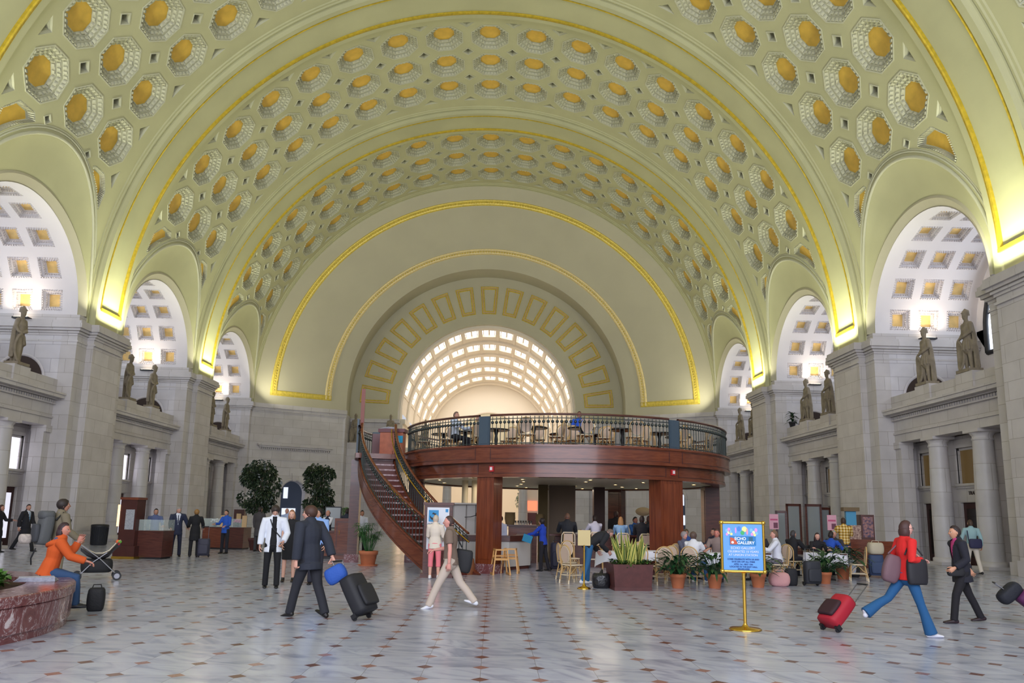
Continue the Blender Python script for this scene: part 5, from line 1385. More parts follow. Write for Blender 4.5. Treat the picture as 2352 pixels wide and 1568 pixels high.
for i in range(6):
    b = MB(); b.lathe([(.036, 0), (.036, .2), (.014, .26), (.014, .3)], mat(['green_bottle', 'blue_bottle', 'brown_bottle'][i % 3], [rgb(30, 60, 50), rgb(40, 70, 130), rgb(70, 40, 20)][i % 3], .15), (3.05+.13*i, 28.2, 4.33), 10); tag(b.build('bottle'), 'bottle on the upper deck bar left of the person in blue', 'bottle', 'bottles on the deck bar')
b = MB(); b.sphere((4.35, 27.6, 4.95), .11, mat('lamp_globe', (1, .9, .7, 1), .4, emit=4, ecol=(1, .86, .62, 1)), 16, 10); b.lathe([(.08, 4.345), (.015, 4.38), (.015, 4.85)], M_BRASS, (4.35, 27.95, 0), 10) if False else b.lathe([(.07, 4.34), (.012, 4.37), (.012, 4.85)], M_BRASS, (4.35, 27.9, 0), 10); b.tube([(4.35, 27.9, 4.84), (4.35, 27.6, 4.86)], .01, M_BRASS, 6)
tag(b.build('table_lamp'), 'glowing round globe lamp on the upper deck bar', 'lamp')
# ---- floor tables with cloths and chairs in front of the cafe
M_CLOTH = mat('white_tablecloth', rgb(232, 232, 242), .8)
def cloth_table(x, y, w_, rz, lb, i, h=.74):
    t = empty('cafe_table', (x, y, 0), radians(rz)); b = MB(); b.box(-w_/2, w_/2, -w_/2, w_/2, h-.035, h-.006, M_WOODD); b.build('table_top', t)
    b = MB(); b.lathe([(.04, .04), (.04, h-.04)], M_BLACK, seg=10); b.lathe([(.25, 0), (.25, .025), (.05, .05)], M_BLACK, seg=16); b.build('pedestal', t)
    tag(t, 'square cafe table under a white cloth, '+lb, 'table', 'white cloth tables')
    c = MB(); n = 16; e = w_/2+.012; rows = []
    for q in range(3):
        row = []
        for k in range(4*n):
            s_, u = divmod(k, n); u = u/n; L = -1+2*u
            p = [(L, -1), (1, L), (-L, 1), (-1, -L)][s_]; d = 0 if q == 0 else .24*(q/2)+.16*(q/2)*abs(L)**3
            ee = e*(1+.03*q*(1+.8*sin(k*1.9))); row.append((p[0]*ee, p[1]*ee, h-d*1.0))
        rows.append(row)
    c.loft(rows, M_CLOTH, True, False, True); c.add(rows[0], [tuple(range(4*n))], M_CLOTH)
    o = c.build('tablecloth'); o.location = (x, y, 0); o.rotation_euler = (0, 0, radians(rz+8)); tag(o, 'white tablecloth draped over the table '+lb, 'tablecloth', 'white tablecloths')
TBL = [(3.95, 20.2, .85, 'behind the square planter', [(2.72, 20.1, -80), (2.75, 19.1, -60), (3.0, 22.0, 200)]),
       (5.0, 20.9, .8, 'left of the right front post', [(4.55, 19.75, -15), (4.95, 19.1, 10), (5.25, 19.85, 25), (5.05, 22.0, 185)]),
       (6.62, 20.3, .85, 'of the woman in white', [(5.85, 19.42, -38), (6.0, 21.1, -150), (7.0, 21.2, -205)]),
       (7.85, 21.0, .8, 'of the man in the white shirt', [(8.52, 20.65, 75), (8.15, 21.95, -200), (8.75, 22.95, -190)]),
       (10.15, 21.5, .8, 'of the dark haired woman', [(10.95, 21.3, 70), (9.62, 22.55, -60), (10.28, 22.35, -190), (10.95, 23.15, -60), (11.5, 23.95, -200)]),
       (7.0, 23.8, .8, 'in the second row', [(6.2, 23.6, -80), (7.0, 24.72, -180), (7.85, 24.15, -250)]),
       (9.4, 24.7, .8, 'in the back row', [(8.6, 24.5, -80), (10.2, 24.8, 100)])]
for i, (x, y, w_, lb, chs) in enumerate(TBL):
    cloth_table(x, y, w_, 10*i-20, lb, i)
    for k, (cx_, cy_, rz) in enumerate(chs): put('c', cx_, cy_, 0, rz, 'rattan chair at the table %s, %s' % (lb, ['first from the left', 'second', 'third', 'fourth', 'fifth'][k] if len(chs) > 2 else ['left', 'right'][k]), 'bistro chairs on the floor')
for i, (x, y, rz) in enumerate(((3.1, 24.0, 0), (4.1, 24.8, -5), (4.75, 23.9, 10), (5.3, 23.3, 20), (5.55, 24.2, 15))):
    put('s', x, y, 0, rz, ['tall rattan bar chair under the man in black at the bar', 'tall rattan bar chair under the man in the white shirt', 'tall rattan bar chair behind the bent man', 'tall rattan bar chair behind the snake plants, left of two', 'tall rattan bar chair behind the snake plants, right of two'][i], 'tall bar chairs')
# high table they sit at
b = MB(); b.box(2.6, 6.2, 24.95, 25.6, 1.0, 1.06, M_WOODD); b.box(2.8, 6.0, 25.1, 25.4, 0, 1.0, M_WOODD); tag(b.build('high_counter'), 'long dark high counter where the diners under the deck sit', 'counter')
# ================================================================ PROPS
M_TERRA = mat('terracotta', rgb(196, 116, 76), .75, noise=.12, nscale=5)
M_SOIL = mat('soil', rgb(70, 48, 38), .95, bump=.6, bscale=40)
M_BARK = mat('pale_bark', rgb(150, 132, 108), .85)
def leafmat(n, c, c2): return mat(n, rgb(*c), .38, color2=rgb(*c2), nscale=9)
M_LEAFD = leafmat('dark_ficus_leaf', (44, 62, 40), (28, 42, 26)); M_LEAFG = leafmat('peace_lily_leaf', (40, 84, 44), (24, 56, 34))
M_LEAFB = leafmat('bright_leaf', (70, 120, 40), (44, 92, 28)); M_LEAFP = leafmat('palm_leaf', (74, 124, 66), (48, 92, 48)); M_SNAKE = leafmat('snake_plant_leaf', (98, 118, 50), (70, 96, 48)); M_SNEDGE = mat('snake_plant_edge', rgb(196, 190, 96), .5)
def leaf(mb, p, d, L, W, m, up=Vector((0, 0, 1)), bend=.3, n=4):
    d = d.normalized(); s = d.cross(up); s = s.normalized() if s.length > .01 else Vector((1, 0, 0)); u = s.cross(d).normalized()
    a = []; b = []
    for i in range(n+1):
        t = i/n; w_ = W*sin(pi*min(.98, t*.9+.08))**.8 if i < n else .001
        c = p + d*(L*t) - Vector((0, 0, 1))*(bend*L*t*t); a.append(c - s*w_ + u*w_*.25); b.append(c + s*w_ + u*w_*.25)
    c = [p + d*(L*i/n) - Vector((0, 0, 1))*(bend*L*(i/n)**2) for i in range(n+1)]
    mb.loft([a, c, b], m, False, False, True)
def rnd(a, b): return random.uniform(a, b)
def pot(root, r=.2, h=.34, m=None, saucer=False):
    b = MB(); m = m or M_TERRA
    b.lathe([(r*.68, 0), (r*.70, .01), (r*.92, h*.74), (r*1.0, h*.76), (r*1.04, h*.98), (r*1.0, h), (r*.9, h), (r*.86, h*.9)], m, seg=28); b.build('pot', root)
    b = MB(); b.lathe([(.001, h*.9), (r*.87, h*.9)], M_SOIL, seg=20, caps=False); b.build('soil', root)
    if saucer: b = MB(); b.lathe([(r*.95, 0), (r*1.1, .04), (r*1.05, .045), (r*.8, .02)], m, seg=28); b.build('saucer', root)
def lily(x, y, r, h, label, seed, H=.70, spread=.5):
    random.seed(seed); t = empty('potted_plant', (x, y, 0)); pot(t, r, h)
    b = MB()
    for i in range(95):
        a = rnd(0, 2*pi); e = rnd(.30, 1.35); st = Vector((rnd(-.06, .06), rnd(-.06, .06), h*.9)); ln = rnd(.18, .42)*H/.55
        q = st + Vector((cos(a)*cos(e)*ln, sin(a)*cos(e)*ln, sin(e)*ln)); b.tube([st, st.lerp(q, .5)+Vector((0, 0, .03)), q], .004, M_LEAFG, 4)
        leaf(b, q, Vector((cos(a), sin(a), rnd(-.1, 1.0))), rnd(.20, .32)*H/.55, rnd(.035, .055), M_LEAFG, bend=rnd(.2, .7))
    b.build('foliage', t); tag(t, label, 'potted plant', 'peace lilies in terracotta pots'); return t
lily(5.17, 18.25, .19, .33, 'broad-leaved plant in a terracotta pot, next right of the square planter', 1)
lily(6.09, 18.4, .19, .33, 'broad-leaved plant in a terracotta pot, second right of the square planter', 2)
lily(7.28, 18.8, .19, .33, 'broad-leaved plant in a terracotta pot partly hidden behind the blue sign', 3)
lily(9.55, 20.2, .17, .30, 'drooping plant in a terracotta pot right of the black suitcase', 4, .75)
lily(10.81, 21.9, .21, .36, 'tall dark plant in a terracotta pot, rightmost of the cafe pots', 5, .85)
# square planter with snake plants
random.seed(21); t = empty('square_planter', (3.92, 17.75, 0), radians(4))
b = MB(); M_PLNT = mat('dark_red_wood_planter', rgb(92, 48, 46), .45, noise=.25, nscale=9)
b.box(-.43, .43, -.40, .40, 0, .08, M_PLNT); b.loft([[(-.42, -.39, .08), (.42, -.39, .08), (.42, .39, .08), (-.42, .39, .08)], [(-.46, -.42, .58), (.46, -.42, .58), (.46, .42, .58), (-.46, .42, .58)], [(-.42, -.38, .58), (.42, -.38, .58), (.42, .38, .58), (-.42, .38, .58)], [(-.41, -.37, .5), (.41, -.37, .5), (.41, .37, .5), (-.41, .37, .5)]], M_PLNT, True, True, False); b.build('box', t)
b = MB()
for i in range(34):
    p = Vector((rnd(-.22, .22), rnd(-.2, .2), .5)); d = Vector((rnd(-.35, .35)+p.x*.8, rnd(-.3, .3), 1)); L = rnd(.40, .78) if i else .88
    leaf(b, p, d, L, rnd(.022, .034), M_SNAKE, up=Vector((rnd(-1, 1), -1, .2)), bend=-.02)
    leaf(b, p+Vector((0, .004, 0)), d, L*1.01, .040, M_SNEDGE, up=Vector((rnd(-1, 1), -1, .2)), bend=-.02)
b.build('snake_plants', t); b = MB()
for i in range(420):
    a = rnd(0, 2*pi); p = Vector((rnd(-.42, .42), rnd(-.38, .38), .56+rnd(0, .10))); leaf(b, p, Vector((cos(a), sin(a), rnd(-.3, .9))), rnd(.06, .12), rnd(.018, .03), M_LEAFG if i % 3 else M_LEAFB, bend=.3, n=3)
b.build('ground_cover', t); tag(t, 'square dark red wooden planter with yellow-edged snake plants', 'planter')
# ficus trees
def ficus(x, y, H, R, label, seed, nleaf=4600, potr=.3, mleaf=None):
    random.seed(seed); t = empty('ficus_tree', (x, y, 0)); pot(t, potr, .5, M_PLNT)
    b = MB(); tips = []
    for i in range(11):
        a = rnd(0, 2*pi); r0 = rnd(.02, .08); r1 = R*rnd(.25, .7); z1 = H*rnd(.55, .9)
        b.tube([(cos(a)*r0, sin(a)*r0, .45), (cos(a+.6)*r0*2, sin(a+.6)*r0*2, H*.3), (cos(a)*r1*.5, sin(a)*r1*.5, H*.5), (cos(a)*r1, sin(a)*r1, z1)], [.022, .02, .016, .008], M_BARK, 5)
    b.build('trunks', t); b = MB(); cz = H*.70; rz = H*.31; m = mleaf or M_LEAFD
    clumps = [(Vector((R*.75*cos(q*2.4)*sqrt(rnd(.1, 1)), R*.75*sin(q*2.4)*sqrt(rnd(.1, 1)), cz+rz*rnd(-.85, .85)))) for q in range(26)]
    for i in range(nleaf):
        c = clumps[i % 26]; v = Vector((random.gauss(0, 1), random.gauss(0, 1), random.gauss(0, 1))).normalized()*(R*.42*rnd(.5, 1)**.5)
        p = c+v; q = Vector((p.x/(R*1.12), p.y/(R*1.12), (p.z-cz)/(rz*1.15)))
        if q.length > 1: p = Vector((q.normalized().x*R*1.12, q.normalized().y*R*1.12, cz+q.normalized().z*rz*1.15))*1.0
        d = Vector((v.x, v.y, v.z-.4*R)).normalized(); L = rnd(.10, .17); s_ = d.cross(Vector((rnd(-1, 1), rnd(-1, 1), rnd(-.3, 1)))).normalized()*rnd(.028, .042)
        b.add([p, p+d*L*.5+s_, p+d*L, p+d*L*.5-s_], [(0, 1, 2, 3)], m)
    b.build('foliage', t); tag(t, label, 'tree', 'indoor ficus trees'); return t
ficus(-9.25, 32.6, 3.75, .78, 'bushy ficus tree in a planter, left of the far left archway', 31)
ficus(-6.95, 33.6, 3.62, .72, 'bushy ficus tree in a planter, right of the far left archway', 32)
ficus(4.3, 69.5, 4.8, 1.5, 'pale green ficus tree in the hall beyond, seen under the deck', 33, 5200, .5, leafmat('pale_ficus_leaf', (104, 128, 104), (74, 98, 78)))  # paler green leaves than the other two trees
# palm (umbrella sedge) in big terracotta pot
random.seed(41); t = empty('potted_palm', (-3.12, 24.15, 0)); pot(t, .29, .46, None, True); b = MB()
for i in range(46):
    a = rnd(0, 2*pi); rr = rnd(.02, .14); p = Vector((cos(a)*rr, sin(a)*rr, .42)); h_ = rnd(.35, .92); q = p+Vector((cos(a)*h_*rnd(.1, .5), sin(a)*h_*rnd(.1, .5), h_)); b.tube([p, p.lerp(q, .5), q], .006, M_LEAFP, 4)
    for k in range(12): aa = 2*pi*k/12+rnd(-.1, .1); leaf(b, q, Vector((cos(aa), sin(aa), rnd(.0, .5))), rnd(.16, .26), .008, M_LEAFP, bend=.7, n=3)
b.build('foliage', t); tag(t, 'umbrella palm in a large terracotta pot left of the staircase foot', 'potted plant')
random.seed(42); t = empty('potted_palm', (-5.1, 31.0, 0)); pot(t, .25, .4, M_PLNT); b = MB(); b.tube([(0, 0, .38), (.03, 0, 1.2), (0, 0, 1.75)], .03, M_BARK, 6)
for i in range(15):
    a = 2*pi*i/15+rnd(-.2, .2); e = rnd(.3, 1.2)
    for k in range(10):
        p = Vector((cos(a)*cos(e)*.07*k, sin(a)*cos(e)*.07*k, 1.75+sin(e)*.07*k-.008*k*k))
        for s_ in (-1, 1): leaf(b, p, Vector((cos(a+s_*.7), sin(a+s_*.7), -.2)), .2, .014, M_LEAFP, bend=.6, n=2)
b.build('fronds', t); tag(t, 'slender palm behind the landing post, showing above the heads', 'potted plant')
# potted plant on the right ledge
random.seed(43); yb = (bays[3][0]+bays[3][1])/2; t = empty('potted_plant', (18.45, yb+3.35, 7.12)); pot(t, .2, .3, M_BLACK); b = MB()
for i in range(34): a = rnd(0, 2*pi); leaf(b, Vector((0, 0, .3+rnd(0, .5))), Vector((cos(a), sin(a), rnd(.1, 1.6))), rnd(.35, .6), .07, M_LEAFG, bend=.6)
b.tube([(0, 0, .28), (0, 0, .9)], .015, M_BARK, 5); b.build('foliage', t); tag(t, 'dark leafy potted plant on the middle ledge of the right wall', 'potted plant')

# ---- round marble bench planter at left front
BX, BY, BR = -8.35, 9.9, 3.42
t = empty('marble_bench', (BX, BY, 0)); b = MB(); prof = [(BR-.06, 0), (BR-.06, .10), (BR-.03, .105), (BR-.02, .41), (BR-.03, .42), (BR, .43), (BR, .545), (BR-.015, .56), (2.80, .56), (2.78, .47)]
rings = [[(r*cos(2*pi*k/96), r*sin(2*pi*k/96), z) for k in range(96)] for r, z in prof]; b.loft(rings, M_REDM, True, False, False); b.build('seat_ring', t)
b = MB(); b.lathe([(2.79, .49), (1.4, .56), (.01, .60)], M_SOIL, seg=48, caps=False); b.build('soil', t)
random.seed(51); b = MB()
for i in range(2000):
    a = rnd(-1.0, 1.3) if i % 4 else rnd(0, 2*pi); rr = 2.55*sqrt(rnd(.4, 1)); p = Vector((cos(a)*rr, sin(a)*rr, .54+rnd(0, .14)*(1.1-(rr/2.7)**2)+rnd(0, .12))); aa = rnd(0, 2*pi)
    leaf(b, p, Vector((cos(aa), sin(aa), rnd(-.1, 1.1))), rnd(.10, .2), rnd(.03, .055), M_LEAFB, bend=rnd(.2, .7), n=3)
b.build('plants', t); tag(t, 'round red marble bench with a green planting bed at front left', 'bench')
b = MB(); M_NEWS = mat('newsprint', rgb(178, 180, 196), .8, noise=.3, nscale=30)
for i in range(5): b.obox((-5.86, 11.42, .568+.012*i), (.52-.02*i, .30, .010), .35+.05*i, M_NEWS)
tag(b.build('newspaper_stack'), 'folded newspapers lying on the marble bench beside the seated woman', 'newspapers')
def soft_box(mb, c, size, m, rot=None, k=.22, seg=5):
    """rounded soft-sided box"""
    rot = rot or Matrix.Identity(3); sx, sy, sz = size[0]/2, size[1]/2, size[2]/2; rings = []; n = 20
    for i in range(9):
        a = -pi/2+pi*i/8; zz = max(-1, min(1, sin(a)*1.18)); f = abs(cos(a))**k if abs(cos(a)) > .001 else .02
        row = []
        for j in range(n):
            th = 2*pi*j/n; cx_, cy_ = cos(th), sin(th); q = (abs(cx_)**4+abs(cy_)**4)**(-.25); row.append(Vector(c)+rot @ Vector((sx*cx_*q*f, sy*cy_*q*f, sz*zz)))
        rings.append(row)
    mb.loft(rings, m, True, True, True)
M_BAG = mat('black_nylon', rgb(30, 30, 34), .7, bump=.2, bscale=200)
def suitcase(loc, rz, col, label, w_=.40, d_=.24, h=.56, tilt=0, handle=.40, group=None, wheels=True, straps=None):
    t = empty('suitcase', loc); Rm = Matrix.Rotation(radians(rz), 3, 'Z') @ Matrix.Rotation(radians(-tilt), 3, 'X'); t.rotation_euler = Rm.to_euler()
    m = mat('luggage_%d_%d_%d' % col, rgb(*col), .65, bump=.15, bscale=150)
    b = MB(); soft_box(b, (0, -d_/2, .06+h/2), (w_, d_, h), m, k=.10); b.build('body', t)
    b = MB(); soft_box(b, (0, -d_-.02, .06+h*.38), (w_*.82, .07, h*.55), straps or m, k=.15); b.build('pocket', t)
    if wheels:
        for sx in (-1, 1):
            b = MB(); b.tube([(sx*(w_/2-.05), -.03, .035), (sx*(w_/2-.02), -.03, .035)], .035, M_BLACK, 12); b.box(sx*(w_/2-.035)-.03, sx*(w_/2-.035)+.03, -.09, .0, .03, .10, M_BLACK); b.build('wheel', t)
    b = MB(); z0 = .06+h
    for sx in (-1, 1): b.tube([(sx*w_*.27, -.03, .2), (sx*w_*.27, -.03, z0+handle)], .008, mat('handle_steel', rgb(120, 120, 125), .3, metal=.8), 6)
    b.tube([(-w_*.27, -.03, z0+handle), (w_*.27, -.03, z0+handle)], .014, M_BLACK, 6); b.build('handle', t)
    tag(t, label, 'suitcase', group); return t
# ---- bins, kiosks and counters on the left
b = MB(); t = empty('litter_bin', (-16.85, 34.7, 0)); b.lathe([(.30, 0), (.32, .03), (.34, .78), (.36, .80)], mat('bin_black', rgb(44, 46, 52), .4), seg=24)
for k in range(24): b.tube([(.325*cos(2*pi*k/24), .325*sin(2*pi*k/24), .04), (.352*cos(2*pi*k/24), .352*sin(2*pi*k/24), .78)], .012, M_BLACK, 4)
b.build('drum', t); b = MB(); b.lathe([(.36, .80), (.37, .84), (.35, .9), (.2, .92), (.18, .86)], M_BLACK, seg=24); b.build('lid', t); tag(t, 'black ribbed litter bin standing against the left wall pier', 'litter bin')
t = empty('information_kiosk', (-11.28, 25.75, 0), radians(-6)); b = MB(); M_KW = mat('kiosk_wood', rgb(74, 36, 30), .35, noise=.2, nscale=5)
b.box(-.38, .36, -.30, .30, .08, .42, M_KW); b.box(-.28, .28, -.24, .26, .42, 1.92, M_KW); b.box(-.31, .31, -.27, .29, 1.92, 2.0, M_WOOD); b.box(-.40, .38, -.32, .32, 0, .08, M_BRASS); b.build('pylon', t)
b = MB(); b.box(-.08, .22, -.256, -.24, .95, 1.6, mat('printed_notice', rgb(170, 172, 178), .6, noise=.35, nscale=40)); b.build('notice_board', t)
b = MB(); b.box(-.36, -.29, -.27, -.25, 1.05, 1.75, mat('backlit_menu', rgb(255, 190, 120), .4, emit=2.2, ecol=(1, .62, .28, 1))); b.build('lit_panel', t)
tag(t, 'tall dark wooden kiosk pylon with a grey notice, left of the glass counter', 'kiosk')
def glass_case(x, y, w_, d_, label, flowers=None, h=.92, gh=.36, mm=None):
    t = empty('display_counter', (x, y, 0), radians(-5)); b = MB(); m = mm or M_WOOD; b.box(-w_/2, w_/2, -d_/2, d_/2, .06, h, m); b.box(-w_/2+.04, w_/2-.04, -d_/2+.04, d_/2-.04, 0, .06, M_BLACK); b.box(-w_/2-.02, w_/2+.02, -d_/2-.02, d_/2+.02, h-.03, h, M_WOODD); b.build('cabinet', t)
    b = MB(); 
    for (a0, a1, c0, c1) in ((-w_/2, w_/2, -d_/2, -d_/2+.01), (-w_/2, -w_/2+.01, -d_/2, d_/2), (w_/2-.01, w_/2, -d_/2, d_/2)): b.box(a0, a1, c0, c1, h, h+gh, M_PANE)
    b.build('glass_screen', t); tag(t, label, 'counter', 'glass topped counters'); return t
M_PANE = mat('thin_glass_pane', rgb(225, 240, 238), .05, alpha=.22, spec=.8)
glass_case(-10.55, 26.0, .86, .7, 'mahogany counter with a glass screen beside the kiosk pylon', mm=M_WOODD)
glass_case(-11.2, 33.4, .85, .8, 'wooden counter with a glass case of white flowers, left one at the back', mm=M_WOOD)
glass_case(-10.3, 33.3, .95, .8, 'wooden counter with a glass case and pink flowers, beside the left ficus', mm=M_WOODD)
b = MB()
for x_ in (-10.78, -9.86): b.box(x_-.1, x_+.1, 32.85, 32.88, .93, 1.42, mat('pale_wood_panel', rgb(206, 172, 124), .5))
tag(b.build('display_board'), 'pale wooden uprights on the glass flower case', 'board')
for i, (x, y, col, n_) in enumerate(((-11.25, 33.3, (238, 238, 245), 'white'), (-10.25, 33.2, (225, 80, 150), 'pink'))):
    random.seed(60+i); t = empty('flower_pot', (x, y, .925)); pot(t, .09, .12, M_BLACK); b = MB()
    for k in range(46): a = rnd(0, 2*pi); leaf(b, Vector((0, 0, .1)), Vector((cos(a), sin(a), rnd(.1, 1.5))), rnd(.15, .26), .02, M_LEAFB, bend=.5, n=2)
    b.build('leaves', t); b = MB()
    for k in range(16): b.sphere((rnd(-.16, .16), rnd(-.12, .12), .2+rnd(0, .14)), .035, mat('petals_'+n_, rgb(*col), .6), 6, 4)
    b.build('blossoms', t); tag(t, 'small pot of %s flowers inside the glass counter case' % n_, 'flowers')
b = MB(); b.box(-10.75, -10.3, 34.1, 34.5, 0, 1.68, M_KW); b.box(-10.62, -10.42, 34.08, 34.1, 1.2, 1.5, mat('pale_wood_panel', rgb(206, 172, 124), .5)); tag(b.build('information_kiosk'), 'short dark wooden pylon behind the flower counters', 'kiosk')
# bartender counter at the left of the stair
t = empty('service_counter', (0, 0, 0)); b = MB(); b.box(-6.6, -4.75, 27.3, 27.9, .1, .92, M_WOOD); b.box(-6.65, -4.75, 27.22, 27.95, .92, .98, M_WOODD); b.box(-6.6, -4.4, 27.35, 27.9, 0, .1, M_BLACK); b.box(-6.45, -4.95, 27.28, 27.3, .2, .82, M_WOODD); b.box(-6.4, -5.0, 27.26, 27.285, .25, .77, M_WOOD); b.build('front', t)
b = MB(); b.box(-4.85, -4.25, 27.2, 27.9, .0, 1.42, M_WOOD); b.box(-4.78, -4.32, 27.17, 27.2, .15, 1.32, M_WOODD); b.box(-4.74, -4.36, 27.155, 27.18, .2, 1.27, M_WOOD); b.build('tall_cupboard', t)
b = MB(); b.tube([(-4.66, 27.14, .86), (-4.66, 27.13, 1.0)], .01, M_BRASS, 6); b.build('brass_pull', t); tag(t, 'mahogany service counter with a tall cupboard left of the staircase', 'counter')
b = MB(); b.box(-5.9, -5.25, 30.3, 30.34, 1.0, 1.85, M_BLACK); b.box(-5.86, -5.29, 30.285, 30.3, 1.04, 1.81, mat('poster_grey', rgb(170, 176, 182), .5)); 
for q in (-5.85, -5.3): b.tube([(q, 30.3, 1.0), (q, 30.1, 0)], .015, M_WOODD, 6)
tag(b.build('framed_sign'), 'black framed poster on an easel behind the bartender', 'sign')
b = MB(); b.box(-6.2, -5.9, 27.4, 27.6, .985, 1.12, mat('yellow_snack_box', rgb(220, 180, 60), .5)); b.box(-6.1, -5.95, 27.38, 27.5, 1.12, 1.2, mat('red_snack_box', rgb(190, 60, 60), .5)); tag(b.build('snack_boxes'), 'yellow and red boxes on the service counter', 'boxes')

# ---- signs
def brass_sign():
    t = empty('poster_stand', (4.57, 11.6, 0), radians(-9)); r = .022
    b = MB(); b.lathe([(.235, 0), (.24, .012), (.22, .028), (.06, .04), (.035, .07), (.028, .09)], M_BRASS, seg=40); b.build('base', t)
    b = MB(); b.lathe([(.026, .08), (.026, .80), (.035, .83)], M_BRASS, seg=20); b.build('pole', t)
    x0, x1, z0, z1 = -.31, .31, .85, 1.575; b = MB()
    for p, q in (((x0, z0), (x1, z0)), ((x1, z0), (x1, z1)), ((x1, z1), (x0, z1)), ((x0, z1), (x0, z0))): b.tube([(p[0], 0, p[1]), (q[0], 0, q[1])], r, M_BRASS, 12)
    for p in ((x0, z0), (x1, z0), (x1, z1), (x0, z1)): b.sphere((p[0], 0, p[1]), .036, M_BRASS, 16, 10)
    b.build('frame', t)
    b = MB(); b.box(-.29, .29, -.008, .008, .87, 1.555, mat('sky_blue_poster', rgb(98, 160, 226), .35)); ps = b.build('poster', t)
    F = -.0105
    def disc(cx, cz, rx, rz, m, y=F): 
        q = MB(); q.add([(cx+rx*cos(2*pi*k/20), y, cz+rz*sin(2*pi*k/20)) for k in range(20)]+[(cx+rx*cos(2*pi*k/20), y+.003, cz+rz*sin(2*pi*k/20)) for k in range(20)], [tuple(range(19, -1, -1))]+[(k, (k+1) % 20, 20+(k+1) % 20, 20+k) for k in range(20)], m); return q
    bal = MB()
    cols = {'p': (225, 150, 215), 'y': (235, 232, 150), 'b': (60, 130, 215), 'g': (60, 175, 105), 'k': (240, 150, 170), 'l': (130, 190, 235), 'w': (235, 240, 190)}
    for (cx, cz, rx, rz, c) in ((-.20, 1.47, .022, .03, 'p'), (-.235, 1.455, .018, .026, 'l'), (-.18, 1.44, .02, .026, 'l'), (-.205, 1.425, .02, .024, 'w'), (-.23, 1.40, .018, .022, 'p'), (-.165, 1.405, .02, .02, 'y'),
                                (-.10, 1.46, .012, .045, 'p'), (-.05, 1.485, .03, .038, 'b'), (.03, 1.48, .038, .042, 'y'), (.0, 1.425, .03, .034, 'g'), (.07, 1.445, .014, .05, 'k'),
                                (.13, 1.465, .022, .028, 'l'), (.20, 1.47, .022, .03, 'p'), (.165, 1.43, .022, .028, 'w'), (.14, 1.405, .02, .024, 'p'), (.21, 1.42, .02, .024, 'l'), (.18, 1.395, .02, .02, 'y')):
        d = disc(cx, cz, rx, rz, mat('balloon_'+c, rgb(*cols[c]), .4)); bal.add(d.v, d.f, d.mats[0])
    bal.build('balloons', t)
    q = MB(); q.box(-.195, .195, F-.001, F+.002, 1.235, 1.375, mat('poster_teal', rgb(20, 120, 185), .4)); q.box(.09, .15, F-.002, F, 1.30, 1.365, mat('poster_teal_dark', rgb(20, 90, 120), .4)); q.build('logo_field', t)
    q = MB(); q.add([(-.185+.10*0, F-.002, 1.25)]+[(-.185+.105*cos(pi/2*k/8), F-.002, 1.25+.105*sin(pi/2*k/8)) for k in range(9)], [tuple(range(9, -1, -1))], mat('logo_rust', rgb(200, 84, 50), .5))
    q.add([(-.15+.02*cos(2*pi*k/12), F-.004, 1.28+.02*sin(2*pi*k/12)) for k in range(12)], [tuple(range(11, -1, -1))], mat('paper_white', rgb(228, 228, 235), .7)); q.build('spiral_logo', t)
    Wt = mat('lettering_white', rgb(238, 240, 246), .5); Nv = mat('lettering_navy', rgb(22, 70, 140), .5); rx = (pi/2, 0, 0)
    for tx, sz, x, z, m, bd in (('ECHO', .062, -.035, 1.335, Wt, .0016), ('GALLERY', .062, .045, 1.275, Wt, .0016), ('ECHO GALLERY', .05, 0, 1.195, Wt, 0), ('CELEBRATES 10 YEARS', .046, 0, 1.143, Wt, 0), ('AT UNION STATION', .046, 0, 1.092, Wt, 0),
                                ('COME CELEBRATE WITH US AND', .031, 0, 1.030, Nv, .0008), ('SAVE 20% OFF ALL ITEMS', .031, 0, .993, Nv, .0008), ('APRIL 1st - MAY 10th', .031, 0, .956, Nv, .0008), ('LOCATED IN THE EAST HALL', .031, 0, .919, Nv, .0008), ('202-842-0400', .031, 0, .885, Nv, .0008)):
        text_obj(tx, sz, (x, F-.003, z), rx, m, 'lettering', t, .0008, 'CENTER', bd)
    tag(t, 'brass poster stand with a sky-blue balloon poster at front right', 'sign')
brass_sign()
t = empty('sign_stand', (2.87, 17.67, 0), radians(-4)); b = MB(); b.lathe([(.155, 0), (.16, .012), (.13, .035), (.05, .06), (.03, .10), (.022, .12)], M_BRASS, seg=32); b.build('base', t)
b = MB(); b.lathe([(.021, .1), (.021, .98)], M_BRASS, seg=16); b.build('pole', t); b = MB(); b.box(-.145, .145, -.01, .01, .97, 1.32, mat('pale_brass_plate', rgb(200, 180, 128), .5, metal=.2)); b.build('plate', t)
tag(t, 'brass floor stand with a blank pale plate, left of the bending man', 'sign')
t = empty('poster_case', (-.68, 20.15, 0), radians(-3)); b = MB(); b.box(-.42, .42, -.14, .14, 0, .10, M_WOODD); b.box(-.37, .37, -.07, .07, .10, 1.9, M_WOODD); b.box(-.40, .40, -.09, .09, 1.86, 1.93, M_WOODD); b.build('case', t)
b = MB(); b.box(-.29, .29, -.082, -.07, .72, 1.80, mat('poster_white', rgb(222, 226, 236), .4)); b.build('poster', t)
b = MB(); m = mat('poster_cyan', rgb(30, 140, 200), .4); b.box(-.25, .01, -.088, -.082, 1.43, 1.73, m); b.box(.19, .26, -.088, -.082, 1.68, 1.76, m)
D = mat('logo_black', rgb(16, 24, 34), .5)
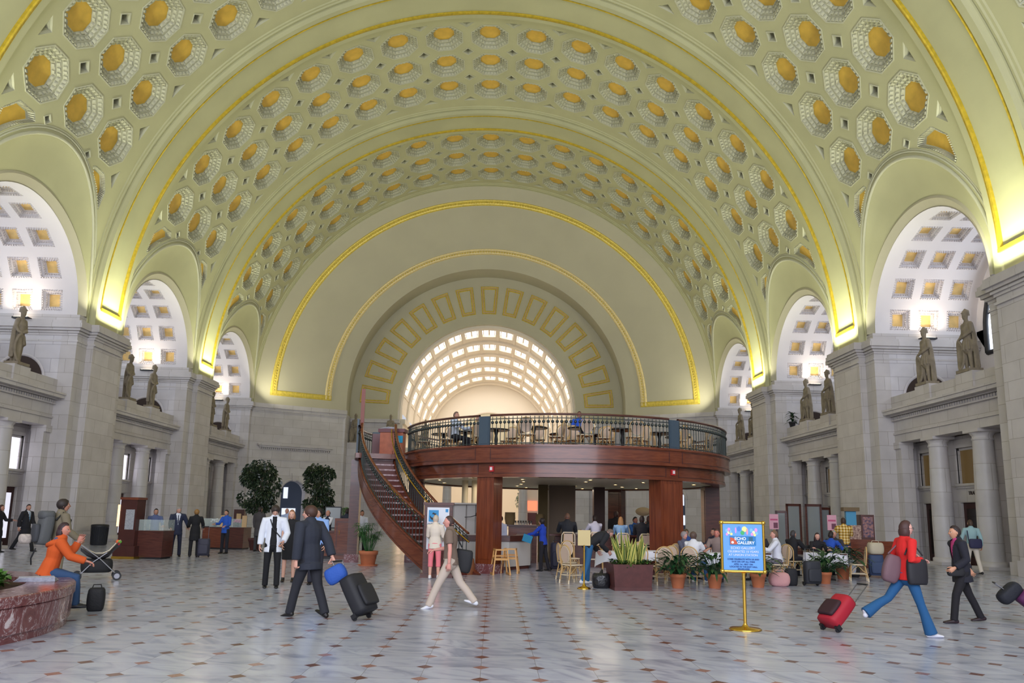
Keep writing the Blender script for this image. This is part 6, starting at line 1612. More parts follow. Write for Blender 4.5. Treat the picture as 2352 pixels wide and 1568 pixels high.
o_ = [(-.12+.10*cos(pi+pi*k/14), -.091, 1.57+.10*sin(pi+pi*k/14)) for k in range(15)]; i_ = [(-.12+.085*cos(pi+pi*k/14), -.091, 1.59+.062*sin(pi+pi*k/14)) for k in range(15)]; b.loft([o_, i_], D, False, False)
o_ = [(-.15+.1*k/10, -.091, 1.655+.012*sin(k*.62)) for k in range(11)]; i_ = [(-.16+.1*k/10, -.091, 1.61+.014*sin(k*.62)) for k in range(11)]; b.loft([i_, o_], D, False, False); b.build('wave_logo', t)
for tx, sz, x, z, sx in (('CENTER CAFE', .085, -.115, 1.355, .62), ('UNION STATION', .04, -.115, 1.285, 1), ('Breakfast', .035, -.16, 1.19, 1), ('Lunch', .035, -.16, 1.14, 1), ('Dinner', .035, -.16, 1.09, 1), ('Cocktails', .035, -.16, 1.04, 1)): text_obj(tx, sz, (x, -.088, z), (pi/2, 0, 0), D, 'lettering', t, .001, 'CENTER', .001, sx)
tag(t, 'mahogany poster case with a cafe poster and cyan logo, at the stair foot', 'sign')
b = MB(); b.lathe([(.16, 0), (.19, .2), (.15, .42), (.10, .46)], mat('turned_wood', rgb(120, 70, 40), .5), (.10, 21.35, 0), 16); tag(b.build('newel_stump'), 'short round wooden newel at the foot of the stair right of the poster case', 'newel')
# wooden high chairs
M_BEECH = mat('beech_wood', rgb(212, 160, 96), .45)
def highchair(x, y, rz, lb):
    t = empty('high_chair', (x, y, 0), radians(rz))
    for sx in (-1, 1):
        for sy in (-1, 1): b = MB(); b.obox((sx*.20, sy*.17, .34), (.035, .05, .70), Matrix.Rotation(-sx*.13, 3, 'Y') @ Matrix.Rotation(sy*.1, 3, 'X'), M_BEECH); b.build('leg', t)
    b = MB()
    for sx in (-1, 1): b.obox((sx*.155, 0, .68), (.04, .36, .04), 0, M_BEECH); b.obox((sx*.235, 0, .03), (.045, .46, .05), 0, M_BEECH); b.obox((sx*.18, 0, .45), (.035, .34, .04), 0, M_BEECH)
    b.obox((0, -.16, .68), (.30, .035, .04), 0, M_BEECH); b.obox((0, -.17, .42), (.34, .03, .05), 0, M_BEECH); b.obox((0, .16, .50), (.32, .03, .05), 0, M_BEECH); b.build('rails', t)
    b = MB(); b.obox((0, 0, .44), (.32, .30, .02), 0, M_BEECH); b.build('seat', t); tag(t, lb, 'high chair', 'beech high chairs')
highchair(.98, 21.5, 12, 'beech wood high chair in front of the left front post'); highchair(1.27, 22.1, -8, 'beech wood high chair right behind the first one')
# bags on the floor
for i, (x, y, sz, lb) in enumerate(((3.30, 17.95, (.42, .4, .34), 'black plastic bag on the floor left of the planter, left of two'), (3.62, 18.35, (.36, .34, .32), 'black plastic bag on the floor left of the planter, right of two'))):
    random.seed(70+i); b = MB(); soft_box(b, (0, 0, sz[2]/2), sz, mat('black_bin_liner', rgb(30, 30, 34), .28, bump=.9, bscale=14), k=.3); b.tube([(0, 0, sz[2]*.95), (.03, .02, sz[2]+.08)], [.05, .02], MATS['black_bin_liner'], 8); o = b.build('rubbish_bag'); o.location = (x, y, 0); tag(o, lb, 'bag', 'black bags')
def bag(loc, size, col, label, cat='bag', name='bag', rz=0, k=.3, strap=True, sh=.05):
    t = empty(name, loc, radians(rz)); m = mat('bag_%d_%d_%d' % col, rgb(*col), .75, bump=.3, bscale=40); b = MB(); soft_box(b, (0, 0, size[2]/2), size, m, k=k); b.build('body', t)
    if strap: b = MB(); b.tube([(-size[0]*.3, 0, size[2]*.9), (-size[0]*.2, 0, size[2]+sh), (size[0]*.2, 0, size[2]+sh), (size[0]*.3, 0, size[2]*.9)], .010, m, 6); b.build('strap', t)
    tag(t, label, cat); return t
bag((-5.58, 12.62, 0), (.26, .22, .36), (24, 24, 28), 'black backpack on the floor by the seated woman’s feet', 'backpack', 'backpack', 20)
bag((7.95, 19.2, 0), (.5, .35, .34), (216, 160, 160), 'pink cloth bag on the floor under the table behind the blue sign', k=.5)
bag((8.35, 19.45, 0), (.30, .24, .42), (30, 30, 36), 'small black backpack left of the black suitcase', 'backpack', 'backpack')
suitcase((8.87, 19.55, 0), 5, (44, 46, 54), 'upright charcoal suitcase among the cafe tables, left of the drooping plant', .42, .26, .56, handle=.3)
suitcase((12.25, 22.9, 0), -12, (54, 70, 104), 'upright blue suitcase right of the rightmost cafe pot', .42, .26, .60, handle=.2)
bag((12.22, 22.75, .68), (.44, .34, .34), (196, 184, 160), 'beige bag standing on top of the blue suitcase')
bag((11.5, 22.7, 0), (.34, .2, .42), (36, 34, 36), 'dark bag on the floor left of the blue suitcase'); bag((11.3, 22.45, .1), (.30, .16, .42), (220, 226, 240), 'white plastic carrier bag beside the rightmost cafe pot', k=.6)
bag((11.85, 23.1, 0), (.4, .3, .5), (118, 92, 70), 'brown bag behind the white carrier bag')
suitcase((-9.35, 27.2, 0), 10, (58, 58, 74), 'upright grey-blue suitcase beside the fair-haired woman in black', .40, .26, .58, handle=.42)
suitcase((-10.9, 27.5, 0), 0, (30, 30, 36), 'black suitcase half hidden beside the man in the navy suit', .36, .26, .66, handle=.1)
suitcase((2.72, 23.45, 0), 4, (34, 34, 52), 'tall dark navy suitcase standing behind the woman in blue', .44, .3, .78, handle=.05)
# right side furniture: glass doors, cabinet, pink signs
for i, (x, y, w_, h) in enumerate(((14.9, 37.2, .55, 2.1), (15.6, 37.4, .8, 2.45), (16.55, 37.3, .8, 2.45), (17.25, 37.6, .7, 2.3))):
    t = empty('glass_door', (x, y, 0), radians((-12, 8, -6, 20)[i])); b = MB()
    for (a0, a1, c0, c1) in ((-w_/2, -w_/2+.1, 0, h), (w_/2-.1, w_/2, 0, h), (-w_/2, w_/2, h-.12, h), (-w_/2, w_/2, 0, .3)): b.box(a0, a1, -.03, .03, c0, c1, M_WOODD)
    b.build('frame', t); b = MB(); b.box(-w_/2+.1, w_/2-.1, -.006, .006, .3, h-.12, mat('reflective_glass', rgb(150, 160, 165), .06, spec=1, alpha=.55)); b.build('glass', t); tag(t, 'open wood framed glass door by the middle right bay, %s' % ['leftmost and lowest', 'second from left', 'third from left', 'rightmost'][i], 'door')
t = empty('display_cabinet', (14.1, 27.6, 0), radians(-10)); b = MB(); b.box(-.4, .45, -.3, .3, 0, 1.0, M_WOOD); b.box(.0, .45, -.3, .3, 1.0, 1.88, M_WOODD); b.build('cabinet', t)
b = MB(); b.box(.05, .40, -.31, -.30, 1.08, 1.8, mat('souvenir_rack', rgb(70, 60, 90), .5, color2=rgb(170, 120, 110), nscale=14)); b.box(-.38, .0, -.25, .2, 1.0, 1.5, mat('souvenir_rack2', rgb(110, 70, 70), .5, color2=rgb(200, 170, 150), nscale=16)); b.build('goods', t)
b = MB(); b.box(-.55, .0, -.2, .2, 2.0, 2.14, mat('olive_cornice', rgb(110, 88, 54), .5)); b.box(-.45, -.1, -.1, .1, 1.5, 2.0, mat('cyan_sign', rgb(70, 150, 190), .5)); b.build('sign_box', t); tag(t, 'wooden souvenir cabinet with a small cyan sign behind the man in plaid', 'cabinet')
for i, (x, y) in enumerate(((11.2, 28.2), (13.2, 27.8))):
    t = empty('pink_sign', (x, y, 0)); b = MB(); b.lathe([(.15, 0), (.15, .02), (.015, .04), (.015, 1.3)], M_BRASS, seg=12); b.build('stand', t); b = MB(); b.box(-.17, .17, -.01, .01, 1.3, 1.85, mat('pink_card', rgb(226, 168, 186), .6)); b.box(-.14, .14, -.012, -.01, 1.62, 1.68, mat('dark_pink_print', rgb(200, 90, 130), .6)); b.box(-.02, .14, -.012, -.01, 1.34, 1.54, mat('dark_pink_print2', rgb(120, 70, 90), .6)); b.build('card', t)
    tag(t, 'pink card sign on a stand, %s' % ('just right of the blue poster stand' if i == 0 else 'left of the souvenir cabinet'), 'sign', 'pink signs')
b = MB(); b.lathe([(.02, 0), (.30, .0), (.30, .03), (.02, .03)], mat('sign_cream', rgb(206, 180, 150), .6), (0, 0, 0), 28); o = b.build('oval_sign'); o.location = (7.3, 33.2, 1.9); o.rotation_euler = (pi/2, 0, 0); tag(o, 'oval sign on the wall behind the seated diners, left of the right post', 'sign')
o.scale = (1.15, .62, 1)
b = MB(); b.tube([(0, 0, -.02), (0, -1.9/.62, -.02)], .03, M_WOODD, 8); b.build('sign_pole', o)
b = MB(); b.box(13.3, 14.1, 25.0, 25.4, 0, 1.0, M_WOOD); tag(b.build('side_table'), 'wooden counter beyond the cafe tables, right of the diners', 'counter')
b = MB(); b.box(6.0, 6.7, 27.5, 27.9, .0, 1.45, mat('blue_check_box', rgb(70, 90, 170), .6, color2=rgb(190, 195, 225), nscale=28)); tag(b.build('blue_cabinet'), 'blue checked cabinet behind the seated diners under the deck', 'cabinet')
# ---- stroller
t = empty('stroller', (-8.35, 18.0, 0), radians(-62))
M_ALU = mat('stroller_tube', rgb(150, 150, 158), .35, metal=.7); M_SEATC = mat('stroller_cream', rgb(214, 204, 190), .85)
b = MB()
for s_ in (-1, 1): b.tube([(s_*.22, -.62, 1.02), (s_*.23, -.45, .86), (s_*.24, .05, .48), (s_*.25, .38, .16)], .014, M_ALU, 8); b.tube([(s_*.24, .18, .62), (s_*.25, -.10, .40), (s_*.26, -.34, .12)], .013, M_ALU, 8)
b.tube([(-.24, .05, .48), (.24, .05, .48)], .012, M_ALU, 6); b.tube([(-.25, -.3, .16), (.25, -.3, .16)], .012, M_ALU, 6); b.build('frame', t)
b = MB(); b.tube([(-.22, -.62, 1.02), (-.15, -.68, 1.05), (.15, -.68, 1.05), (.22, -.62, 1.02)], .020, M_BLACK, 8); b.build('handle', t)
b = MB(); n_ = 8; P = [(-.36, .70), (-.22, .58), (-.05, .50), (.10, .50), (.22, .56), (.36, .74), (.44, .80)]; b.loft([[(x, y, z+abs(x)*.5) for x in (-.2, -.1, 0, .1, .2)] for y, z in P], M_SEATC, False, False, True); b.loft([[(x, y, z-.05+abs(x)*.4) for x in (-.21, -.1, 0, .1, .21)] for y, z in P], mat('grey_fabric', rgb(90, 88, 96), .8), False, False, True); b.build('seat', t)
b = MB(); soft_box(b, (0, .0, .32), (.46, .66, .30), M_BAG, k=.2); b.build('basket', t)
b = MB(); b.sphere((.12, .42, .86), .04, mat('toy_green', rgb(110, 200, 60), .4), 8, 6); b.sphere((.0, .38, .86), .045, mat('toy_orange', rgb(230, 100, 50), .4), 8, 6); b.tube([(-.2, .4, .8), (0, .44, .88), (.2, .4, .8)], .02, mat('toy_red', rgb(205, 50, 60), .4), 6); b.build('toy_bar', t)
for (x, y) in ((-.27, .42), (.27, .42), (-.28, -.38), (.28, -.38)):
    b = MB(); b.tube([(x-.02, y, .095), (x+.02, y, .095)], .095, M_BLACK, 20); b.tube([(x-.024, y, .095), (x+.024, y, .095)], .06, M_ALU, 10); b.build('wheel', t)
tag(t, 'baby stroller with cream seat and black basket beyond the marble bench', 'stroller')
# ================================================================ PEOPLE
W_ = lambda P, v: P['M'] @ v
walk = lambda a, kb1=8, kb2=22, ab=3: ((a, kb1, ab), (-a*.75, kb2, ab))
def att(P, mb, name): return mb.build(name, P['obj'])
# 1. man in dark suit pulling a wheeled case (walks to the left)
P = figure((-2.12, 12.25, 0), -58, 'man in a dark suit striding left, pulling a black wheeled suitcase', h=1.78, leg=((20, 4, 2), (-14, 12, 2)), arm=((-10, 14, 12), (-30, 12, 6)), hairc=(70, 44, 34), hair='full', sk=(214, 160, 140), lean=5, build=1.10, head=(4, -34), front=((150, 170, 225), None), top=('jacket', (40, 44, 56)), bot=('trousers', (36, 37, 44)), voxel=.013, foot_up=(8, -22), curl=.9)
b = MB(); q = P['tp']; b.tube([q(-.07, .045, .50), q(0, .075, .49), q(.07, .045, .50)], .016, cloth((160, 180, 230)), 6); att(P, b, 'collar')
# 2. man in brown polo, khaki trousers, black shoulder bag (walks left)
P = figure((.03, 13.65, 0), -88, 'man in a brown polo shirt walking left with a black shoulder bag', h=1.70, leg=((27, 2, 3), (-24, 18, 3)), arm=((-6, 10, 8), (10, 8, 70)), hairc=(66, 46, 42), hair='crop', sk=(216, 150, 136), lean=4, top=('tee', (120, 102, 90)), bot=('trousers', (196, 180, 166)), shoe=(222, 222, 228), voxel=.013, foot_up=(14, -18), build=1.08, sleeve=.4)
b = MB(); q = P['tp']; b.tube([q(.12, .10, .46), q(.20, .02, .30), q(.24, -.12, .08)], .014, M_BAG, 6); b.tube([q(.12, .10, .46), q(.08, -.08, .49), q(.16, -.2, .2)], .014, M_BAG, 6); soft_box(b, q(.24, -.20, -.05), (.16, .34, .40), M_BAG, Matrix.Rotation(.15, 3, 'X'), .25); att(P, b, 'shoulder_bag')
# 3. woman in cream top and pink capri trousers (back to camera)
figure((-.72, 19.72, 0), 4, 'woman in a cream top and pink capri trousers reading the cafe poster', h=1.62, fem=True, leg=((0, 0, 2), (2, 2, 2)), arm=((20, 6, 60), (15, 8, 55)), hairc=(206, 190, 170), hair='short', sk=(224, 172, 150), head=(20, 0), top=('blouse', (232, 218, 202)), bot=('capri', (240, 130, 140)), shoe=(236, 230, 230), voxel=.014, build=1.05)
# 4. young man in white jacket
P = figure((-3.99, 16.75, 0), 165, 'young man in an open white jacket and black clothes looking down', h=1.76, leg=((2, 2, 3), (-2, 2, 3)), arm=((4, 16, 40), (0, 10, 6)), fore=((26, 0), (0, 0)), hairc=(52, 40, 34), hair='full', sk=(206, 156, 134), head=(34, 0), top=('jacket', (226, 230, 240)), top2=('shirt', (22, 22, 26)), open=2, bot=('trousers', (20, 20, 24)), shoe=(20, 20, 22), voxel=.013)
b = MB(); q = P['tp']; f = lambda x, z, d: q(x, .150-(.05 if z > .45 else 0)-abs(x)*.2+d, z)
b = MB(); b.tube([f(.09, .5, .012), f(.02, .3, .02), f(-.14, .12, 0)], .012, M_BAG, 6); att(P, b, 'bag_strap')
# 5. woman in black dress
figure((-4.02, 18.25, 0), 172, 'woman in a black dress and dark stockings behind the young man in white', h=1.68, fem=True, leg=((1, 0, 2), (-1, 0, 3)), arm=((6, 2, 8), (6, 2, 8)), hairc=(150, 104, 74), hair='bob', sk=(222, 172, 150), top=('tee', (26, 26, 30)), bot=('skirt', (26, 26, 30)), shoe=(24, 22, 24), voxel=.016)
# 6. man in light-blue shirt
P = figure((-3.25, 17.6, 0), 178, 'dark haired man in a light blue shirt behind the man in the dark suit', h=1.74, arm=((6, 3, 8), (4, 3, 6)), leg=((4, 4, 3), (-3, 3, 3)), hairc=(28, 24, 24), hair='full', sk=(206, 156, 128), top=('shirt', (138, 172, 226)), bot=('trousers', (40, 40, 52)), voxel=.016, front=((150, 182, 232), (52, 70, 120)))
# 7. woman in red cardigan, jeans, with bags (walks right)
P = figure((6.85, 11.2, 0), 88, 'woman in a red cardigan and flared blue jeans striding right, pulling a red bag', h=1.70, fem=True, leg=((-36, 26, 3), (16, -2, 3)), arm=((-16, 14, 118), (-14, 16, 104)), fore=((52, 0), (34, 0)), hairc=(70, 42, 40), hair='bob', sk=(226, 170, 156), top=('sweater', (214, 36, 36)), bot=('flared', (30, 84, 132)), shoe=(216, 216, 226), voxel=.013, foot_up=(-42, 0), lean=2)
q = P['tp']; b = MB(); soft_box(b, q(.19, .05, .04), (.10, .30, .36), mat('black_tote', rgb(30, 28, 34), .6), None, .2); b.tube([q(.17, -.12, .28), q(.12, .0, .50), q(.17, .16, .28)], .012, M_BLACK, 6); att(P, b, 'black_tote')
b = MB(); soft_box(b, q(-.02, -.22, .06), (.14, .26, .40), mat('mauve_tote', rgb(112, 84, 92), .7), Matrix.Rotation(-.3, 3, 'X'), .6); b.tube([q(-.04, -.26, .28), q(-.08, -.02, .49)], .012, mat('mauve_tote', rgb(112, 84, 92), .7), 6); att(P, b, 'mauve_tote')
b = MB(); hc = P['head_c']
for s_ in (-1, 1): b.tube([hc+V(s_*.031+.018*cos(2*pi*k/10), .094, .008+.014*sin(2*pi*k/10)) for k in range(11)], .0022, M_BLACK, 4); b.tube([hc+V(s_*.05, .09, .012), hc+V(s_*.076, .0, .01)], .0022, M_BLACK, 4)
att(P, b, 'spectacles')
# 8. woman in black trouser suit (walks left)
P = figure((8.62, 12.75, 0), -84, 'dark haired woman in a black trouser suit walking left, towing a purple case', h=1.64, fem=True, leg=((24, 14, 3), (-22, 4, 3)), arm=((-6, 10, 62), (-34, 8, 6)), hairc=(44, 30, 30), hair='short', sk=(206, 150, 120), top=('jacket', (30, 30, 42)), bot=('trousers', (24, 22, 28)), shoe=(44, 28, 34), voxel=.013, lean=5, front=((186, 60, 120), None), foot_up=(0, 4))
q = P['tp']; b = MB(); soft_box(b, q(-.18, .18, .0), (.10, .28, .14), M_BAG, None, .3); att(P, b, 'handbag')
# 9. man in teal shirt with satchel, back view
P = figure((16.4, 24.7, 0), 8, 'man in a pale teal shirt with a navy satchel walking away by the right wall', h=1.78, leg=((10, 2, 3), (-10, 12, 3)), arm=((8, 16, 16), (-6, 14, 12)), hairc=(70, 52, 40), sk=(196, 150, 126), top=('shirt', (150, 182, 186)), bot=('trousers', (206, 196, 182)), voxel=.018)
q = P['tp']; b = MB(); soft_box(b, q(.02, -.20, .04), (.40, .12, .30), mat('navy_satchel', rgb(40, 40, 72), .7), None, .25); b.tube([q(-.14, -.12, .12), q(-.16, -.11, .40), q(-.12, .0, .51), q(-.02, .12, .40)], .014, mat('navy_satchel', rgb(40, 40, 72), .7), 6); att(P, b, 'satchel')
# 10. backpacker behind the bench
P = figure((-7.66, 15.1, 0), 40, 'man in a khaki jacket with a large grey backpack standing behind the bench', h=1.80, leg=((0, 0, 4), (0, 0, 4)), arm=((8, 8, 20), (12, 8, 40)), hairc=(44, 34, 32), hair='full', sk=(190, 134, 110), head=(-4, 20), top=('jacket', (122, 112, 92)), bot=('trousers', (128, 118, 98)), voxel=.015)
q = P['tp']; b = MB(); M_PK = mat('grey_backpack', rgb(84, 86, 88), .7, bump=.3, bscale=60); soft_box(b, q(0, -.27, .22), (.34, .24, .58), M_PK, Matrix.Rotation(-.12, 3, 'X'), .25); soft_box(b, q(0, -.26, .49), (.32, .25, .16), M_PK, None, .35); soft_box(b, q(0, -.42, .16), (.26, .10, .34), mat('grey_backpack_pocket', rgb(62, 64, 70), .7), None, .3)
for s_ in (-1, 1): b.tube([q(s_*.13, -.14, .40), q(s_*.13, -.02, .535), q(s_*.14, .12, .40), q(s_*.16, .08, .15), q(s_*.16, -.12, .05)], .018, M_BLACK, 6)
soft_box(b, q(-.1, -.54, .05), (.22, .2, .18), mat('rolled_shirt', rgb(196, 184, 176), .8, noise=.3, nscale=20), None, .5); b.tube([q(.05, -.4, -.12), q(.02, -.45, -.3), q(-.02, -.42, -.42)], .014, M_BLACK, 5); att(P, b, 'rucksack')
b = MB(); b.tube([q(-.07, .03, .515), q(-.05, -.055, .53), q(.05, -.055, .53), q(.07, .03, .515)], .026, cloth((50, 110, 210)), 6); att(P, b, 'blue_collar')
# 11. woman in orange jacket sitting on the bench
P = figure((-6.12, 12.15, 0), 62, 'woman in an orange jacket and jeans sitting on the marble bench, seen from behind', h=1.66, fem=True, seat=.565, lean=16, leg=((76, 72, 6), (78, 78, 3)), arm=((34, 6, 122), (36, 5, 36)), hairc=(50, 30, 34), hair='bob', sk=(196, 132, 112), head=(2, 30), top=('jacket', (200, 84, 28)), bot=('jeans', (44, 72, 110)), shoe=(38, 40, 50), voxel=.013, build=1.08)
q = P['tp']; b = MB(); b.tube([q(-.10, .03, .49), q(-.07, -.08, .50), q(.07, -.08, .50), q(.10, .03, .49)], .035, cloth((70, 84, 120)), 8); att(P, b, 'grey_hood_lining')
b = MB(); b.tube([q(-.13, -.02, .46), q(-.10, -.12, .42), q(0, -.15, .38), q(.10, -.12, .42), q(.13, -.02, .46)], .045, cloth((200, 84, 28)), 8); att(P, b, 'hood')
# 12-13. far left walkers
P = figure((-16.6, 28.85, 0), 100, 'man in a black suit with a pale blue tie walking in from the left doors', h=1.78, leg=((20, 4, 3), (-22, 12, 3)), arm=((10, 8, 20), (-14, 10, 14)), hairc=(48, 36, 30), sk=(196, 144, 122), top=('coat', (26, 26, 34)), bot=('trousers', (24, 24, 30)), voxel=.02, head=(0, 30), front=((210, 215, 228), (110, 150, 180)))
figure((-17.0, 27.9, 0), 80, 'woman in a black jacket at the left edge by the doors', h=1.70, fem=True, leg=((6, 2, 3), (-10, 10, 3)), arm=((30, 8, 60), (0, 8, 10)), hairc=(70, 40, 34), hair='bob', sk=(190, 136, 116), top=('coat', (26, 22, 30)), bot=('trousers', (26, 24, 30)), voxel=.02)
# 14. person behind the glass counter
figure((-10.95, 26.75, 0), 150, 'person in a grey-blue shirt behind the glass screen counter', h=1.66, arm=((30, 8, 50), (10, 8, 20)), hairc=(30, 24, 26), hair='short', sk=(190, 140, 116), top=('shirt', (88, 100, 140)), bot=('trousers', (40, 40, 46)), voxel=.02)
# 15-17. couple with luggage and woman in blue
figure((-10.42, 27.35, 0), 150, 'grey haired man in a navy suit with white shirt and dark tie, talking', h=1.74, arm=((-6, 26, 60), (16, 10, 30)), leg=((3, 0, 4), (-3, 0, 4)), hairc=(150, 144, 140), sk=(200, 150, 130), head=(22, -20), top=('jacket', (42, 48, 72)), bot=('trousers', (38, 42, 64)), front=((225, 228, 240), (40, 46, 66)), voxel=.018)
figure((-9.72, 27.2, 0), -25, 'woman with fair hair in a black coat seen from behind, beside the navy suit man', h=1.66, fem=True, arm=((20, 12, 50), (30, 20, 30)), hairc=(150, 110, 60), hair='full', sk=(206, 156, 130), top=('coat', (26, 26, 30)), bot=('trousers', (26, 26, 30)), voxel=.018)
figure((-9.5, 29.6, 0), 200, 'woman in a bright blue blouse holding white papers behind the couple', h=1.66, fem=True, arm=((10, 8, 70), (30, 8, 60)), hairc=(30, 24, 26), sk=(196, 144, 118), top=('blouse', (40, 90, 190)), bot=('trousers', (30, 30, 40)), voxel=.02)
# 18-19 behind
figure((-8.85, 31.6, 0), 20, 'man in a dark grey suit standing with his back turned near the left ficus', h=1.82, arm=((4, 8, 10), (8, 10, 50)), hairc=(40, 32, 28), sk=(190, 136, 110), top=('coat', (68, 64, 66)), bot=('trousers', (60, 58, 60)), voxel=.02)
figure((-7.95, 32.4, 0), 190, 'balding man in a pale blue shirt in front of the far left archway', h=1.78, hair='bald', hairc=(90, 70, 60), sk=(204, 150, 130), top=('shirt', (170, 186, 220)), bot=('trousers', (50, 52, 70)), voxel=.02)
# bartender group
figure((-5.35, 28.4, 0), 215, 'balding bartender in a white shirt and dark vest behind the service counter', h=1.72, hair='bald', hairc=(70, 60, 56), sk=(196, 140, 116), arm=((40, 20, 40), (20, 20, 50)), top2=('shirt', (228, 230, 238)), top=('vest', (34, 38, 60)), bot=('trousers', (30, 30, 36)), voxel=.018)
figure((-6.15, 28.9, 0), 60, 'dark haired woman in black facing the bartender', h=1.64, fem=True, hairc=(50, 34, 30), hair='bob', sk=(200, 140, 118), top=('coat', (28, 28, 32)), bot=('trousers', (28, 28, 32)), voxel=.02)
figure((-4.95, 29.9, 0), 30, 'man in a dark blue jacket behind the tall cupboard, seen from behind', h=1.80, hairc=(36, 28, 26), sk=(180, 130, 108), top=('jacket', (44, 50, 66)), bot=('trousers', (36, 38, 46)), voxel=.02)
figure((-4.45, 30.4, 0), 160, 'person in a white shirt partly hidden by the landing post', h=1.74, hairc=(36, 28, 26), sk=(190, 136, 110), top=('shirt', (225, 228, 240)), bot=('trousers', (36, 38, 46)), voxel=.02)
# under the deck
figure((.98, 23.95, 0), 170, 'young woman with dark hair in a patterned white blouse behind the bar', h=1.62, fem=True, hairc=(34, 24, 24), hair='full', sk=(170, 112, 92), head=(28, 0), top=('blouse', (200, 204, 222)), bot=('trousers', (30, 30, 36)), voxel=.018)
figure((2.28, 23.1, 0), -60, 'woman in a bright blue jumper leaning at the bar with a teal folder', h=1.58, fem=True, hairc=(36, 28, 26), hair='full', sk=(206, 156, 130), arm=((46, 10, 30), (40, 6, 40)), leg=((2, 2, 4), (-6, 10, 3)), lean=6, top=('sweater', (30, 66, 176)), bot=('trousers', (28, 26, 34)), voxel=.016)
b = MB(); b.obox((1.80, 23.05, .95), (.30, .02, .22), Matrix.Rotation(.3, 3, 'Y') @ Matrix.Rotation(-.4, 3, 'Z'), mat('teal_folder', rgb(30, 130, 170), .5)); tag(b.build('folder'), 'teal folder held out by the woman in the blue jumper', 'folder')
def sit(x, y, face, label, z=.46, **kw):
    d = dict(seat=z, leg=((82, 82, 7), (84, 84, 7)), arm=((38, 12, 60), (42, 12, 62)), lean=8, voxel=.018); d.update(kw)
    return figure((x, y, 0), face, label, **d)
SB = .80
sit(3.1, 24.05, 2, 'broad man in a black sweater sitting at the bar with his back to us', SB, h=1.86, build=1.12, hairc=(110, 80, 66), hair='crop', sk=(180, 120, 100), top=('sweater', (34, 38, 46)), bot=('trousers', (30, 30, 36)))
sit(4.1, 24.8, -20, 'dark haired man in a white shirt sitting at the high counter', SB, h=1.76, hairc=(40, 30, 30), sk=(190, 136, 116), top=('shirt', (206, 206, 226)), bot=('trousers', (40, 40, 50)))
figure((4.95, 26.0, 0), 20, 'tall man in a black coat standing among the diners under the deck', h=1.86, hairc=(60, 40, 36), sk=(180, 120, 100), top=('coat', (24, 22, 26)), bot=('trousers', (24, 22, 26)), voxel=.02)
sit(4.78, 24.0, 8, 'fair haired woman in a pale blue top at the high counter', SB, h=1.68, fem=True, hairc=(160, 118, 76), hair='long', sk=(210, 160, 136), top=('sweater', (124, 160, 200)), bot=('jeans', (50, 60, 90)))
sit(5.5, 25.7, 150, 'person in a blue shirt among the diners at the high counter', SB, h=1.7, hairc=(30, 24, 24), sk=(170, 112, 92), top=('shirt', (50, 100, 170)), bot=('trousers', (36, 36, 46)))
sit(5.3, 23.3, 20, 'dark suited diner with his back turned, left of the right front post', SB, h=1.76, hairc=(44, 32, 32), sk=(180, 126, 104), top=('jacket', (26, 26, 34)), bot=('trousers', (26, 26, 32)))
sit(5.75, 24.4, 15, 'second dark suited diner beside the right front post', SB, h=1.78, hairc=(60, 36, 34), sk=(176, 122, 100), top=('jacket', (24, 24, 30)), bot=('trousers', (26, 26, 32)))
figure((6.75, 28.6, 0), 200, 'person in a dark shirt and white cap beyond the diners under the deck', h=1.70, hairc=(222, 220, 222), hair='short', sk=(180, 126, 104), top=('shirt', (50, 46, 60)), bot=('trousers', (36, 36, 46)), voxel=.02)
sit(6.2, 26.9, 200, 'diner in a black top facing us beside the right front post', .62, h=1.76, hairc=(34, 26, 26), sk=(170, 116, 98), top=('sweater', (24, 24, 26)), bot=('trousers', (26, 26, 32)))
# bending man
P = figure((3.12, 18.95, 0), 68, 'man in a black jacket and blue jeans bending over the white cloth table', h=1.78, lean=62, leg=((12, 12, 10), (-14, 8, 10)), arm=((20, 6, 22), (24, 6, 26)), hairc=(110, 92, 84), hair='crop', sk=(216, 160, 144), head=(50, 0), top=('jacket', (34, 34, 40)), bot=('jeans', (44, 100, 150)), shoe=(230, 230, 235), voxel=.014)
# restaurant front tables
sit(5.85, 19.45, 38, 'woman in a white T-shirt and blue jeans sitting with her back to us', h=1.66, fem=True, build=1.12, hairc=(92, 72, 64), hair='full', sk=(206, 150, 128), top=('tee', (226, 226, 232)), bot=('jeans', (50, 92, 146)), shoe=(235, 235, 240), sleeve=.4)
sit(6.0, 21.08, 150, 'grey haired woman at the table of the woman in white', h=1.62, fem=True, hairc=(150, 140, 142), hair='full', sk=(210, 150, 136), top=('blouse', (90, 90, 110)), bot=('trousers', (50, 50, 60)))
sit(7.0, 21.18, 205, 'man in a patterned brown shirt at the table behind the potted plants', h=1.78, hairc=(90, 60, 50), sk=(206, 130, 116), top=('shirt', (138, 120, 116)), bot=('jeans', (50, 80, 130)))
sit(8.5, 20.66, -75, 'man in a white shirt and grey trousers sitting in profile', h=1.78, hairc=(120, 92, 74), hair='crop', sk=(220, 160, 146), arm=((40, 12, 66), (36, 12, 60)), top=('shirt', (226, 228, 240)), bot=('trousers', (104, 100, 112)))
sit(8.15, 21.93, 200, 'man in a navy shirt sitting behind the table of the man in white', h=1.74, hairc=(90, 60, 40), sk=(200, 146, 124), top=('shirt', (56, 70, 110)), bot=('trousers', (40, 40, 50)))
sit(8.75, 22.93, 190, 'diner with brown hair in a dark jacket behind the table of the man in white', h=1.74, hairc=(110, 76, 50), sk=(200, 146, 124), top=('jacket', (36, 36, 48)), bot=('trousers', (40, 40, 50)))
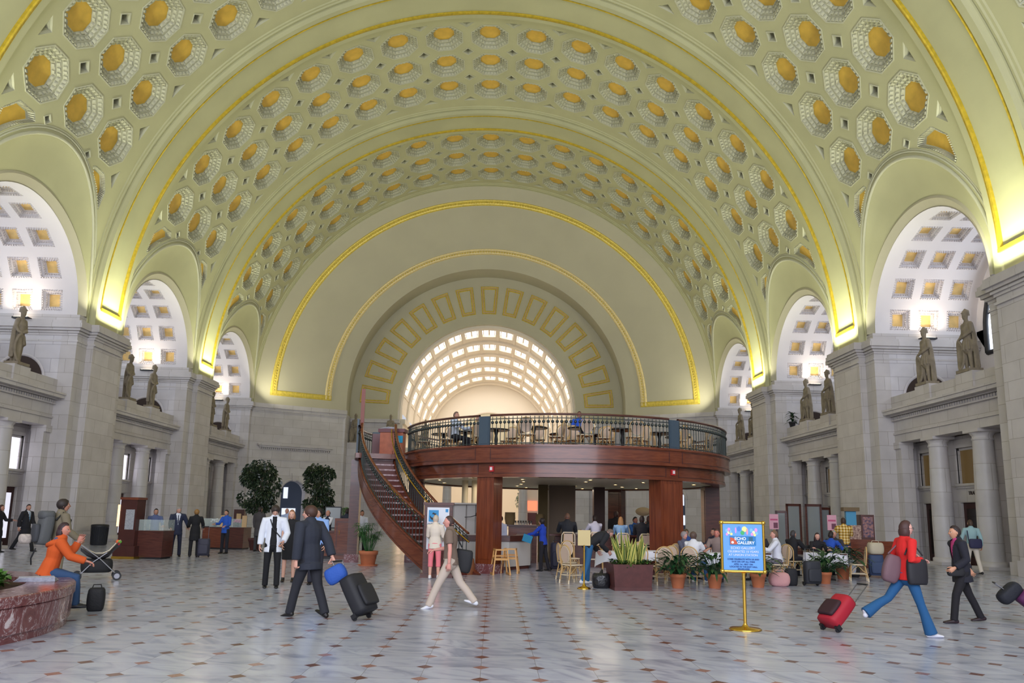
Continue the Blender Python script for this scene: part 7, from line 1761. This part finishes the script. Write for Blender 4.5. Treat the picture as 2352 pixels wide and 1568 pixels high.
sit(9.62, 22.55, 60, 'man in a black jacket sitting with his back turned, left of the dark haired woman', h=1.74, hairc=(60, 56, 60), sk=(200, 146, 124), top=('jacket', (30, 30, 36)), bot=('trousers', (40, 40, 50)))
sit(10.28, 22.33, 190, 'dark haired woman in a black cardigan facing us behind a white cloth', h=1.64, fem=True, hairc=(54, 32, 36), hair='long', sk=(222, 168, 150), top=('sweater', (30, 28, 34)), bot=('trousers', (30, 30, 36)))
sit(10.95, 23.15, 60, 'man in a bright blue fleece leaning over the table', h=1.76, lean=22, hairc=(40, 32, 30), sk=(196, 140, 118), top=('sweater', (40, 84, 186)), bot=('trousers', (40, 44, 60)))
sit(11.5, 23.92, 200, 'grey haired man sitting beside the man in the blue fleece', h=1.74, hairc=(160, 156, 152), sk=(206, 146, 126), top=('jacket', (56, 54, 60)), bot=('trousers', (50, 50, 56)))
sit(7.0, 24.7, 180, 'woman with short brown hair in the second row behind the blue sign', h=1.66, fem=True, hairc=(100, 84, 60), hair='full', sk=(206, 150, 128), top=('blouse', (56, 90, 160)), bot=('trousers', (50, 50, 60)))
sit(7.83, 24.13, 250, 'man in a dark shirt in the second row', h=1.74, hairc=(50, 36, 34), sk=(190, 136, 112), top=('shirt', (44, 44, 60)), bot=('trousers', (50, 50, 60)))
figure((6.55, 27.0, 0), 170, 'waiter in black with a yellow apron beyond the right front post', h=1.76, hairc=(30, 26, 26), sk=(180, 126, 104), top=('shirt', (30, 30, 36)), bot=('trousers', (220, 170, 60)), voxel=.02)
# man in plaid
figure((12.15, 24.6, 0), 10, 'man in a yellow plaid shirt standing by the souvenir cabinet, back turned', h=1.76, hairc=(70, 50, 40), sk=(190, 136, 110), arm=((30, 12, 60), (30, 12, 60)), top=('shirt', PLAID if 'PLAID' in globals() else (206, 166, 70)), bot=('trousers', (50, 52, 60)), voxel=.018, build=1.1)
# upper deck people
def updeck(x, y, face, lb, **kw): return figure((x, y, 3.505), face, lb, **kw)
updeck(3.65, 25.7, 190, 'person in a bright blue shirt standing on the upper deck', h=1.72, hairc=(90, 60, 54), sk=(200, 146, 124), arm=((24, 10, 50), (24, 10, 50)), top=('shirt', (36, 86, 196)), bot=('trousers', (40, 40, 50)), voxel=.018, head=(10, 0))
P = figure((-.50, 23.75, 3.505), 120, 'person in a pale blue shirt sitting on the deck left of the slate-blue panel', seat=.46, leg=((82, 82, 7), (84, 84, 7)), arm=((38, 12, 60), (42, 12, 62)), h=1.74, hairc=(120, 96, 84), sk=(190, 140, 120), top=('shirt', (196, 206, 226)), bot=('trousers', (30, 30, 40)), voxel=.018)
figure((.22, 24.4, 3.505), 240, 'person in a grey sweater sitting on the deck just left of the panel', seat=.46, leg=((82, 82, 7), (84, 84, 7)), arm=((38, 12, 60), (42, 12, 62)), h=1.68, hairc=(150, 130, 110), sk=(190, 140, 120), top=('sweater', (160, 160, 158)), bot=('trousers', (30, 30, 36)), voxel=.018)
# ---- pulled luggage
suitcase((-1.22, 12.0, 0), 66, (30, 30, 36), 'black wheeled suitcase tilted behind the man in the dark suit', .46, .28, .60, tilt=32, handle=.34)
t = bag((-1.60, 12.10, .56), (.34, .22, .26), (40, 84, 170), 'blue and grey bag strapped on top of the tilted black suitcase', 'bag', 'bag', 90, .45, False)
t.rotation_euler = (0, radians(-30), 0)
suitcase((5.80, 11.5, 0), -68, (168, 24, 44), 'red and black wheeled bag tilted behind the woman in red', .36, .24, .50, tilt=48, handle=.42, straps=mat('bag_black_strap', rgb(50, 22, 32), .7))
suitcase((9.78, 12.35, 0), 66, (84, 30, 78), 'purple wheeled suitcase at the right edge, towed by the woman in black', .42, .24, .58, tilt=50, handle=.36)
t = bag((9.30, 12.5, .44), (.42, .22, .20), (30, 32, 42), 'black computer bag resting on the purple suitcase', 'bag', 'bag', 90, .35, False); t.rotation_euler = (0, radians(-40), 0)
flush_pending()
